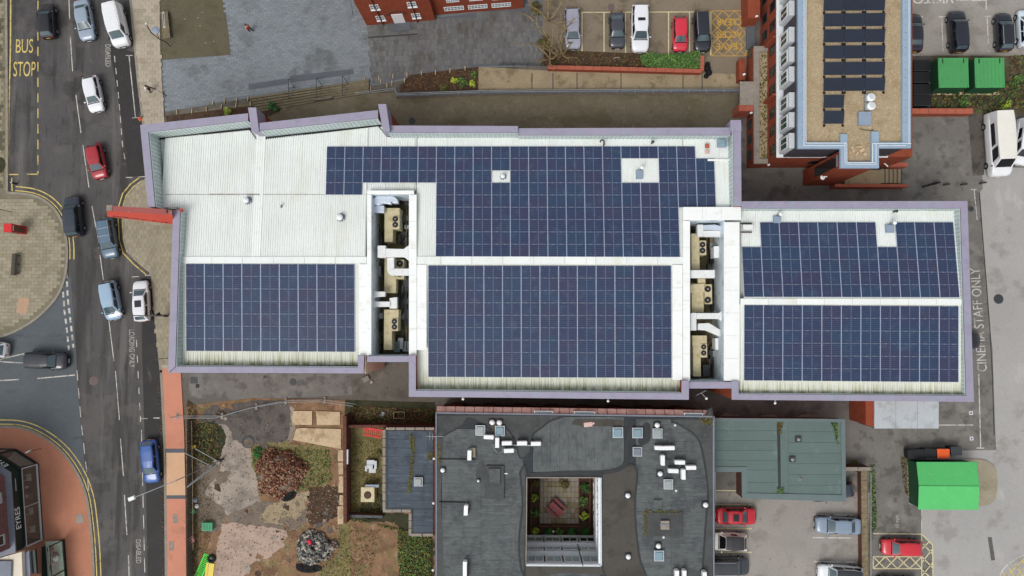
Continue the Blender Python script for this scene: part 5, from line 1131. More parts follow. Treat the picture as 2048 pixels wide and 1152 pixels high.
# the courtyard
HW = WX(H0, ZD); cc = sum(HW, Vector((0, 0))) / 4
court = MB().prism([p.lerp(cc, -.02) for p in HW], -.05, .04).build('courtyard', m_soil, kind='structure')
ins = [p.lerp(cc, .24) for p in HW]
def cq(fx0, fy0, fx1, fy1):
    f = lambda x, y: (HW[0].lerp(HW[1], x)).lerp(HW[3].lerp(HW[2], x), y)
    return [f(fx0, fy0), f(fx1, fy0), f(fx1, fy1), f(fx0, fy1)]
mb = MB()
for i in range(10):
    for j in range(11):
        x0, y0 = .20 + i * .058, .04 + j * .066; q = cq(x0, y0, x0 + .054, y0 + .062); mb.prism(q, .04, .075 + random.uniform(0, .008), random.choice((0, 0, 1, 2)))
mb.build('paving_slabs', [m_stone, m_wood, m_slab_c], court, kind='stuff')
for q in (cq(.06, .14, .085, .95), cq(.06, .93, .96, .95), cq(.93, .14, .955, .95), cq(.2, .78, .78, .80), cq(.19, .14, .205, .80), cq(.775, .14, .79, .80)): MB().prism(q, .04, .32).build('brick_edging', m_brick_old, court)
def shrub(label, u, v, r, h, mats, n=260, z=0.0, name='shrub', cat='shrub', grp=None, seed=1, sy=1.0, stem=True, leaf=(.05, .12)):
    rr = random.Random(seed); p = W(u, v, z); t = empty(name, p, label, cat, grp); mb = MB()
    if stem:
        sm = MB()
        for k in range(4): a = k * 1.7; sm.tube((0, 0, 0), (math.cos(a) * r * .5, math.sin(a) * r * .5 * sy, h * .6), .03, 5, r2=.012)
        sm.build('stem', m_bark, t, local=True)
    lumps = [(rr.uniform(-.55, .55) * r, rr.uniform(-.55, .55) * r * sy, rr.uniform(.3, .8) * h, rr.uniform(.35, .6) * r) for _ in range(7)]
    for k in range(n):
        l = rr.choice(lumps); a, b = rr.uniform(0, 2 * PI), math.acos(rr.uniform(-.2, 1)); R = l[3] * rr.uniform(.6, 1.05)
        c = Vector((l[0] + math.cos(a) * math.sin(b) * R, l[1] + math.sin(a) * math.sin(b) * R * sy, max(.02, l[2] * .8 + math.cos(b) * R * .6))); s = rr.uniform(*leaf); w = rr.uniform(0, 2 * PI)
        x = Vector((math.cos(w), math.sin(w), rr.uniform(-.5, .5))) * s; y = Vector((-math.sin(w), math.cos(w), rr.uniform(-.5, .5))) * s * .6
        mb.add([c + x, c + y, c - x, c - y], [(0, 1, 2, 3)], rr.randrange(len(mats)))
    mb.build('foliage', mats, t, local=True); return t
def cpos(fx, fy): 
    q = cq(fx, fy, fx, fy)[0]; return q
def shrub_at(label, q, *a, **k):
    t = shrub(label, 1000, 1000, *a, **k); t.location = (q.x, q.y, k.get('z', .1)); return t
for k, (fx, fy, mats, r) in enumerate(((.13, .25, m_leafb, .5), (.14, .42, m_leafy, .55), (.14, .62, m_leaf, .6), (.13, .85, m_leafy, .6), (.32, .87, m_leafe, .6), (.5, .88, m_leaf, .6), (.68, .87, m_leafe, .6), (.86, .85, m_leafe, .7), (.86, .66, m_leafy, .6), (.86, .48, m_leaf, .6), (.86, .3, m_leafe, .6), (.56, .26, m_leafb, .6))):
    shrub_at(('brownish shrub at the top of the left courtyard bed', 'yellow flowering shrub in the left courtyard bed', 'green shrub low in the left courtyard bed', 'yellow green shrub in the lower left courtyard corner', 'bright green shrub in the bottom courtyard bed', 'dark green shrub in the middle of the bottom bed', 'deep green shrub right of the middle in the bottom bed', 'dense green shrub in the lower right courtyard corner', 'yellow tinged shrub in the right courtyard bed', 'mid green shrub halfway up the right courtyard bed', 'green shrub at the top of the right courtyard bed', 'olive bush on the courtyard paving between the benches')[k], cpos(fx, fy), r, .7, mats, 200, seed=30 + k, grp='courtyard shrubs')
def picnic(label, q, rz, grp='red brown picnic benches'):
    t = empty('picnic_bench', (q.x, q.y, .08), label, 'bench', grp, rz)
    for k in range(4): MB().box((0, -.27 + k * .18, .68), (1.75, .165, .05)).build('tabletop_plank', m_redwood, t, local=True)
    for s in (-1, 1):
        for k in (0, 1): MB().box((0, s * (.62 + k * .13), .40), (1.75, .12, .05)).build('seat_plank', m_redwood, t, local=True)
        for x in (-.6, .6): MB().tube((x, s * .7, 0), (x, s * .2, .68), .045, 4).build('leg', m_redwood, t, local=True)
    for x in (-.6, .6): MB().box((x, 0, .34), (.07, 1.5, .06)).build('crossbar', m_redwood, t, local=True)
    return t
picnic('red brown picnic bench in the middle of the courtyard paving', cpos(.44, .56), -.75); picnic('red brown picnic bench at the top wall of the courtyard', cpos(.27, .07), -.65)
t = empty('pale_crate', (cpos(.57, .06).x, cpos(.57, .06).y, .08), 'pale blue crate at the top wall of the courtyard', 'crate'); MB().box((0, 0, 0), (.6, .55, .3)).build('box', m_plast_w, t, local=True); MB().box((0, 0, .3), (.5, .45, .03)).build('lid', m_teal, t, local=True)
t = empty('garden_ball', (cpos(.4, .84).x, cpos(.4, .84).y, .6), 'small pale ball lamp in the bottom courtyard bed', 'lamp'); MB().lathe((0, 0, 0), [(.03, 0), (.13, .1), (.13, .18), (.03, .26)], 10).build('globe', m_plast_w, t, local=True); MB().tube((0, 0, -.55), (0, 0, 0), .03).build('stem', m_metald, t, local=True)
t = empty('plant_pot', (cpos(.86, .07).x, cpos(.86, .07).y, .08), 'dark round plant pot in the top right courtyard corner', 'pot'); MB().lathe((0, 0, 0), [(.18, 0), (.25, .4), (.2, .4), (.18, .3)], 12).build('pot', m_metald, t, local=True); MB().lathe((0, 0, .28), [(.19, 0), (.1, .1)], 10).build('soil', m_soil, t, local=True)
m_glassp = glass('pale_courtyard_glass', (150, 172, 172), .15)
# courtyard walls: white window frames on south and east
cw = Wall(HW[3], HW[2], HW[3] + Vector((0, -5))); LW = (HW[2] - HW[3]).length
mb = MB(); cw.slab(mb, 0, LW, .05, ZD - .02, -.1, .02); mb.build('courtyard_wall', m_brick_old, db)
for z0, z1, of in ((.9, 2.6, .85), (3.0, 4.1, .45), (4.6, 6.5, .05)):
    cwt = Wall(cw.at(0, 0, of), cw.at(LW, 0, of), HW[3] + Vector((0, -5)))
    for k in range(4):
        cwt.window(LW * k / 4 + .12, LW * (k + 1) / 4 - .05, z0, z1, db, nx=2, ny=1, fw=.14, depth=.1, gl=m_glass if (z0 < 3 and k > 1) else m_glassp)
for z0, z1, of in ((.6, .88, 1.0), (2.65, 2.95, .92), (4.15, 4.55, .52), (6.6, ZD, .14)): mb = MB(); cw.slab(mb, 0, LW, z0, z1, .02, of); mb.build('white_panel', m_frame, db)
ce = Wall(HW[1], HW[2], HW[1] + Vector((5, 0))); LE = (HW[2] - HW[1]).length
mb = MB(); ce.slab(mb, 0, LE, .05, ZD - .02, -.1, .02); mb.build('courtyard_wall', m_brick_old, db)
for z0, z1 in ((.9, 2.6), (4.6, 6.4)):
    for k in range(5): ce.window(LE * k / 5 + .1, LE * (k + 1) / 5 - .1, z0, z1, db, nx=2, ny=1, fw=.12, depth=.14, gl=m_glassgrey)
for z0, z1 in ((2.7, 4.5), (6.5, ZD)): mb = MB(); ce.slab(mb, 0, LE, z0, z1, .02, .24); mb.build('white_panel', m_frame, db)
for i in range(4):
    a, b = HW[i], HW[(i + 1) % 4]; MB().strip([a, b], .10 if i in (0, 3) else .18, ZD - .1, ZD + .07).build('courtyard_rim', m_frameg if i in (1, 2) else m_stone, db)
MB().path([W(1155, 1088, 5), W(1160, 1110, 6.6), W(1166, 1132, ZD + .1)], .05).build('cable', m_black, db)
# rooftop equipment
def ac_unit(label, u, v, vert=False, L=1.02, w=.42, z=ZD, rz=0.0, grp='white air conditioning units on the dark roof'):
    t = empty('air_conditioner', W(u, v, z + .02), label, 'air conditioner', grp, rz + (PI / 2 if vert else 0))
    MB().box((0, 0, .14), (L, w, .62)).build('casing', m_plast_w, t, local=True, bevel=.05)
    MB().box((0, -w / 2 - .012, .22), (L * .62, .024, .46)).build('grille', m_fan, t, local=True)
    for x in (-.36, .36): MB().box((x * L, 0, 0), (.1, w * 1.25, .14)).build('foot', m_black, t, local=True)
    MB().box((L / 2 + .03, 0, .2), (.06, .22, .2)).build('pipe_cover', m_frameg, t, local=True)
    return t
A_ = [('white unit directly below the left roof light', 978, 872, 0), ('upright white unit between the row of units and the green roof light', 995, 883, 1), ('first white unit of the horizontal row of three', 1014, 884, 0), ('middle white unit of the horizontal row of three', 1044, 884, 0), ('rightmost white unit of the horizontal row of three', 1071.5, 885, 0), ('lone white unit just under the row of three', 1018, 899, 0), ('upright white unit with a pale panel left of the group', 940, 908, 1), ('upright white unit alone in the left centre of the dark roof', 933, 1017, 1), ('left white unit of the touching pair under the three roof lights', 1317, 893.5, 0), ('right white unit of the touching pair under the three roof lights', 1336.5, 893.5, 0), ('upright white unit below the touching pair', 1323, 918, 1), ('white unit right of the small dark plate', 1357, 922, 0), ('rightmost white unit of the eastern cluster', 1379, 932.5, 0), ('white unit in the lower row of the eastern cluster', 1344, 939, 0), ('upright white unit ending the lower row of the cluster', 1364, 946, 1), ('left upright unit of the pair at the bottom edge', 1351, 1146, 1), ('right upright unit of the pair at the bottom edge', 1365.5, 1146, 1), ('slanted white unit alone at the bottom right roof edge', 1406, 1149, 1)]
for i, (lab, u, v, vt) in enumerate(A_): ac_unit(lab, u, v, bool(vt), rz=random.uniform(-.05, .05))
MB().box(W(946, 904, ZD + .02), (.5, .95, .3)).build('backing_panel', m_slab_a, db)
t = ac_unit('long white double unit near the bottom edge of the dark roof', 931, 1137, True, L=1.9); 
def roof_light(label, u, v, w, d, mat, z=ZD, tint=m_lead, grp='square roof lights'):
    t = empty('roof_light', W(u, v, z + .02), label, 'roof light', grp); k = (HC - z) / FPX; w *= k; d *= k
    MB().box((0, 0, 0), (w, d, .25)).build('upstand', tint, t, local=True); MB().box((0, 0, .25), (w * .92, d * .92, .14), taper=.72).build('glazing', mat, t, local=True)
    mb = MB()
    for s in (-1, 1): mb.box((s * w * .47, 0, .25), (w * .06, d, .05)); mb.box((0, s * d * .47, .251), (w * .88, d * .06, .05))
    mb.build('frame', m_frameg, t, local=True); return t
for lab, u, v, w, d, m in (('pale grey roof light at the left of the northern pair', 961, 860, 19, 20, m_domeg), ('greenish roof light at the right of the northern pair', 1000, 861, 19, 20, m_dome), ('leftmost roof light of the eastern row of three', 1235, 864.5, 20, 20, m_dome), ('middle blue roof light of the eastern row of three', 1274, 865, 20, 20, m_dome), ('rightmost roof light of the eastern row of three', 1314, 866, 19, 19, m_domeg), ('flat grey roof light below the middle blue one', 1274, 902.5, 18, 18, m_lead), ('roof light alone below the eastern cluster of units', 1335.5, 967.5, 18, 19, m_domeg), ('teal roof light near the bottom of the dark roof', 1317, 1110, 19, 20, m_dome)): roof_light(lab, u, v, w, d, m)
MB().box(W(1336, 924, ZD + .02), (.6, .55, .1)).build('access_plate', m_feltnew, db); MB().box(W(1329, 1049, ZD + .15), (.85, .85, .3)).build('vent_box', m_stone, db); MB().box(W(1329, 1049, ZD + .45), (.95, .12, .06)).build('vent_cap', m_lead, db)
def dome_vent(label, u, v, r=.24, z=ZD, plate=True, grp='white round roof vents'):
    t = empty('dome_vent', W(u, v, z + .02), label, 'roof vent', grp)
    if plate: MB().box((0, 0, 0), (r * 3, r * 3, .04)).build('plate', m_tar, t, local=True)
    MB().lathe((0, 0, .03), [(r * .8, 0), (r * .8, .16), (r * 1.1, .18), (r * 1.05, .28), (r * .6, .38), (.02, .42)], 14).build('cap', m_plast_w, t, local=True, smooth=True)
for lab, u, v, r in (('left white fan above the gap between the northern roof lights', 984.5, 844, .26), ('right white fan above the greenish roof light', 999, 844.5, .26), ('white vent near the left edge of the dark roof', 886, 939.5, .22), ('small grey vent in a dark patch left of the plinth', 957, 960.5, .13), ('white vent above the rightmost roof light', 1313.5, 849.5, .25), ('white vent left of the lower cluster of units', 1319.5, 946.5, .24), ('white vent on the brown patch beside the courtyard, upper one', 1255, 990, .24), ('white vent on the brown patch beside the courtyard, lower one', 1256, 1112, .24), ('white vent near the right edge of the dark roof', 1410, 1008.5, .25), ('white vent just above the teal roof light', 1316, 1090.5, .24)): dome_vent(lab, u, v, r)
for k, (u, v) in enumerate(((868, 917), (867, 1006), (866, 1140), (1350, 850), (1352, 981), (1327, 1074))):
    t = empty('roof_marker', W(u, v, ZD), ('tiny white knob at the left roof edge beside the upper cable', 'tiny white knob at the left roof edge beside the lower cable', 'tiny white knob at the left roof edge near the bottom', 'tiny white speck right of the northern vents', 'tiny pale knob under the lone roof light', 'tiny white knob above the lower round vent')[k], 'knob'); MB().lathe((0, 0, 0), [(.12, 0), (.13, .08), (.05, .16)], 8).build('knob', m_plast_w, t, local=True); MB().box((0, 0, -.02), (.2, .2, .02)).build('plate', m_metald, t, local=True)
t = empty('roof_pipe', W(1040, 890, ZD), 'grey pipe run linking the row of white units', 'pipe'); o = t.location
MB().path([W(1003, 889, ZD + .2) - o, W(1030, 890, ZD + .2) - o, W(1070, 890.5, ZD + .2) - o], .09, 8).build('pipe', m_metal, t, local=True)
MB().path([W(986, 888, ZD + .06) - o, W(990, 900, ZD + .06) - o, W(996, 906, ZD + .06) - o, W(1004, 904, ZD + .06) - o, W(1006, 896, ZD + .06) - o], .035, 5).build('cable', m_metal, t, local=True)
MB().box(W(1012, 947, ZD) - o, (.36, .1, .06)).build('bracket', m_plast_w, t, local=True); MB().box(W(990, 857, ZD) - o, (.6, 1.5, .08)).build('board', m_woodd, t, local=True)
t = empty('loose_brick_patch', W(1176, 849, ZD + .03), 'pinkish slab lying on the dark roof near its north edge', 'slab'); MB().box((0, 0, 0), (.85, .45, .06), .12).build('slab', m_pinkbr, t, local=True); MB().box((.5, .1, 0), (.3, .2, .05), .5).build('fragment', m_pinkbr, t, local=True)
t = empty('tv_aerial', W(878, 872, ZD + .5), 'white aerial at the left edge of the dark roof', 'aerial'); MB().path([(-1.3, 0, .3), (.5, 0, .3)], .04).path([(-.9, -.4, .3), (-.9, .4, .3)], .03).path([(-.6, -.3, .3), (-.6, .3, .3)], .03).build('boom', m_metal, t, local=True); MB().tube((-.4, 0, -.5), (-.4, 0, .35), .04).build('mast', m_metal, t, local=True)
# ------------------------------------------------------------------ green grey flat roof on the east
gb = empty('green_roofed_building', W(1560, 915, 0), 'green grey membrane roofed building with a notch at its lower left', 'building')
ZG = 4.6
gp = [(1427, 838), (1688, 841), (1690, 1002), (1484, 996), (1484, 944), (1428, 943)]
MB().prism([p for p in WX(gp, ZG)], 0 if 0 else 2.6, ZG - .14).build('wall', m_brick_old, gb)
for q in ([(1430, 842), (1560, 842), (1560, 940), (1430, 940)], [(1578, 842), (1684, 843), (1684, 992), (1578, 992)], [(1489, 940), (1560, 940), (1560, 990), (1489, 990)]):
    u0, v0, u1, v1 = q[0][0], q[0][1], q[2][0], q[2][1]; n = max(2, round((v1 - v0) / 21))
    for k in range(n): a, b = lerp(v0, v1, k / n) + .4, lerp(v0, v1, (k + 1) / n); MB().prism(WX([(u0, a), (u1, a), (u1, b), (u0, b)], ZG), ZG - .18, ZG - .06 + random.uniform(0, .01)).build('membrane_strip', m_greenroof, gb)
MB().prism(WX([(1552, 842), (1580, 842), (1580, 990), (1552, 990)], ZG), ZG - .2, ZG - .1).build('valley', m_greenroof, gb)
MB().prism(WX([(1554, 846), (1560.5, 846), (1562, 985), (1557, 985)], ZG), ZG - .1, ZG - .05).build('valley_gutter', m_tar, gb)
for q in ([(1425, 836), (1690, 838), (1690, 843), (1425, 842)], [(1682, 843), (1690, 843), (1692, 1003), (1684, 1003)], [(1484, 986), (1684, 990), (1684, 1003), (1484, 997)], [(1483, 934), (1495, 934), (1495, 986), (1484, 986)], [(1426, 934), (1483, 934), (1483, 944), (1426, 944)], [(1426, 842), (1431, 842), (1431, 934), (1426, 934)]): MB().prism(WX(q, ZG), ZG - .2, ZG + .03).build('edge_trim', m_greenedge, gb)
scatter('roof_moss', [(1662, 846), (1675, 846), (1676, 890), (1672, 880), (1668, 858)], 420, ZG - .03, m_leaf, .03, .1, .04, seed=41); scatter('roof_moss', [(1554, 845), (1566, 845), (1562, 868), (1556, 868)], 150, ZG - .03, m_leafb, .03, .09, .04, seed=42); scatter('roof_moss', [(1554, 975), (1568, 975), (1568, 988), (1554, 988)], 120, ZG - .03, m_leaf, .03, .09, .04, seed=43)
for lab, u, v in (('dark square cowl near the top of the right green roof', 1596, 878), ('dark square cowl left of centre on the right green roof', 1584, 918)):
    t = empty('roof_cowl', W(u, v, ZG - .05), lab, 'vent', 'dark cowls on the green roof'); MB().box((0, 0, 0), (.62, .6, .16)).build('base', m_metald, t, local=True); MB().lathe((0, 0, .16), [(.14, 0), (.2, .08), (.05, .2)], 10).build('cap', m_metal, t, local=True)
t = empty('roof_outlet', W(1600, 957, ZG - .05), 'small rusty round outlet low on the right green roof', 'outlet'); MB().lathe((0, 0, 0), [(.3, 0), (.26, .03), (.12, .05)], 12).build('flange', m_greenedge, t, local=True); MB().lathe((0, 0, .04), [(.09, 0), (.11, .1), (.04, .16)], 8).build('cap', m_stone, t, local=True)
MB().prism(WX([(1426, 944), (1431, 944), (1431, 1002), (1426, 1002)], 2), 1.9, 2.0).build('gate_rail', m_frameg, gb)
for q in ([(1440, 832), (1480, 832), (1474, 828), (1450, 827)], [(1520, 832), (1560, 834), (1545, 829)], [(1595, 834), (1650, 836), (1630, 829), (1605, 829)]): MB().prism(WX(q, 2.2), 2.05, 2.2).build('door_canopy', m_stone, gb)
# ------------------------------------------------------------------ small annexe with blue grey felt
an = empty('annexe', W(820, 940, 0), 'small annexe with stepped blue grey felt roof and stone copings', 'building')
ZX = 3.4; ap = [(765, 857), (871, 857), (869, 1071), (821, 1071), (821, 1022), (765, 1022)]
MB().prism(WX(ap, ZX), 0, ZX - .2).build('wall', m_brick_old, an)
for k in range(9): a, b = 861 + k * 17.4 + .4, 861 + (k + 1) * 17.4; MB().prism(WX([(771, a), (866, a), (866, b), (771, b)], ZX - .1), ZX - .3, ZX - .12 + random.uniform(0, .01)).build('felt_strip', m_feltblue, an)
for k in range(3): a, b = 1018 + k * 16.5 + .4, 1018 + (k + 1) * 16.5; MB().prism(WX([(826, a), (866, a), (866, b), (826, b)], ZX - .1), ZX - .3, ZX - .12 + random.uniform(0, .01)).build('felt_strip', m_feltblue, an)
MB().prism(WX([(832, 862), (855, 862), (855, 927), (832, 927)], ZX - .08), ZX - .2, ZX - .08).build('felt_patch', m_bluegrey if 0 else m_feltblue, an)
def cop_run(a, b, w, n, z, par, mat=m_stone):
    A, B = W(a[0], a[1], z).to_2d(), W(b[0], b[1], z).to_2d()
    for k in range(n): MB().strip([A.lerp(B, (k + .04) / n), A.lerp(B, (k + .96) / n)], w, z - .1, z + random.uniform(-.01, .01)).build('coping_stone', mat, par)
cop_run((768, 859), (768, 1020), .32, 9, ZX, an); cop_run((771, 857.5), (869, 857.5), .28, 5, ZX, an); cop_run((765, 1022), (822, 1022), .3, 3, ZX, an); cop_run((820, 1026), (820, 1072), .3, 3, ZX, an); cop_run((822, 1070), (867, 1070), .3, 2, ZX, an)
MB().strip(WX([(773, 862), (773, 1018), (823, 1018), (825, 1065)], ZX), .10, ZX - .12, ZX - .04).build('lead_upstand', m_metald, an)
scatter('roof_moss', [(818, 868), (828, 870), (830, 900), (826, 940), (822, 985), (814, 988), (818, 950), (822, 900)], 600, ZX - .1, m_leafb + [m_moss], .03, .1, .03, seed=51); scatter('roof_moss', [(857, 905), (866, 905), (866, 918), (857, 920)], 140, ZX - .1, m_leafb + [m_moss], .03, .09, .03, seed=52)
t = roof_light('small square roof light in a cream frame on the annexe', 837.5, 962.5, 17, 17, m_domeg, z=ZX - .1)
# ------------------------------------------------------------------ shops at the lower left
sh = empty('corner_shop', W(30, 1000, 0), 'corner shop with dark green fascia lettered EYRES and display windows', 'shop')
G0 = [W(u, v, 0).to_2d() for u, v in ((-70, 893), (34, 897), (79, 926), (89, 1078), (60, 1090), (-70, 1100))]
cs = Vector((W(0, 1000, 0).x, W(0, 1000, 0).y))
MB().prism(G0, 0, .35).build('stall_riser', m_gdark, sh)
back = [p.lerp(cs, .0) for p in G0]
fw2 = [Wall(G0[0], G0[1], cs), Wall(G0[1], G0[2], cs), Wall(G0[2], G0[3], cs), Wall(G0[3], G0[4], cs)]
G1 = [G0[0] + Vector((0, -1.6)), G0[1] + Vector((-1.5, -1.5)), G0[2] + Vector((-1.75, -.9)), G0[3] + Vector((-1.75, .1)), G0[4], G0[5]]
MB().prism(G1, .35, 3.0).build('inner_wall', m_gdark, sh)
MB().prism([G0[2] + Vector((-.12, -.2)), G0[3] + Vector((-.12, .2)), G0[3] + Vector((-1.75, .2)), G0[2] + Vector((-1.75, -.2))], .35, .42).build('display_floor', m_floorw, sh)
MB().prism([G0[1] + Vector((.05, -.3)), G0[2] + Vector((-.2, -.1)), G0[2] + Vector((-1.6, -1.0)), G0[1] + Vector((-.9, -1.3))], .35, .42).build('display_floor', m_render, sh)
for wl, L in ((fw2[2], (G0[3] - G0[2]).length), (fw2[1], (G0[2] - G0[1]).length), (fw2[0], (G0[1] - G0[0]).length)):
    mb = MB()
    for a, b, c, d in ((0, L, .35, .5), (0, L, 2.75, 2.95), (0, .12, .5, 2.75), (L - .12, L, .5, 2.75)): wl.slab(mb, a, b, c, d, -.12, .04)
    for k in ((1,) if wl is fw2[2] else ()): wl.slab(mb, L * .5 - .03, L * .5 + .03, .5, 2.75, -.1, .0)
    fr = mb.build('shop_window', m_frameg if wl is fw2[2] else m_gdark, sh)
    mb = MB(); wl.slab(mb, .12, L - .12, .5, 2.75, -.07, -.05); mb.build('pane', M('clear_shop_glass', (225, 235, 235), .03, 0, 1, 0, 1, trans=.95), fr)
for a, b, mat in ((.18, .5, m_render), (.42, .7, m_wood), (.62, .5, m_render), (.85, .7, m_render), (.3, .9, m_metald)):
    p = G0[2].lerp(G0[3], a) + Vector((-1.15 + b * .3, 0)); MB().box((p.x, p.y, .42), (.5, .8, .55), .1, taper=.8).build('display_stand', mat, sh)
    MB().lathe((p.x, p.y + .1, .97), [(.15, 0), (.2, .12), (.08, .3)], 8).build('display_item', m_metald if mat is m_render else m_render, sh)
# fascia above the windows, leaning band with lettering
ZF0, ZF1 = 2.95, 4.1
FQ = [p.lerp(cs, .02) for p in G0]
MB().prism([G0[0] + Vector((0, .05)), G0[1] + Vector((.0, .05)), G0[2] + Vector((.1, .03)), G0[3] + Vector((.1, -.05)), G0[4], G0[5]], ZF0, ZF0 + .08).build('window_soffit', m_gdark, sh)
def inset(P, d): 
    out = []
    for i, p in enumerate(P): out.append(p + Vector((-d, -d * .35 if i < 3 else d * .2)))
    return out
FB = [G0[0] + Vector((0, -.1)), G0[1] + Vector((-.1, -.1)), G0[2] + Vector((-.12, -.1)), G0[3] + Vector((-.12, .0)), G0[4], G0[5]]
FT = [G0[0] + Vector((0, -.3)), G0[1] + Vector((-.2, -.3)), G0[2] + Vector((-.26, -.2)), G0[3] + Vector((-.26, .0)), G0[4], G0[5]]
mb = MB(); n = 6; mb.add([(p.x, p.y, ZF0 + .08) for p in FB] + [(p.x, p.y, ZF1) for p in FT], [(i, i + n, i + 1 + n, i + 1) for i in range(4)] + [(5, 11, 10, 4), (0, 6, 11, 5), tuple(range(n, 2 * n))][:2] + [tuple(reversed(range(n, 2 * n)))])
mb.build('fascia', m_gdark, sh)
LT = [p + (cs - p).normalized() * .0 for p in FT]
MB().prism([LT[0] + Vector((0, .1)), LT[1] + Vector((.1, .1)), LT[2] + Vector((.12, .05)), LT[3] + Vector((.12, -.1)), LT[4] + Vector((-.6, 0)), LT[5]], ZF1, ZF1 + .14).build('lead_ledge', m_lead, sh)
UP = [LT[0] + Vector((0, -.5)), LT[1] + Vector((-.4, -.5)), LT[2] + Vector((-.5, -.35)), LT[3] + Vector((-.5, .35)), LT[4] + Vector((-2.0, .35)), LT[5] + Vector((0, .35))]
MB().prism(UP, ZF1 + .14, 9.0).build('upper_wall', m_brick_purple, sh)
uw = Wall(UP[2], UP[3], cs); LU = (UP[3] - UP[2]).length; courses(uw, 0, LU, 4.3, 9, sh, m_brick_old, .45)
for u, v in ((-2, 995), (1, 1080)):
    d, z = uw.px(4, v); uw.window(d - .55, d + .55, 5.0, 6.6, sh, frame=m_frameg, gl=m_glass, nx=1, ny=2, fw=.1, sill=m_stone)
MB().prism([p.lerp(cs, -.03) for p in UP], 9.0, 9.25).build('roof', m_lead, sh)
# lettering lies on the sloping fascia faces
def fascia_text(txt, i, f, w, h, k=.5):
    b0, b1, t0_, t1_ = FB[i], FB[i + 1], FT[i], FT[i + 1]
    B = Vector((*b0.lerp(b1, f), ZF0 + .08)); T = Vector((*t0_.lerp(t1_, f), ZF1)); c = B.lerp(T, k)
    along = (Vector((*b1, 0)) - Vector((*b0, 0))).normalized(); up = (T - B).normalized(); x = -along; nrm = x.cross(up).normalized()
    if nrm.z < 0: x = along; nrm = x.cross(up).normalized()
    Mx = Matrix((x, up, nrm)).transposed().to_quaternion()
    o = text_mesh(txt, 'lettering', m_frame, sh, c + nrm * .03, w, h, (0, 0, 0), .02); o.rotation_mode = 'QUATERNION'; o.rotation_quaternion = Mx
fascia_text('EYRES', 2, .60, 2.3, .62); fascia_text('EYRES', 1, .3, 2.2, .6, .5); fascia_text('home store', 2, .16, 1.6, .22) if 0 else None
mb = MB()
for k in range(9): 
    f = .10 + k * .018; B = Vector((*FB[2].lerp(FB[3], f), ZF0)); T = Vector((*FT[2].lerp(FT[3], f), ZF1)); p = B.lerp(T, .5); mb.box((p.x + .03, p.y, p.z + .04), (.10, .09, .04))
mb.build('small_lettering', m_frameg, sh)
# second shop
s2 = empty('cream_shop', W(60, 1130, 0), 'cream panelled shop with a pale display window at the bottom edge', 'shop')
S = [W(u, v, 0).to_2d() for u, v in ((88, 1092), (131, 1077), (143, 1240), (90, 1240))]
MB().prism(S, 0, .4).build('stall_riser', m_gdark, s2)
s_in = [S[0], S[1] + Vector((-2.1, -.1)), S[2] + Vector((-2.1, 0)), S[3]]
MB().prism([S[1] + Vector((-.1, -.1)), S[2] + Vector((-.1, 0)), S[2] + Vector((-2.0, 0)), S[1] + Vector((-2.0, -.2))], .4, .46).build('display_floor', M('pale_display_floor', (172, 186, 168), .6, .1, 1, .1), s2)
wl = Wall(S[1], S[2], S[0]); L = 8.5; mb = MB()
for a, b, c, d in ((0, L, .4, .5), (0, L, 2.6, 2.75), (0, .1, .5, 2.6), (3.3, 3.4, .5, 2.6)): wl.slab(mb, a, b, c, d, -.1, .05)
fr = mb.build('shop_window', m_gdark, s2); mb = MB(); wl.slab(mb, .1, L, .5, 2.6, -.06, -.04); mb.build('pane', MATS['clear_shop_glass'], fr)
for k, (x, y) in enumerate(((-1.3, -1.0), (-.8, -1.6), (-1.2, -2.6), (-.6, -2.0))):
    MB().lathe((S[1].x + x, S[1].y + y, .46), [(.3, 0), (.34, .25), (.12, .4), (.1, .5)], 10).build('display_item', (m_brick_old, m_metald, m_pinkbr, m_plast_w)[k], s2)
Q = [S[0] + Vector((-4.0, -.6)), S[0] + Vector((-.2, -.1)), S[1] + Vector((-1.9, -.25)), S[2] + Vector((-1.9, 0)), S[3] + Vector((-4, 0))]
MB().prism([Q[0], Q[1], Q[2] + Vector((.55, 0)), Q[3] + Vector((.55, 0)), Q[4]], 2.75, 3.0).build('fascia', m_gdark, s2)
MB().prism([Q[0], Q[1], Q[2] + Vector((.1, 0)), Q[3] + Vector((.1, 0)), Q[4]], 3.0, 3.3).build('lead_ledge', m_lead, s2)
for k in range(3):
    a = [Q[0].lerp(Q[2] + Vector((-.35, 0)), (k + .01) / 3), Q[0].lerp(Q[2] + Vector((-.35, 0)), (k + .99) / 3)]; MB().prism([a[0], a[1], a[1] + Vector((.6, -8)), a[0] + Vector((.6, -8))], 3.3, 3.75).build('cream_panel', m_render, s2)
p = W(12, 1145, 3.8); MB().box((p.x - .4, p.y, 3.76), (2.2, 2.6, .25)).build('roof_plate', m_lead, s2, bevel=.05); p = W(72, 1152, 3.8); MB().box((p.x, p.y, 3.76), (1.2, .6, .1)).build('roof_plate', m_brick_old, s2)
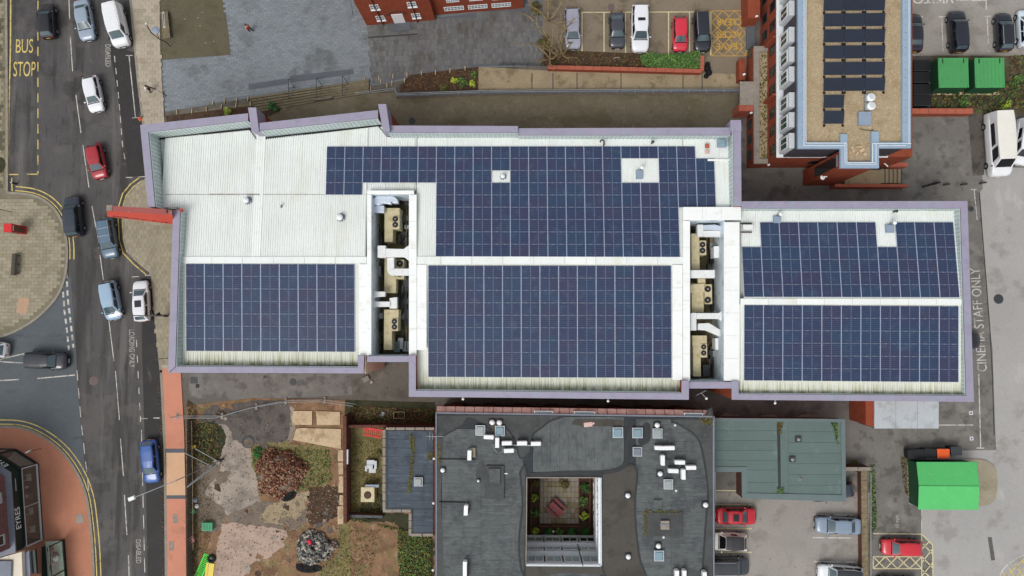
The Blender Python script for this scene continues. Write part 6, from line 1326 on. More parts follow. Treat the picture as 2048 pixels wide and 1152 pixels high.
# ================================================================== vehicles
m_tyre = M('tyre_rubber', (26, 26, 28), .85, .08); m_rim = M('alloy_rim', (150, 152, 156), .35, .05, 1, 0, metallic=.5)
m_cglass = glass('car_glass', (74, 92, 98), .08); m_cglassd = glass('tinted_car_glass', (20, 24, 28), .08)
m_head = M('headlight_lens', (212, 218, 224), .15, 0, 1, 0); m_tail = M('tail_light_lens', (150, 20, 24), .25, 0, 1, 0); m_trim = M('car_black_trim', (20, 21, 23), .5, .05); m_chrome = M('roof_rail_metal', (196, 200, 204), .3, 0, 1, 0, metallic=.6)
m_plf = M('front_plate', (226, 226, 220), .5, 0, 1, 0); m_plr = M('rear_plate', (222, 190, 60), .5, 0, 1, 0)
PAINT = {}
def paint(c, rough=.28):
    if c not in PAINT: PAINT[c] = M('car_paint_%d' % len(PAINT), c, rough, .03, .8, .03, 5, [((96, 90, 84), 1.6, .6, .8, .12)], coat=.6, spec=.5)
    return PAINT[c]
STY = {  # hood length, screen run, rear glass run, deck, belt z, tail kind
    'hatch': dict(fh=.235, fs=.15, rr=.10, dk=.015, W=1.76, H=1.48), 'saloon': dict(fh=.255, fs=.14, rr=.13, dk=.13, W=1.82, H=1.43), 'estate': dict(fh=.24, fs=.13, rr=.07, dk=.012, W=1.8, H=1.5),
    'suv': dict(fh=.23, fs=.12, rr=.07, dk=.012, W=1.88, H=1.68), 'coupe': dict(fh=.29, fs=.14, rr=.17, dk=.09, W=1.78, H=1.34), 'mpv': dict(fh=.17, fs=.16, rr=.06, dk=.01, W=1.84, H=1.72),
    'van': dict(fh=.15, fs=.13, rr=.012, dk=.005, W=1.95, H=1.98), 'minibus': dict(fh=.12, fs=.11, rr=.01, dk=.004, W=2.1, H=2.6)}
WHEELS = {}
def car(name, label, cat, u, v, hd, L, style, col, grp=None, W_=None, H_=None, rails=False, bars=False, sun=None, roofcol=None, ribs=False, sidewin=None, fog=False, zr=.7, gl=None, tail=True):
    S = STY[style]; w = (W_ or S['W']) / 2; H = H_ or S['H']; big = style in ('van', 'minibus'); pm = paint(col); gl = gl or m_cglass
    p = W(u, v, zr); q = W(u + hd[0], v + hd[1], zr); ang = math.atan2(q.y - p.y, q.x - p.x)
    t = empty(name, (p.x, p.y, .02), label, cat, grp, ang)
    bz = .98 + (H - 1.48) * .35; hz = bz - (.05 if not big else .0)
    xf0 = L / 2 - S['fh'] * L; xf1 = xf0 - S['fs'] * L; xr0 = -L / 2 + S['dk'] * L + .05; xr1 = xr0 + S['rr'] * L
    front = [(xf0 + .02, 1.0, hz), (L * .36, .99, hz - .05), (L * .42, .955, hz - .10), (L * .465, .86, hz - .19), (L * .488, .74, hz - .30), (L * .5, .60, hz - .42)] if not big else [(xf0 + .02, 1.0, hz + .05), (L * .43, .97, hz - .05), (L * .47, .90, hz - .18), (L * .49, .8, hz - .32), (L * .5, .66, hz - .5)]
    st = [(-L * .5, .70 if not big else .9, bz - .38), (-L * .492, .80 if not big else .94, bz - .18), (-L * .472, .87 if not big else .96, bz - .03), (-L * .42, .945, bz), (-L * .36, .995, bz), (-L * .15, 1.0, bz)] + front
    def surf(x, y):
        for a, b in zip(st, st[1:]):
            if x <= b[0]:
                k = max(0, (x - a[0]) / (b[0] - a[0])); hw = lerp(a[1], b[1], k) * w; z = lerp(a[2], b[2], k); f = abs(y) / hw
                return z + .03 - .03 * f - (max(0, f - .85) / .15) ** 1.5 * .09
        return st[-1][2]
    def hw_at(x):
        for a, b in zip(st, st[1:]):
            if x <= b[0]: return lerp(a[1], b[1], max(0, (x - a[0]) / (b[0] - a[0]))) * w
        return st[-1][1] * w
    mb = MB(); ring = []
    for x, f, z in st:
        h = f * w; ring.append([(x, 0, z + .03), (x, h * .5, z + .02), (x, h * .86, z), (x, h * .97, z - .06), (x, h, z - .18), (x, h * 1.005, .52), (x, h * .97, .26), (x, 0, .2)])
    vs = []; n = 14
    for r in ring: vs += r + [(a, -b, c) for a, b, c in reversed(r[1:-1])]
    fs = [(i * n + j, i * n + (j + 1) % n, (i + 1) * n + (j + 1) % n, (i + 1) * n + j) for i in range(len(ring) - 1) for j in range(n)]
    fs += [tuple(reversed(range(n))), tuple(range((len(ring) - 1) * n, len(ring) * n))]
    fs = [tuple(reversed(f)) for f in fs]
    mb.add(vs, fs); body = mb.build('body', pm, t, local=True, smooth=True)
    # greenhouse
    wb, wr = w * .93, w * (.76 if not big else .86); zr_ = H - .05
    gst = [(xr0, .90, bz - .02, True), (xr1, .92, zr_ - .03, False), (lerp(xr1, xf1, .25), 1.02, zr_, False), (lerp(xr1, xf1, .7), 1.02, zr_, False), (xf1, .91, zr_ - .04, False), (xf0, .93, hz - .02, True)]
    def gsec(g):
        x, f, z, base = g
        if base: return [(x, 0, z + .03), (x, wb * f * .5, z + .025), (x, wb * f * .82, z + .01), (x, wb * f * .96, z), (x - math.copysign(.0, x), wb, z - .02)]
        return [(x, 0, z + .05), (x, wr * f * .5, z + .042), (x, wr * f * .86, z + .012), (x, wr * f, z - .035), (x, wb, bz - .02)]
    vs = []; n = 9
    for g in gst:
        r = gsec(g); vs += r + [(a, -b, c) for a, b, c in reversed(r[1:])]
    fs = [(i * n + j, (i + 1) * n + j, (i + 1) * n + (j + 1) % n, i * n + (j + 1) % n) for i in range(len(gst) - 1) for j in range(n)]
    mb = MB(); mb.add(vs, fs); mb.m = [1 if 1 <= i // n <= 3 and i % n in (0, 1, 2, 6, 7, 8) else 0 for i in range(len(fs))]; mb.build('cabin', [pm, paint(roofcol) if roofcol else pm], t, local=True, smooth=False)
    def screen(nm, g0, g1, t0, t1, ys=.9):
        a, b = gsec(g0), gsec(g1); rows = []
        sg = 1 if g1[0] > g0[0] else -1
        for tt in (t0, (t0 + t1) / 2, t1):
            r = [Vector(a[i]).lerp(Vector(b[i]), tt) for i in range(4)]; r = [Vector((q.x + .014 * sg, q.y * ys, q.z + .016)) for q in r]
            rows.append([r[3], r[2], r[1], r[0]] + [Vector((q.x, -q.y, q.z)) for q in (r[1], r[2], r[3])])
        mb = MB(); mb.add([q for r in rows for q in r], [(i * 7 + j, i * 7 + j + 1, (i + 1) * 7 + j + 1, (i + 1) * 7 + j) for i in range(2) for j in range(6)])
        return mb.build(nm, gl, t, local=True, smooth=True)
    screen('windscreen', gst[4], gst[5], .04, .93)
    if not (style == 'van'): screen('rear_window', gst[1], gst[0], .08, .80, .86)
    def roofq(x0, x1, y0, y1, nm, mat, dz=.02):
        mb = MB(); rows = []
        for x in (x0, (x0 + x1) / 2, x1):
            for y in (y0, (y0 + y1) / 2, y1): rows.append((x, y, zr_ + .05 - .042 * (abs(y) / (wr * .7)) ** 2 * .9 + dz - (.035 if (x < lerp(xr1, xf1, .15) or x > lerp(xr1, xf1, .88)) else 0)))
        mb.add(rows, [(i * 3 + j, (i + 1) * 3 + j, (i + 1) * 3 + j + 1, i * 3 + j + 1) for i in range(2) for j in range(2)]); return mb.build(nm, mat, t, local=True, smooth=True)
    nw = {'hatch': [(.02, .46), (.50, .97)], 'coupe': [(.0, .35), (.4, .97)], 'van': [(.74, .97)], 'minibus': [(.22, .64), (.70, .93)]}.get(style, [(.02, .26), (.29, .60), (.64, .97)])
    if sidewin: nw = sidewin
    for s in (-1, 1):
        for k, (a, b) in enumerate(nw):
            def pt(f, tt):
                xt = lerp(xr1, xf1, f); xb = lerp(xr0 + (.25 if not big else 0), xf0 - .12, f); x = lerp(xt, xb, tt); y = lerp(wr, wb, tt)
                return (x, s * (y + .012), lerp(zr_ - .06, bz + .02, tt))
            q = [pt(a, .12), pt(b, .12), pt(b, .96), pt(a, .96)]; q = q if s > 0 else q[::-1]
            mb = MB(); mb.add(q, [(0, 1, 2, 3)]); mb.build('side_window', m_cglassd, t, local=True)
        mb = MB(); x = xf0 - .22; mb.box((x, s * (w + .08), bz), (.12, .2, .13)); mb.build('mirror', pm if not big else m_trim, t, local=True, bevel=.03)
        xs = (L * .415, L * .475); mb = MB(); g = []
        for x in xs:
            for f in (.52, .94): g.append((x, s * f * hw_at(x), surf(x, f * hw_at(x)) + .012))
        f = (0, 2, 3, 1) if s > 0 else (0, 1, 3, 2); mb.add(g, [f]); mb.build('headlight', m_head, t, local=True)
        if tail:
            g = []; mb = MB()
            for x in (-L * .494, -L * .452):
                for ff in (.66, .97): g.append((x, s * ff * hw_at(x), surf(x, ff * hw_at(x)) + .014))
            mb.add(g, [f]); mb.box((-L * .497, s * .8 * hw_at(-L * .49), .72), (.05, .22, .16)); mb.build('tail_light', m_tail, t, local=True)
        if rails: MB().path([(lerp(xr1, xf1, .02), s * wr * .93, zr_ + .01), (lerp(xr1, xf1, .08), s * wr * .93, zr_ + .07), (lerp(xr1, xf1, .9), s * wr * .93, zr_ + .07), (lerp(xr1, xf1, .98), s * wr * .93, zr_)], .025, 5).build('roof_rail', m_chrome, t, local=True)
    mb = MB(); mb.box((xf0 + .05, 0, hz - .0), (.10, w * 1.62, .035)); mb.build('scuttle', m_trim, t, local=True)
    mb = MB(); mb.box((L * .497, 0, .42), (.04, w * .9, .2)); mb.build('grille', m_trim, t, local=True); mb = MB(); mb.box((L * .5 + .02, 0, .34), (.02, .5, .11)); mb.build('number_plate', m_plf, t, local=True); mb = MB(); mb.box((-L * .5 - .01, 0, .6), (.02, .5, .11)); mb.build('number_plate', m_plr, t, local=True)
    for s in (-1, 1):
        mb = MB(); mb.strip([(L * .47, s * .52 * hw_at(L * .45)), (xf0 + .15, s * .80 * w)], .012, hz - .30, hz - .29)
    if sun: roofq(lerp(xr1, xf1, sun[0]), lerp(xr1, xf1, sun[1]), -wr * .55, wr * .55, 'sunroof', m_cglassd, .06)
    if bars:
        for f in (.35, .7): MB().path([(lerp(xr1, xf1, f), -wr * 1.02, zr_ + .1), (lerp(xr1, xf1, f), wr * 1.02, zr_ + .1)], .03, 5).build('roof_bar', m_chrome, t, local=True)
    if ribs:
        mb = MB(); k = 0; x = xr1 + .2
        while x < xf1 - .3: mb.box((x, 0, zr_ + .035), (.10, wr * 1.7, .035)); x += .36
        mb.build('roof_ribs', pm, t, local=True)
    r = .31 if not big else .34; key = r
    if key not in WHEELS:
        a = MB(); n = 16
        for y0, y1, rr in ((-.10, .11, r),):
            a.tube((0, y0, 0), (0, y1, 0), rr, n); 
        a.tube((0, -.1, 0), (0, .093, 0), r * 1.16, n)
        b = MB(); b.tube((0, .112, 0), (0, .122, 0), r * .62, 12); 
        WHEELS[key] = (a, b)
    a, b = WHEELS[key]
    for s in (-1, 1):
        for x in (L * .32, -L * .30):
            wh = None
            if 'wm%s' % key in MATS: wh = bpy.data.objects.new('wheel', MATS['wm%s' % key]); link(wh, t); ri = bpy.data.objects.new('rim', MATS['rm%s' % key]); link(ri, wh)
            else:
                wh = a.build('wheel', m_tyre, t, local=True); ri = b.build('rim', m_rim, wh, local=True); MATS['wm%s' % key] = wh.data; MATS['rm%s' % key] = ri.data
            wh.location = (x, s * (w - .085), r); wh.rotation_euler = (0, 0, 0 if s > 0 else PI)
    return t
RD, PK = 'cars on the main road', 'parked cars'
car('car', 'black hatchback with red tail lights beside the yellow bus stop lines', 'car', 94, 42, (-3, -40), 4.1, 'hatch', (24, 24, 30), RD)
car('car', 'grey blue saloon at the top edge between the centre line and the white van', 'car', 169, 40, (10, 60), 4.9, 'saloon', (142, 156, 172), RD)
car('parked_van', 'white van with a ribbed roof parked by the top left pavement', 'van', 236, 52, (13, 60), 5.0, 'van', (226, 228, 230), RD, ribs=True)
car('car', 'white hatchback alone in the lane below the white van', 'car', 187, 188, (12, 60), 4.3, 'hatch', (224, 226, 230), RD)
car('car', 'red hatchback driving down the road near the red fin sign', 'car', 194, 323, (13, 60), 4.1, 'hatch', (160, 36, 44), RD)
car('car', 'dark navy sport utility car driving up beside the rounded pavement', 'car', 147, 433, (-5, -60), 4.7, 'suv', (38, 46, 58), RD)
car('car', 'slate blue estate car with white roof bars under the red fin sign', 'car', 216, 476, (9, 60), 4.7, 'estate', (84, 108, 128), RD, rails=True, bars=True)
car('car', 'pale blue people carrier below the slate blue estate', 'car', 222, 601, (11, 60), 4.5, 'mpv', (146, 172, 194), RD, H_=1.6)
car('parked_car', 'white hatchback with dark sunroof parked beside the pale blue car', 'car', 283, 602, (-3, -60), 4.7, 'hatch', (224, 226, 230), PK, sun=(.45, .78))
car('car', 'black sport utility car leaving the side road', 'car', 93, 721, (60, 2), 4.8, 'suv', (34, 36, 46), RD)
car('car', 'white car half out of frame at the mouth of the side road', 'car', -22, 697, (-60, -6), 4.3, 'hatch', (224, 226, 230), RD)
car('parked_car', 'blue hatchback parked beside the orange pavement', 'car', 301, 923, (5, 60), 4.9, 'hatch', (38, 84, 156), PK)
NP = 'cars parked below the north car park'
car('parked_car', 'silver car under the bare tree branches', 'car', 1145, 57, (2, 60), 4.8, 'estate', (164, 168, 180), NP, roofcol=(158, 158, 172))
car('parked_car', 'dark grey coupe with black roof between two empty bays', 'car', 1234, 60, (2, 60), 4.2, 'coupe', (62, 66, 72), NP)
car('parked_car', 'long white pickup style car in the north car park', 'car', 1280, 57, (0, 60), 5.5, 'estate', (228, 230, 234), NP, W_=1.98, H_=1.85, sun=(.5, .62))
car('parked_car', 'bright red hatchback beside the empty bay', 'car', 1360, 68, (1, 60), 4.0, 'hatch', (206, 44, 64), NP, W_=1.68)
car('parked_car', 'black car with silver roof rails next to the yellow hatching', 'car', 1404, 63, (3, 60), 4.7, 'suv', (34, 38, 46), NP, rails=True, H_=1.55)
EP = 'cars parked in the north east car park'
car('parked_car', 'black car partly hidden behind the apartment block roof', 'car', 1828, 66, (-2, -60), 4.4, 'saloon', (34, 34, 44), EP)
car('parked_car', 'black sport utility car behind the left green container', 'car', 1915, 63, (-4, -60), 4.8, 'suv', (30, 34, 44), EP)
car('parked_car', 'black car with pale roof rails behind the right green container', 'car', 2008, 64, (-3, -60), 4.4, 'hatch', (30, 34, 42), EP, rails=True)
car('parked_car', 'pale blue white car cut off at the right edge of the car park', 'car', 2052, 57, (-3, -60), 4.4, 'hatch', (204, 216, 226), EP)
car('minibus', 'long white minibus with a cream roof beside the grey yard', 'minibus', 1994, 290, (4, 60), 7.2, 'minibus', (226, 228, 230), None, roofcol=(228, 226, 216), H_=2.5, W_=2.3, gl=m_cglassd)
car('parked_van', 'white van beside the minibus cut off by the right edge', 'van', 2045, 285, (-10, 60), 5.2, 'van', (226, 228, 230), None, sidewin=[(.3, .6), (.7, .97)], gl=m_cglassd)
SP = 'cars parked in the south car park'
car('parked_car', 'red saloon with a dark sunroof against the dark roofed building', 'car', 1472, 1032, (60, 1), 4.5, 'saloon', (190, 26, 44), SP, sun=(.35, .75))
car('parked_car', 'white small car with a black roof below the red saloon', 'car', 1457, 1083, (-60, -2), 4.1, 'hatch', (228, 224, 214), SP, roofcol=(42, 40, 44), gl=m_cglassd, W_=1.96, sidewin=[(.35, .62)])
car('parked_car', 'dark grey car with rails below the white small car', 'car', 1456, 1132, (60, 0), 4.7, 'suv', (56, 58, 66), SP, rails=True)
car('parked_car', 'grey blue saloon on the right side of the south car park', 'car', 1676, 1051, (-60, -2), 5.0, 'saloon', (126, 142, 160), SP)
car('parked_car', 'white car with black glass roof at the bottom edge', 'car', 1680, 1148, (-60, -4), 4.9, 'suv', (222, 226, 228), SP, roofcol=(40, 44, 48))
car('parked_car', 'dark car mostly under the edge of the green grey roof', 'car', 1664, 983, (-60, 10), 4.6, 'hatch', (50, 56, 66), SP)
car('parked_car', 'red hatchback beside the cross hatched markings', 'car', 1803, 1095, (-60, -2), 4.4, 'hatch', (196, 36, 50), None)
car('parked_car', 'dark red car cut off by the bottom edge below the hatching', 'car', 1793, 1171, (-60, 0), 4.3, 'hatch', (110, 26, 34), None)
car('parked_car', 'black car nose poking out from behind the east block', 'car', 1919, 681, (60, 0), 4.6, 'hatch', (28, 32, 38), None)
# ================================================================== containers, tent, bins
for k, (lab, u0, u1) in enumerate((('left green container with a grooved roof', 1876, 1938), ('right green container beside the overgrown verge', 1949, 2010))):
    z = 2.3; c, w, d = bbox_px(u0, 116, u1, 175, z); t = empty('storage_container', (c[0], c[1], .15), lab, 'container', 'green storage containers')
    MB().box((0, 0, 0), (w - .06, d - .06, z - .25)).build('body', m_gcontd, t, local=True); MB().box((0, 0, z - .25), (w, d, .1)).build('roof', m_gcont, t, local=True)
    for j in range(14 if k == 0 else 8):
        x = -w * .45 + j * w * (.9 / (13 if k == 0 else 7)); MB().box((x, -.05, z - .15), (.05 if k == 0 else .03, d * .86, .02)).build('roof_rib', m_gcont, t, local=True)
    for x in (-w * .47, w * .47):
        for y in (-d * .46, d * .46): MB().box((x, y, z - .15), (.16, .2, .06)).build('corner_casting', m_gcont, t, local=True)
    for x in (-w * .35, w * .35): MB().box((x, d * .4, z - .15), (.14, .55, .015)).build('forklift_patch', m_gcontd, t, local=True)
ORD7 = 'first second third fourth fifth sixth seventh'.split()
for k in range(7):
    p = W(1876 + k * 19.7, 187, .12); t = empty('timber_sleeper', (p.x, p.y, .03), ORD7[k] + ' pale sleeper from the left below the green containers', 'sleeper', 'pale sleepers below the containers'); MB().box((0, 0, 0), (1.0, .33, .14)).build('block', m_lightslab, t, local=True, bevel=.02); MB().box((0, 0, .14), (.9, .04, .005)).build('crack', m_wood, t, local=True)
for k, (u, v, lab) in enumerate(((1838, 135, 'northernmost black bin frame beside the apartment block'), (1838, 158, 'middle black bin frame beside the apartment block'), (1838, 182, 'southern black bin frame beside the apartment block'), (1838, 204, 'last black bin frame just above the red brick wall'))):
    t = empty('wheelie_bin', W(u, v, .6) * 1, lab, 'bin', 'black bins beside the apartment block'); t.location.z = .03
    MB().box((0, 0, .12), (1.9, 1.1, 1.05), taper=1.04).build('body', m_blackpl, t, local=True, bevel=.04); MB().box((0, .0, 1.17), (2.0, 1.16, .09)).build('lid', m_trim, t, local=True, bevel=.03); MB().path([(-.98, -.6, 1.2), (.98, -.6, 1.2)], .035).build('handle', m_metald, t, local=True)
    for x in (-.8, .8):
        for y in (-.45, .45): MB().tube((x, y - .04, .08), (x, y + .04, .08), .08, 8).build('wheel', m_rubber, t, local=True)
t = empty('bin_rail', W(1858, 165, 0), 'grey tubular rail along the black bins', 'railing'); o = t.location
MB().path([W(1859, 122, 1.0) - o, W(1859, 212, 1.0) - o], .05).build('rail', m_metal, t, local=True)
for v in (124, 150, 180, 210): MB().tube(W(1857.5, v, 0) - o, W(1859, v, 1.0) - o, .035).build('post', m_metal, t, local=True)
t = empty('refuse_bag', W(1851, 212, .03), 'small blue bag at the end of the black bins', 'bag'); MB().lathe((0, 0, 0), [(.3, 0), (.42, .2), (.3, .42), (.06, .5)], 9).build('sack', M('blue_plastic', (56, 66, 120), .5, .1), t, local=True); MB().lathe((0, 0, .48), [(.05, 0), (.1, .1)], 7).build('knot', MATS['blue_plastic'], t, local=True)
# pad and green gabled shed
pad = patch('concrete_island', [(1814, 926), (1840, 921), (1900, 918), (1960, 918), (1985, 930), (1992, 950), (1991, 990), (1980, 1006), (1950, 1012), (1850, 1012), (1818, 1000), (1813, 960)], .14, m_slab_a, 1)
pave(pad, [(1816, 922), (1838, 922), (1838, 1010), (1818, 1000)], .2, .42, 0, .16, [m_stone, m_slab_c, m_stone])
ts = empty('green_shed', W(1896, 972, .14), 'bright green gabled shed on the concrete island', 'shed')
g = [W(1833, 924, 2.2), W(1953, 924, 2.2), W(1958, 973, 2.75), W(1838, 972, 2.75), W(1956, 1020, 2.2), W(1836.5, 1019, 2.2)]
MB().add([g[0], g[1], g[2], g[3]] + [p - Vector((0, 0, .06)) for p in (g[0], g[1], g[2], g[3])], [(3, 2, 1, 0), (4, 5, 6, 7), (0, 1, 5, 4), (2, 3, 7, 6), (1, 2, 6, 5), (3, 0, 4, 7)]).build('roof_panel', m_tent, ts)
MB().add([g[3], g[2], g[4], g[5]] + [p - Vector((0, 0, .06)) for p in (g[3], g[2], g[4], g[5])], [(3, 2, 1, 0), (4, 5, 6, 7), (0, 1, 5, 4), (2, 3, 7, 6), (1, 2, 6, 5), (3, 0, 4, 7)]).build('roof_panel', m_tent, ts)
MB().path([g[3] + Vector((0, 0, .02)), g[2] + Vector((0, 0, .02))], .05).build('ridge_trim', m_tent, ts)
MB().path([g[1], g[2], g[4]], .04).build('verge_trim', m_tent, ts)
ins4 = [g[0], g[1], g[4], g[5]]; cc4 = sum(ins4, Vector((0, 0, 0))) / 4
MB().prism([p.lerp(cc4, .06).to_2d() for p in ins4], .14, 2.12).build('wall', m_gcontd, ts)
def cart_bin(label, u, v, w, d, h, lid, rz=0, grp='large wheeled bins by the green shed'):
    t = empty('wheeled_bin', W(u, v, h), label, 'bin', grp, rz); t.location.z = .03
    MB().box((0, 0, .1), (w * .9, d * .88, h - .2), taper=1.08).build('body', m_blackpl, t, local=True, bevel=.03); MB().box((0, 0, h - .1), (w, d, .08)).build('lid', lid, t, local=True, bevel=.03); MB().box((0, d / 2, h - .12), (w * .8, .06, .06)).build('handle', m_metald, t, local=True)
    for x in (-w * .38, w * .38): MB().tube((x, -d * .3, .07), (x + .05, -d * .3, .07), .07, 8).build('wheel', m_rubber, t, local=True)
cart_bin('black bin at the left end of the row above the green shed', 1834, 909, 1.9, 1.0, 1.2, m_blackpl, .03); cart_bin('black bin directly left of the orange lidded bin', 1861, 907, 1.3, 1.0, 1.25, m_blackpl, -.05); cart_bin('bin with a bright orange lid above the green shed', 1887, 907.5, 1.35, 1.05, 1.35, m_orangepl); cart_bin('dark slate bin right of the orange lidded bin', 1913, 902, 1.2, .95, 1.25, m_metald, .04)
t = empty('motorcycle', W(1860, 370, 0), 'black motorcycle parked on the grey yard by the line of posts', 'motorcycle', None, .25)
MB().path([(-.7, 0, .55), (0, 0, .8), (.5, 0, .85)], .11).build('frame', m_black, t, local=True); MB().box((-.35, 0, .75), (.7, .26, .12)).build('seat', m_trim, t, local=True, bevel=.04); MB().path([(.5, -.38, 1.0), (.55, 0, .95), (.5, .38, 1.0)], .03).build('handlebar', m_metald, t, local=True)
for x in (-.72, .72): MB().tube((x, -.07, .3), (x, .07, .3), .3, 14).build('wheel', m_tyre, t, local=True)
MB().box((.1, 0, .8), (.45, .3, .22)).build('tank', m_black, t, local=True, bevel=.06)
for k, (u, v) in enumerate(((1890, 370), (1925, 370), (1963, 367))):
    t = empty('metal_post', W(u, v, 0), ('left of the three short black posts right of the motorcycle', 'middle of the three short black posts right of the motorcycle', 'right of the three short black posts near the service road')[k], 'post', 'short black posts on the yard'); MB().box((0, 0, 0), (.6, .12, .5), .12).build('barrier', m_metald, t, local=True); MB().tube((0, 0, 0), (0, 0, .8), .05).build('stem', m_black, t, local=True)
# ================================================================== walls, rails, steps
def brick_wall(label, pts, w, h, capw=None, mat=m_brick, cap=m_brick_c, n=None, cat='wall', cs_=None):
    P = WX(pts, h); c = P[len(P) // 2]; t = empty('brick_wall', (c.x, c.y, 0), label, cat); MB().strip(P, w, 0, h - .08).build('brickwork', mat, t)
    for a, b in zip(P, P[1:]):
        L = (b - a).length; k = max(1, int(L / (cs_ or .95)))
        for j in range(k): MB().strip([a.lerp(b, (j + .02) / k), a.lerp(b, (j + .98) / k)], capw or w + .08, h - .08, h + random.uniform(-.008, .008)).build('coping_brick', cap, t)
    return t
brick_wall('long low red brick wall below the planting bed of the north car park', [(1096, 134), (1240, 137.5), (1404, 142)], .36, .9)
brick_wall('short red brick return wall at the right end of the planting bed', [(1405, 111), (1404.5, 142)], .32, .95)
brick_wall('red brick wall below the green containers', [(1822, 222), (1946, 222)], .52, 1.3)
brick_wall('tall dark red wall dividing the cleared lot from the small garden', [(689, 832), (690, 1048)], .3, 2.2, mat=m_brick_old, cap=m_brick_old)
brick_wall('red brown wall running along the north side of the small garden', [(690, 853), (866, 853)], .24, 1.6, mat=m_brick_old, cap=m_brick_old)
brick_wall('low dark wall at the foot of the small garden', [(690, 1032), (765, 1034)], .22, 1.2, mat=m_brick_old, cap=m_metald)
brick_wall('pale coping wall above the small car park beside the green roof', [(1690, 938), (1742, 938)], .3, 1.8, mat=m_brick_old, cap=m_stone)
brick_wall('weathered wall between the south car park and the service road', [(1728, 942), (1731, 1200)], .55, 1.0, mat=m_brick_old, cap=m_wood, cs_=.5)
def railing(label, pts, h, n, rails=(1.0,), mat=m_metal, r=.03, grp=None, base=0.0):
    P = [W(u, v, base + h) for u, v in pts]; t = empty('railing', (P[0].x, P[0].y, base), label, 'railing', grp); o = t.location
    for f in rails: MB().path([Vector((p.x, p.y, base + h * f)) - o for p in P], r, 6).build('rail', mat, t, local=True)
    for a, b in zip(P, P[1:]):
        k = max(1, round((b - a).length / n))
        for j in range(k + 1): q = a.lerp(b, j / k); MB().tube(Vector((q.x, q.y, base)) - o, Vector((q.x, q.y, base + h)) - o, r * .9, 6).build('post', mat, t, local=True)
    return t
t = empty('retaining_wall', W(1100, 184, 0), 'grey capped retaining wall with rails along the lower alley', 'wall'); P = WX([(792, 190), (960, 184), (1200, 182), (1484, 181)], .9); MB().strip(P, .35, 0, .82).build('wall', m_stone, t)
for a, b in zip(P, P[1:]):
    k = max(1, int((b - a).length / 2.0))
    for j in range(k): MB().strip([a.lerp(b, j / k + .004), a.lerp(b, (j + .97) / k)], .42, .82, .9).build('coping_stone', m_slate, t)
railing('grey handrail on the retaining wall of the alley', [(792, 187), (960, 181), (1200, 179), (1484, 178)], 1.0, 2.2, (1.0, .5), base=.9)
railing('grey handrail stepping down beside the two rows of pale edging', [(711, 186), (790, 176), (792, 187)], 1.0, 1.6, (1.0, .5))
railing('dark rail along the top of the beige ramp', [(998, 125), (1084, 127)], 1.0, 1.5, (1.0, .6, .3), m_metald)
railing('thin rail beside the weathered wall of the car park', [(1742, 945), (1742, 1200)], 1.3, 2.5, (1.0,))
railing('white edged guard rail on the dark roof side of the car park', [(1428, 946), (1428, 1060)], 1.2, 2.4, (1.0, .5), m_frameg)
sp = empty('terrace_steps', W(640, 185, 0), 'mossy timber edged steps below the slate bands of the plaza', 'steps')
for k in range(6): MB().prism(WX([(500 + k * 3, 194 + k * 5.2), (738, 158 + k * 4.7), (738, 162 + k * 4.7), (500 + k * 3, 198 + k * 5.2)], .30 - k * .04), 0, .30 - k * .04).build('step', m_alley, sp)
for k in range(6): MB().strip(WX([(562 + k * 2, 187 + k * 5.2), (736, 162 + k * 4.7)], .33 - k * .04), .10, .0, .33 - k * .04).build('nosing_or_gap', m_wood, sp)
for k, (u, v) in enumerate(((577, 158), (633, 156), (685, 152))):
    t = empty('handrail', W(u, v, 0), ('left dark handrail crossing the timber steps', 'middle dark handrail crossing the timber steps', 'right dark handrail crossing the timber steps')[k], 'handrail', 'dark handrails on the timber steps'); o = t.location
    MB().path([W(u, v, 1.0) - o, W(u, v + 40, .8) - o], .035).path([W(u + 1, v, 1.0) - o, W(u + 12, v + 17, .3) - o, W(u + 2, v + 18, .3) - o], .03).build('rail', m_metald, t, local=True)
    for d in (1, 20, 39): MB().tube(W(u, v + d, 0) - o, W(u, v + d, 1.0) - o, .03).build('post', m_metald, t, local=True)
ORD = 'first second third fourth fifth sixth seventh eighth ninth tenth eleventh twelfth thirteenth fourteenth'.split()
def edging(label, pts, g): 
    for i, (u, v) in enumerate(sorted(pts)):
        label = label if i else label; lb = ORD[i] + ' ' + label
        p = W(u, v, .1); t = empty('edging_strip', (p.x, p.y, .03), lb, 'edging', g); MB().box((0, 0, 0), (.09, .55, .14), random.uniform(-.08, .08)).build('strip', m_lightslab, t, local=True); MB().box((0, -.2, .14), (.06, .1, .02)).build('cap', m_stone, t, local=True)
edging('pale strip from the left on the mossy bank behind the west block', [(354, 224), (384, 223), (413, 219), (443, 214), (472, 211), (426, 206), (449, 203), (473, 201), (496, 198), (520, 196), (501, 208), (532, 205)], 'pale strips on the left bank')
edging('pale strip from the left between the timber steps and the ramp', [(729, 159), (758, 156), (786, 153), (814, 150), (843, 147), (871, 145), (900, 141), (930, 137), (736, 169), (761, 163), (784, 166), (809, 161), (742, 178), (774, 172)], 'pale strips beside the brown bed')
t = empty('low_wall', W(700, 197, 0), 'low dark kerb wall on the alley below the steps', 'wall'); MB().strip(WX([(627, 201), (665, 195)], .3), .18, 0, .3).build('kerb', m_metald, t); MB().strip(WX([(628, 200.5), (664, 195)], .31), .08, .3, .33).build('cap', m_stone, t)
for k, q in enumerate(([(515, 210), (560, 205), (560, 222), (514, 244)],)): sheet('shaded_bed', q, .065, m_soil)
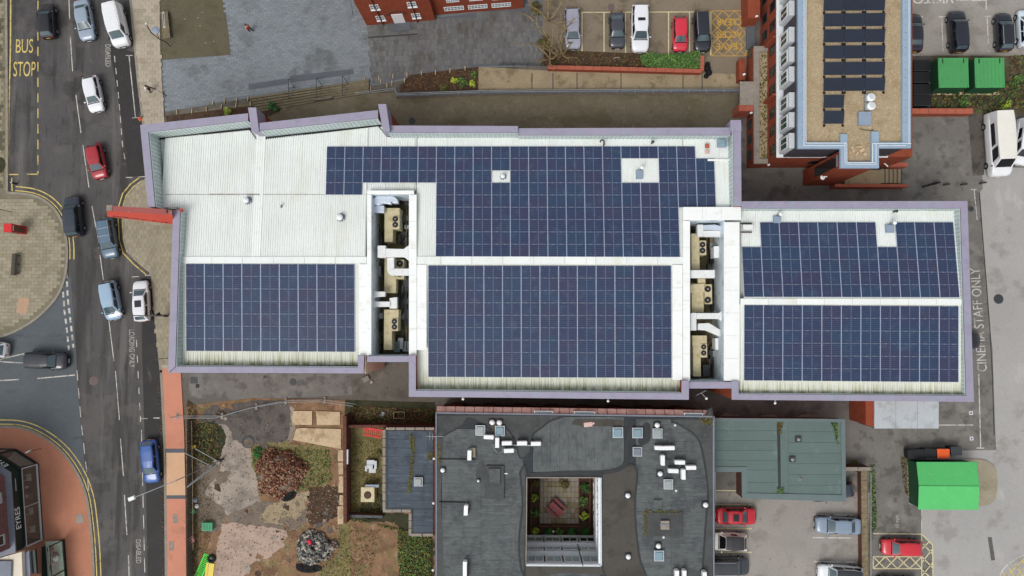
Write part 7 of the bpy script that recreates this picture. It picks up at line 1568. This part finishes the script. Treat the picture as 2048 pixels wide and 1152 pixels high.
# ================================================================== planting
shrub('round yellow green shrub at the edge of the left bank', 457, 226, .55, .7, m_leafy, 260, seed=61)
shrub('dark green clipped shrub right of the first cinema fin', 549, 217, .65, .8, m_leafe, 320, seed=62)
shrub('yellow flowering shrub at the left of the sloping brown bed', 910, 164, .5, .6, m_leafy, 240, seed=63)
shrub('pale green leafy plant between the two yellow shrubs', 928, 167, .65, .6, m_leaf, 320, seed=64)
shrub('yellow shrub at the right of the pale green plant', 945, 169, .45, .5, m_leafy, 220, seed=65)
shrub('dark green clump above the yellow shrubs near the ramp', 947, 151, .45, .5, m_leaf, 200, seed=66)
shrub('straggly rust coloured plant at the lower edge of the sloping bed', 888, 176, .6, .4, m_leafb, 220, seed=67)
hd = empty('hedge', W(1338, 122, .06), 'bright leafy evergreen hedge in front of the parked cars', 'hedge'); mb = MB(); rr = random.Random(5); P = [W(u, v, .6).to_2d() for u, v in ((1280, 112), (1300, 107), (1345, 110), (1396, 103), (1401, 116), (1400, 136), (1372, 140), (1330, 139), (1285, 130))]
x0, x1, y0, y1 = min(p.x for p in P), max(p.x for p in P), min(p.y for p in P), max(p.y for p in P); k = 0
while k < 4200:
    p = (rr.uniform(x0, x1), rr.uniform(y0, y1))
    if not inside(p, P): continue
    k += 1; hh = .75 + .22 * math.sin(p[0] * 2.3) * math.cos(p[1] * 3.1); z = hh - abs(rr.gauss(0, .2)); s = rr.uniform(.06, .14); a = rr.uniform(0, 2 * PI); X = Vector((math.cos(a), math.sin(a), rr.uniform(-.4, .4))) * s; Y = Vector((-math.sin(a), math.cos(a), rr.uniform(-.4, .4))) * s * .6; c = Vector((p[0] - hd.location.x, p[1] - hd.location.y, max(.05, z)))
    mb.add([c + X, c + Y, c - X, c - Y], [(0, 1, 2, 3)], rr.choice((0, 0, 1, 2)))
mb.build('foliage', [m_leaf[0], m_leaf[2], m_leafe[1]], hd, local=True); mb = MB()
for k in range(14): a = W(1288 + k * 8, 124, 0) - hd.location; mb.tube(a, a + Vector((.1, 0, .6)), .03, 5)
mb.build('stem', m_bark, hd, local=True)
for k, (u, v) in enumerate(((1231, 121), (1391, 124))):
    t = empty('bed_sign', W(u, v, .06), ('small pale sign frame standing in the bare planting bed', 'small pale sign frame standing in the hedge')[k], 'sign'); MB().path([(-.3, 0, .0), (-.3, 0, .9), (.35, 0, .9), (.35, 0, 0)], .035).build('frame', m_stone, t, local=True); MB().box((0, 0, .7), (.55, .04, .18)).build('plate', m_stone, t, local=True)
t = empty('refuse_sack', W(1413, 138, .03), 'heap of black sacks at the end of the red brick wall', 'sack')
for x, y, r_ in ((0, 0, .45), (.2, -.5, .4), (-.1, -.9, .3), (.1, .5, .3)): MB().lathe((x, y, 0), [(r_ * .8, 0), (r_, r_ * .5), (r_ * .7, r_ * 1.1), (.05, r_ * 1.3)], 9).build('sack', m_tarp, t, local=True)
def bare_tree(label, u, v, h, seed, lean=(0, 0), spread=.55, n0=5, name='bare_tree'):
    rr = random.Random(seed); t = empty(name, W(u, v, .03), label, 'tree', 'bare trees by the north car park'); tr, br = MB(), MB()
    def grow(mb, p, d, L, r, lev):
        q = p + d * L; mid = p.lerp(q, .5) + Vector((rr.uniform(-1, 1), rr.uniform(-1, 1), 0)) * L * .07
        mb.tube(p, mid, r, 6, r2=r * .85, caps=False); mb.tube(mid, q, r * .85, 6, r2=r * .62, caps=False)
        if lev == 0: return
        for k in range(2 if lev > 1 else 3):
            e = Vector((rr.uniform(-1, 1), rr.uniform(-1, 1), rr.uniform(-.2, .6))) * spread; nd = (d + e).normalized(); s = p.lerp(q, rr.uniform(.45, 1)) if k else q
            grow(br, s, nd, L * rr.uniform(.5, .75), max(.022, r * .6), lev - 1)
    for k in range(n0):
        a = 2 * PI * k / n0 + rr.uniform(-.3, .3); sp_ = rr.uniform(.35, .75); d = Vector((math.cos(a) * sp_ + lean[0], math.sin(a) * sp_ + lean[1], 1)).normalized()
        grow(tr, Vector((math.cos(a) * .1, math.sin(a) * .1, 0)), d, h * rr.uniform(.42, .62), .11, 3)
    tr.build('trunk', m_bark, t, local=True); br.build('crown', m_bark, t, local=True)
bare_tree('multi stemmed bare tree spreading beside the silver car', 1122, 112, 6.5, 3, (-.28, .18), .62, 6)
bare_tree('smaller bare tree left of the silver car at the top', 1096, 40, 5.5, 9, (-.1, .1), .6, 4)
bare_tree('low bare bush at the foot of the trees above the red wall', 1100, 118, 3.2, 14, (-.3, 0), .75, 5)
shrub('ivy clump under the bare trees', 1086, 88, .9, .5, m_leafb, 420, seed=68); shrub('second ivy clump at the top beside the bare trees', 1072, 20, .9, .7, m_leafb, 420, seed=69)
shrub('green bush beside the right green container', 2030, 165, .8, .8, m_leaf, 420, seed=71); shrub('bramble below the green containers on the left', 1925, 205, .8, .5, m_leaf, 420, seed=72); shrub('yellowish bramble below the right green container', 2010, 213, .7, .5, m_leafy, 320, seed=73)
shrub('dark bush on the corner of the wall beside the green roof', 1712, 932, .7, .7, m_leafb, 320, seed=74); shrub('bramble at the top left corner of the cleared lot', 416, 856, .9, .35, m_leafb + [m_leaf[1]], 240, seed=75); shrub('bright grass clump at the left of the rubble mound', 517, 905, .7, .35, m_leafe, 420, seed=76, leaf=(.04, .1))
shrub('small bush beside the foot of the aerial annexe', 758, 905, .4, .4, m_leafb, 160, seed=78)
# ================================================================== cleared lot
def heap(name, label, u, v, ru, rv, h, n, mats, smin, smax, seed, flat=.9):
    rr = random.Random(seed); p = W(u, v, 0); t = empty(name, (p.x, p.y, .05), label, 'rubble'); k = 78 / FPX; RX, RY = ru * k, rv * k; mb = MB()
    N = 18; vs = [(0, 0, h * .8)] + [(math.cos(2 * PI * i / N) * RX * .62 * f, math.sin(2 * PI * i / N) * RY * .62 * f, z) for f, z in ((1, h * .72), (1.5, 0)) for i in range(N)]
    fs = [(0, 1 + i, 1 + (i + 1) % N) for i in range(N)] + [(1 + i, 1 + N + i, 1 + N + (i + 1) % N, 1 + (i + 1) % N) for i in range(N)]
    c = MB(); c.add(vs, fs); c.build('mound', m_soil if smax < .3 else m_earthgrey, t, local=True)
    for _ in range(n):
        a, f = rr.uniform(0, 2 * PI), math.sqrt(rr.uniform(0, 1)); ff = f * (1 + .09 * math.sin(3 * a + seed) + .06 * math.sin(7 * a)); x, y = math.cos(a) * ff * RX, math.sin(a) * ff * RY
        z = h * max(0, 1 - f ** 2.2) ** flat * rr.uniform(.85, 1.05); s = rr.uniform(smin, smax); o = len(mb.v); mb.box((0, 0, 0), (s, s * rr.uniform(.45, .8), s * rr.uniform(.3, .6)), 0, rr.randrange(len(mats)), taper=rr.uniform(.6, 1))
        R = Matrix.Rotation(rr.uniform(0, 6.28), 3, 'Z') @ Matrix.Rotation(rr.uniform(-.7, .7), 3, 'X') @ Matrix.Rotation(rr.uniform(-.7, .7), 3, 'Y')
        for i in range(o, len(mb.v)): q = R @ Vector(mb.v[i]); mb.v[i] = (q.x + x, q.y + y, q.z + z)
    mb.build('rubble_pieces', mats, t, local=True, kind='stuff'); return t
heap('brick_heap', 'round heap of broken red brown bricks in the cleared lot', 561, 944, 50, 48, 1.5, 1700, [m_rub_a, m_rub_b, m_rub_b, m_rub_c], .14, .3, 1)
heap('stone_heap', 'heap of grey broken stone with something red on it', 628, 1094, 34, 32, 1.0, 520, [m_st_a, m_st_b, m_st_c, m_st_a], .2, .5, 2)
heap('stone_heap', 'small pile of brown stones at the right of the grey heap', 668, 1090, 10, 10, .4, 60, [m_st_c, m_rub_b, m_st_a], .14, .3, 3)
t = empty('red_cloth', W(618, 1083, 1.1), 'small bright pinkish red cloth on the grey stone heap', 'cloth'); MB().box((0, 0, 0), (.45, .4, .12), .4, taper=.6).build('cloth', M('crimson_cloth', (214, 30, 70), .7, .1), t, local=True); MB().box((.15, -.2, .04), (.3, .2, .08), 1).build('fold', MATS['crimson_cloth'], t, local=True)
def sheeting(label, pts, z=.12, h=.25):
    P = WX(arc_pts(list(pts) + [pts[0]], 3)[:-1], z); c = sum(P, Vector((0, 0))) / len(P); t = empty('black_sheeting', (c.x, c.y, .04), label, 'sheeting', 'black sheeting around the heaps'); MB().prism(P, .05, z).build('sheet', m_tarp, t); mb = MB()
    for k in range(6): q = P[k * len(P) // 6].lerp(c, .5); mb.box((q.x, q.y, z), (.5, .12, h * .4), k * .9, taper=.4)
    mb.build('folds', m_tarp, t)
sheeting('black sheeting at the lower left of the brick heap', [(518, 974), (526, 968), (531, 978), (530, 988), (521, 985)]); sheeting('black sheeting at the lower right of the brick heap', [(560, 990), (580, 982), (592, 980), (590, 994), (575, 1003), (562, 1000)]); sheeting('black sheeting under the grey stone heap', [(592, 1128), (610, 1128), (640, 1132), (640, 1142), (615, 1146), (594, 1140)])
def barrier(label, a, b, mat, h=1.0, n=14, lying=False, cat='barrier'):
    A, B = W(*a, .1), W(*b, .1); m = (A + B) / 2; L = (B - A).length; t = empty('plastic_barrier', (m.x, m.y, .08), label, cat, None, math.atan2(B.y - A.y, B.x - A.x)); Wd = h
    for y in (-Wd / 2, Wd / 2): MB().box((0, y, 0), (L, .12, .08)).build('rail', mat, t, local=True)
    for k in range(n + 1): MB().box((-L / 2 + L * k / n, 0, .0), (L / n * .5, Wd, .05)).build('slat', mat, t, local=True)
barrier('lime green plastic barrier lying at the bottom left of the cleared lot', (416, 1110), (395, 1158), m_greenpl, .75, 15)
barrier('red plastic barrier lying in the small garden', (728, 862), (763, 868), m_redpl, .85, 9)
t = empty('yellow_barrier', W(420, 1140, .05), 'yellow plastic barrier section lying beside the lime green one', 'barrier', None, -.12); MB().box((0, 0, 0), (.95, 1.6, .12)).build('panel', m_yelpl, t, local=True, bevel=.03); MB().box((-.2, 0, .12), (.06, 1.4, .03)).build('groove', m_lightslab, t, local=True)
t = empty('tyre', W(424, 1117, .05), 'dark tyre at the top of the lime green barrier', 'tyre'); MB().lathe((0, 0, 0), [(.42, 0), (.5, .12), (.42, .26), (.24, .26), (.2, .12), (.24, .02)], 18).build('rubber', m_tyre, t, local=True, smooth=True); MB().lathe((0, 0, .0), [(.2, 0), (.12, .1)], 12).build('disc', m_metald, t, local=True)
t = empty('green_crate', W(418, 1051, .05), 'teal green crate beside the weedy fence line', 'crate'); MB().box((0, 0, 0), (1.15, .85, .5), taper=1.03).build('body', m_teal, t, local=True); mb = MB()
for k in range(6): mb.box((-.45 + k * .18, 0, .5), (.05, .75, .02))
mb.build('ribs', m_gcontd, t, local=True)
t = empty('pink_carton', W(385, 1078, .1), 'pink torn carton in the weeds by the fence', 'carton', None, .5); MB().box((0, 0, 0), (.55, .7, .25)).build('carton', m_pinkpl, t, local=True); MB().box((.1, 0, .25), (.08, .6, .01)).build('stripe', m_plast_w, t, local=True)
for k, (u, v, r_, m, lab) in enumerate(((391, 1000, .3, m_bluegrey, 'pale grey blue sack in the weeds by the fence'), (394, 1012, .26, m_plast_w, 'white sack just under the blue grey sack'), (386, 1022, .34, m_teal, 'teal sack in the weeds by the fence'))):
    t = empty('litter_sack', W(u, v, .05), lab, 'sack'); MB().lathe((0, 0, 0), [(r_ * .8, 0), (r_, r_ * .4), (r_ * .5, r_), (.04, r_ * 1.1)], 8).build('sack', m, t, local=True); MB().lathe((0, 0, r_), [(.05, 0), (.1, .1)], 6).build('knot', m, t, local=True)
t = empty('yellow_cone', W(389, 893, .05), 'yellow block beside the fence brace', 'block', None, .4); MB().box((0, 0, 0), (.5, .3, .25)).build('block', m_yelpl, t, local=True, bevel=.03); MB().box((0, 0, .25), (.2, .08, .01)).build('slot', m_metald, t, local=True)
t = empty('manhole_ring', W(496, 884, .05), 'round brown chamber cover set in the concrete of the lot', 'cover'); MB().lathe((0, 0, 0), [(.68, 0), (.72, .05), (.6, .06), (.58, .02)], 20).build('ring', m_metald, t, local=True); MB().lathe((.05, -.1, 0), [(.55, 0), (.5, .05), (.1, .07)], 14).build('cover', m_earthgrey, t, local=True)
# site fence
sf = empty('site_fence', W(500, 820, 0), 'thin wire site fence along the top of the cleared lot', 'fence'); o = sf.location
FP = [(338, 836), (430, 836), (500, 816), (560, 805), (640, 803), (705, 812)]
for a, b in zip(FP, FP[1:]):
    A, B = W(*a, 1.9), W(*b, 1.9); fo = MB().path([A - o, B - o], .035).path([Vector((A.x, A.y, .25)) - o, Vector((B.x, B.y, .25)) - o], .03).build('panel_frame', m_metal, sf, local=True)
    mb = MB(); k = int((B - A).length / .25)
    for j in range(k + 1): q = A.lerp(B, j / k) - o; mb.tube((q.x, q.y, .25 - o.z), (q.x, q.y, 1.9 - o.z), .004, 3, caps=False)
    mb.build('wires', m_metal, sf, local=True, kind='stuff'); q = A - o; MB().tube((q.x, q.y, -o.z), (q.x, q.y, 1.95), .03).build('post', m_metal, sf, local=True)
    MB().box((q.x, q.y - .05, 0), (.26, .75, .14), 0).build('foot', m_stone, sf, local=True)
sf = empty('wooden_fence', W(376, 980, 0), 'grey board fence beside the orange pavement', 'fence'); o = sf.location
for k in range(58):
    v = 842 + k * 5.6; q = W(373.5, v, 1.5) - o; MB().box((q.x, q.y, 0), (.04, .26, 1.5 + random.uniform(-.04, .04))).build('board', m_woodd, sf, local=True)
for z in (.4, 1.2): MB().path([W(375.5, 842, z) - o, W(375.5, 1165, z) - o], .04, 4).build('rail', m_wood, sf, local=True)
MB().path([W(383, 842, .9) - o, W(385, 960, .9) - o, W(386, 1100, .9) - o], .02, 5).build('wire', m_lightslab, sf, local=True)
t = empty('fence_brace', W(440, 925, 0), 'triangular steel brace of long poles beside the fence', 'brace'); o = t.location
for a, b, za, zb in (((368, 905), (424, 933), 1.6, .3), ((374, 973), (424, 933), 1.6, .3), ((374, 975), (440, 925), 1.5, .25), ((390, 897), (440, 925), 1.2, .25)): MB().path([W(*a, za) - o, W(*b, zb) - o], .045).build('pole', m_metal, t, local=True)
MB().box(W(436, 923, .1) - o, (.75, .35, .3), -.45).build('ballast_block', m_stone, t, local=True)
# small garden
t = empty('heat_pump', W(737, 988, 0), 'square cream heat pump with a round fan in the small garden', 'heat pump'); z = 1.3; c, w, d = bbox_px(722, 974, 749, 1004, z); t.location = (c[0], c[1], .06)
MB().box((0, 0, 0), (w, d, z)).build('casing', m_ahu, t, local=True, bevel=.03); f = MB().lathe((0, -.05, z), [(.42, 0), (.42, .02), (.38, .03)], 20).build('fan', m_fan, t, local=True); MB().lathe((0, -.05, z + .03), [(.3, 0), (.26, .02), (.1, .03)], 12).build('hub', m_brick_old, f, local=True)
MB().box((w * .3, d * .5 + .1, z - .3), (w * 1.0, .3, .2)).build('duct_cover', m_bluegrey, t, local=True)
t = empty('stacked_chairs', W(743, 930, .06), 'grey plastic table and folded chairs in the small garden', 'furniture')
for x, y, w_, d_ in ((0, .4, .9, .5), (-.1, -.1, .7, .45), (.2, -.55, .8, .45), (.55, .1, .3, .9), (-.5, -.3, .25, .6)): MB().box((x, y, .4), (w_, d_, .08)).build('panel', m_frameg, t, local=True, bevel=.02)
for x in (-.5, 0, .5):
    for y in (-.6, .6): MB().tube((x, y, 0), (x, y, .42), .035, 5).build('leg', m_black, t, local=True)
t = empty('wall_cabinet', W(694, 912, 1.6), 'pale blue grey cabinet fixed to the top of the dividing wall', 'cabinet'); MB().box((0, 0, 0), (.5, 1.55, .5)).build('casing', m_bluegrey, t, local=True); MB().box((0, 0, .5), (.52, 1.6, .04)).build('lid', m_frameg, t, local=True)
t = empty('pallet', W(800, 829, .06), 'pale timber frame standing in the leaf litter behind the annexe', 'frame', None); 
for x in (-.6, .6): MB().box((x, 0, 0), (.09, .7, .6)).build('side', m_wood, t, local=True)
for y in (-.35, .35): MB().box((0, y, .5), (1.3, .09, .09)).build('slat', m_wood, t, local=True)
t = empty('blue_litter', W(765, 829, .06), 'small pale blue plastic sheet in the leaf litter', 'litter'); MB().box((0, 0, 0), (.45, .4, .1), .4, taper=.5).build('sheet', m_bluegrey, t, local=True); MB().box((.1, .2, .0), (.3, .15, .08), .1).build('fold', m_bluegrey, t, local=True)
t = empty('stone_pedestal', W(733, 757, 0), 'pale broken stone chunk at the corner of the west block', 'stone'); MB().box((0, 0, 0), (.9, .7, .3), .5, taper=.7).build('stone', m_st_a, t, local=True); MB().box((.6, -.4, 0), (.4, .3, .2), .9, taper=.7).build('fragment', m_st_c, t, local=True)
for k, (u, v) in enumerate(((530, 754), (388, 761), (395, 772), (498, 748))):
    t = empty('ground_grate', W(u, v, .02), ('small dark hook shaped grate on the tarmac below the west block', 'dark patch plate at the left end of the tarmac strip', 'small dark plate beside the left patch plate', 'tiny pale marker under the lilac coping')[k], 'plate'); MB().box((0, 0, 0), ((.35, .8, .4, .3)[k], (.3, .7, .4, .12)[k], .03)).build('plate', (m_metald, m_metald, m_black, m_stone)[k], t, local=True); MB().box((0, 0, .03), (.12, .1, .02)).build('lug', m_metald, t, local=True)
# ================================================================== street furniture
def lamp_mast(label, base, head, zh, z0=0, arm=None, mat=m_metal, r=.07):
    b = W(*base, 0); h = W(*head, zh); t = empty('street_lamp', b, label, 'street lamp', 'street lamps'); hh = h - b
    MB().tube((0, 0, 0), (0, 0, zh - .4), r, 8, r2=r * .7).build('pole', mat, t, local=True); MB().path([(0, 0, zh - .4), (hh.x * .3, hh.y * .3, zh - .1), (hh.x, hh.y, zh)], r * .6).build('arm', mat, t, local=True)
    MB().box((hh.x, hh.y, zh - .08), (.75, .4, .16), math.atan2(hh.y, hh.x), taper=.8).build('lamp_head', m_plast_w, t, local=True); MB().lathe((0, 0, 0), [(r * 2, 0), (r * 1.9, .9), (r, 1.0)], 8).build('base_sleeve', m_metald, t, local=True)
    return t
lamp_mast('street lamp whose long arm reaches over the white car with the sunroof', (336, 632), (236, 626.5), 9.0)
lamp_mast('street lamp rising from the fence brace and ending over the road', (446, 918), (263, 997), 11.0)
t = empty('direction_sign', W(330, 630, KZ), 'dark finger sign on the pavement by the foot of the street lamp', 'sign'); MB().tube((0, 0, 0), (0, 0, 2.4), .05).build('post', m_black, t, local=True); MB().box((-.1, 0, 2.1), (.9, .14, .22), .1).build('finger', m_metald, t, local=True); MB().box((.2, .05, 1.8), (.5, .3, .15), .5).build('finger', m_black, t, local=True)
t = empty('plaza_lamp', W(340, 92, .03), 'curved post with a round pale blue lamp head beside the slatted bench', 'lamp'); o = t.location
MB().path([Vector((0, 0, 0)), W(332, 84, 1.2) - o, W(318, 78, 2.2) - o, W(303, 66, 3.4) - o, W(296, 55, 4.3) - o, W(293, 49, 5.0) - o], .06).build('post', m_metald, t, local=True); c = W(312, 61, 3.6) - o
MB().lathe((c.x, c.y, c.z), [(.4, 0), (.42, .08), (.3, .16), (.05, .2)], 20).build('lamp_head', m_bluegrey, t, local=True); MB().path([W(318, 78, 2.2) - o, W(312, 61, 3.6) - o], .03).build('bracket', m_metald, t, local=True); MB().lathe((W(293, 48, 5) - o)[:], [(.08, 0), (.12, .1), (.05, .2)], 8).build('tip', m_plast_w, t, local=True)
def bench(label, u, v, w, L, rz, mat, n=8, back=True, z=.03, frame=False):
    t = empty('bench', W(u, v, .45), label, 'bench', None, rz); t.location.z = z
    for k in range(n): MB().box((-w / 2 + w * (k + .5) / n, 0, .42), (w / n * .82, L, .05)).build('seat_slat', mat, t, local=True)
    if back:
        for k in range(2): MB().box((w / 2 + .02, 0, .58 + k * .18), (.05, L, .12)).build('back_slat', mat, t, local=True)
    for y in (-L * .42, 0, L * .42): MB().box((0, y, 0), (w * .9, .08, .42)).build('leg', m_metald, t, local=True)
    return t
bench('dark timber bench standing on the paved island at the left', 30, 529, .7, 2.5, -.03, m_woodd, 6, z=KZ)
bench('wide grey slatted bench on the olive square', 331, 50, .85, 3.2, -.12 + .25, m_wood, 7, False, z=.035)
t = empty('seat_tray', W(328, 40, .5), 'pale metal tray along the left of the wide slatted bench', 'tray', None, .1); MB().box((0, 0, 0), (.22, 1.9, .05)).build('tray', m_frameg, t, local=True); MB().box((0, 0, .05), (.1, 1.6, .02)).build('groove', m_metald, t, local=True)
for k, (u, v) in enumerate(((316, 46), (318, 16), (340, 90), (342, 24), (369, 38), (395, 36), (400, 52), (404, 25), (411, 86), (427, 83), (329, 158))):
    t = empty('litter_dot', W(u, v, .036), ORD[k] + ' pale scrap of litter from the left on the olive square' if k < 10 else 'white scrap of litter on the blue setts', 'litter', 'litter scraps on the olive square' if k < 10 else None); MB().lathe((0, 0, 0), [(.06, 0), (.07, .02), (.03, .04)], 6).build('scrap', m_stone, t, local=True); MB().box((.06, .03, 0), (.09, .04, .02)).build('piece', m_frameg, t, local=True)
t = empty('telephone_box', W(46, 461, KZ), 'red telephone box with dark glazed side on the paved island', 'telephone box'); 
MB().box((0, 0, 0), (.92, .92, 2.25)).build('body', m_phone, t, local=True); MB().box((0, 0, 2.25), (1.0, 1.0, .14), taper=.92).build('roof', m_phone, t, local=True)
for s in (-1, 1):
    for ax in (0, 1):
        for k in range(6):
            for j in range(3): 
                d = (s * .465, -.24 + j * .24) if ax == 0 else (-.24 + j * .24, s * .465); MB().box((d[0], d[1], .35 + k * .29), ((.02, .19) if ax == 0 else (.19, .02)) + (.24,)).build('pane', m_glass, t, local=True)
        d = (s * .475, 0) if ax == 0 else (0, s * .475); MB().box((d[0], d[1], 2.1), ((.03, .62) if ax == 0 else (.62, .03)) + (.12,)).build('sign_panel', m_plast_w, t, local=True)
t = empty('sign_post', W(24, 424, KZ), 'thin black post with a dark sign plate on the paved island', 'sign'); o = t.location; MB().tube((0, 0, 0), (0, 0, 2.4), .035).build('post', m_black, t, local=True); MB().box((0, 0, 2.0), (.05, .6, .35), .1).build('plate', m_black, t, local=True)
t = empty('sign_post', W(336, 716, KZ), 'grey sign post where the beige pavement meets the orange one', 'sign'); MB().tube((0, 0, 0), (0, 0, 2.4), .035).build('post', m_metald, t, local=True); MB().box((0, 0, 2.1), (.5, .04, .3)).build('plate', m_metald, t, local=True)
t = empty('street_sign', W(82, 897, KZ), 'small grey sign on a leaning post on the orange corner pavement', 'sign'); MB().tube((0, 0, 0), (0, 0, 2.3), .035).build('post', m_brick_old, t, local=True); MB().box((.25, .1, 2.2), (.55, .12, .3), .5).build('plate', m_frameg, t, local=True)
t = empty('bollard', W(34, 368, .02), 'small dark bollard near the double yellow corner', 'bollard'); MB().lathe((0, 0, 0), [(.1, 0), (.1, .8), (.07, .9)], 9).build('post', m_black, t, local=True); MB().lathe((0, 0, .9), [(.08, 0), (.05, .08)], 9).build('cap', m_plast_w, t, local=True)
t = empty('rusty_plate', W(281, 238, KZ), 'red orange cone lying at the cinema corner kerb', 'cone', None, .6); MB().box((0, 0, 0), (.45, .4, .05)).build('base', m_orangepl, t, local=True); MB().tube((0, 0, .05), (.35, .1, .35), .16, 8, r2=.04).build('cone', m_brick_c, t, local=True)
t = empty('ground_hydrant', W(1942, 418, .03), 'small dark valve cover at the top of the service road', 'cover'); MB().lathe((0, 0, 0), [(.3, 0), (.3, .03), (.2, .05)], 12).build('cover', m_metald, t, local=True); MB().box((0, 0, .05), (.2, .05, .02)).build('lug', m_black, t, local=True)
for k, (u, v) in enumerate(((1942, 826), (1943, 877))):
    t = empty('ground_marker', W(u, v, .03), ('upper of two small pale square markers left of the long white line', 'lower small round pale marker left of the long white line')[k], 'marker'); MB().box((0, 0, 0), (.42, .42, .02), .1).build('plate', m_frameg, t, local=True); MB().lathe((0, 0, .02), [(.1, 0), (.09, .02)], 10).build('hole', m_brick_old, t, local=True)
# ================================================================== people
def person(label, u, v, facing, skin, hair, top, trouser, shoes=(30, 30, 34), bag=None, hood=None, stride=.18):
    t = empty('person', W(u, v, .05), label, 'person', None, facing)
    def pm_(nm, c, r=.7): return M(nm, c, r, .05, 3, .05)
    def skinned(name, verts, edges, radii, mat, rootv=0):
        me = bpy.data.meshes.new(name); me.from_pydata(verts, edges, []); me.materials.append(mat); o = bpy.data.objects.new(name, me); link(o, t)
        md = o.modifiers.new('skin', 'SKIN'); sv = me.skin_vertices[0].data if me.skin_vertices else None
        if sv is None:
            me.attributes.new if 0 else None
        bpy.context.view_layer.objects.active = o
        if not me.skin_vertices:
            bpy.ops.mesh.customdata_skin_add()
        for i, r in enumerate(radii): me.skin_vertices[0].data[i].radius = (r, r)
        me.skin_vertices[0].data[rootv].use_root = True
        sd = o.modifiers.new('smooth', 'SUBSURF'); sd.levels = 1; sd.render_levels = 1; return o
    s = stride
    V = [(0, 0, .95), (0, 0, 1.2), (.02, 0, 1.42), (.03, 0, 1.52), (.06, 0, 1.66), (s * .5, .10, .9), (s, .11, .5), (s * .9, .12, .08), (s * .9 + .16, .13, .05), (-s * .2, -.10, .9), (-s * .5, -.11, .5), (-s * 1.3, -.12, .1), (-s * 1.3 + .15, -.13, .05),
         (.02, .20, 1.40), (-.08, .27, 1.14), (.02, .28, .9), (.02, -.20, 1.40), (.12, -.27, 1.15), (.26, -.26, .96)]
    E = [(0, 1), (1, 2), (2, 3), (3, 4), (0, 5), (5, 6), (6, 7), (7, 8), (0, 9), (9, 10), (10, 11), (11, 12), (2, 13), (13, 14), (14, 15), (2, 16), (16, 17), (17, 18)]
    Rr = [.15, .14, .14, .055, .10, .085, .06, .045, .035, .085, .06, .045, .035, .06, .045, .03, .06, .045, .03]
    n = label.split()[0]
    skinned('body', V, E, Rr, pm_('skin_' + n, skin))
    skinned('jacket', [V[i] for i in (0, 1, 2, 13, 14, 15, 16, 17, 18)], [(0, 1), (1, 2), (2, 3), (3, 4), (4, 5), (2, 6), (6, 7), (7, 8)], [.17, .165, .17, .08, .062, .045, .08, .062, .045], pm_('jacket_' + n, top))
    skinned('trousers', [V[i] for i in (0, 5, 6, 7, 9, 10, 11)], [(0, 1), (1, 2), (2, 3), (0, 4), (4, 5), (5, 6)], [.16, .10, .08, .065, .10, .08, .065], pm_('trousers_' + n, trouser))
    MB().lathe((.045, 0, 1.6), [(.10, 0), (.115, .08), (.09, .15), (.02, .18)], 12).build('hair', pm_('hair_' + n, hair), t, local=True, smooth=True)
    MB().tube((.15, 0, 1.62), (.185, 0, 1.615), .018, 6).build('nose', pm_('nose_' + n, skin), t, local=True)
    for i, sd_ in ((8, 1), (12, -1)): MB().box((V[i][0] - .04, V[i][1], 0), (.28, .11, .1)).build('shoe', pm_('shoe_%s%d' % (n, i), shoes), t, local=True, bevel=.03)
    for i, sd_ in ((15, 1), (18, -1)):
        mb = MB(); x, y, z = V[i]; mb.box((x + .01, y, z - .13), (.08, .035, .1), 0)
        for k in range(4): mb.tube((x - .025 + k * .024, y, z - .12), (x - .02 + k * .024, y - .01 * sd_, z - .19 - (.01, .018, .014, 0)[k]), .010, 5, r2=.007)
        mb.tube((x + .05, y, z - .06), (x + .085, y - .015 * sd_, z - .12), .012, 5, r2=.008); mb.build('hand', pm_('hand_%s%d' % (n, i), skin), t, local=True)
    if bag: MB().box((-.2, -.05, 1.0), (.2, .34, .42), 0).build('backpack', pm_('bag_' + n, bag), t, local=True, bevel=.05)
    return t
person('walker in a bright orange jacket and dark trousers crossing the plaza', 503, 62, 2.6, (196, 150, 126), (60, 44, 36), (226, 84, 54), (26, 28, 46), bag=None)
person('pedestrian in black with a white bag on the beige pavement', 306, 182, .3, (190, 150, 130), (30, 26, 24), (22, 22, 26), (18, 18, 22), bag=(224, 224, 224), stride=.26)
t = empty('floor_stand', W(328, 188, .03), 'small dark stand on the blue setts near the walking pedestrian', 'stand'); MB().tube((0, 0, 0), (-.3, .15, .6), .04).build('post', m_metald, t, local=True); MB().box((.1, -.1, 0), (.5, .12, .08), -.6).build('foot', m_metald, t, local=True)
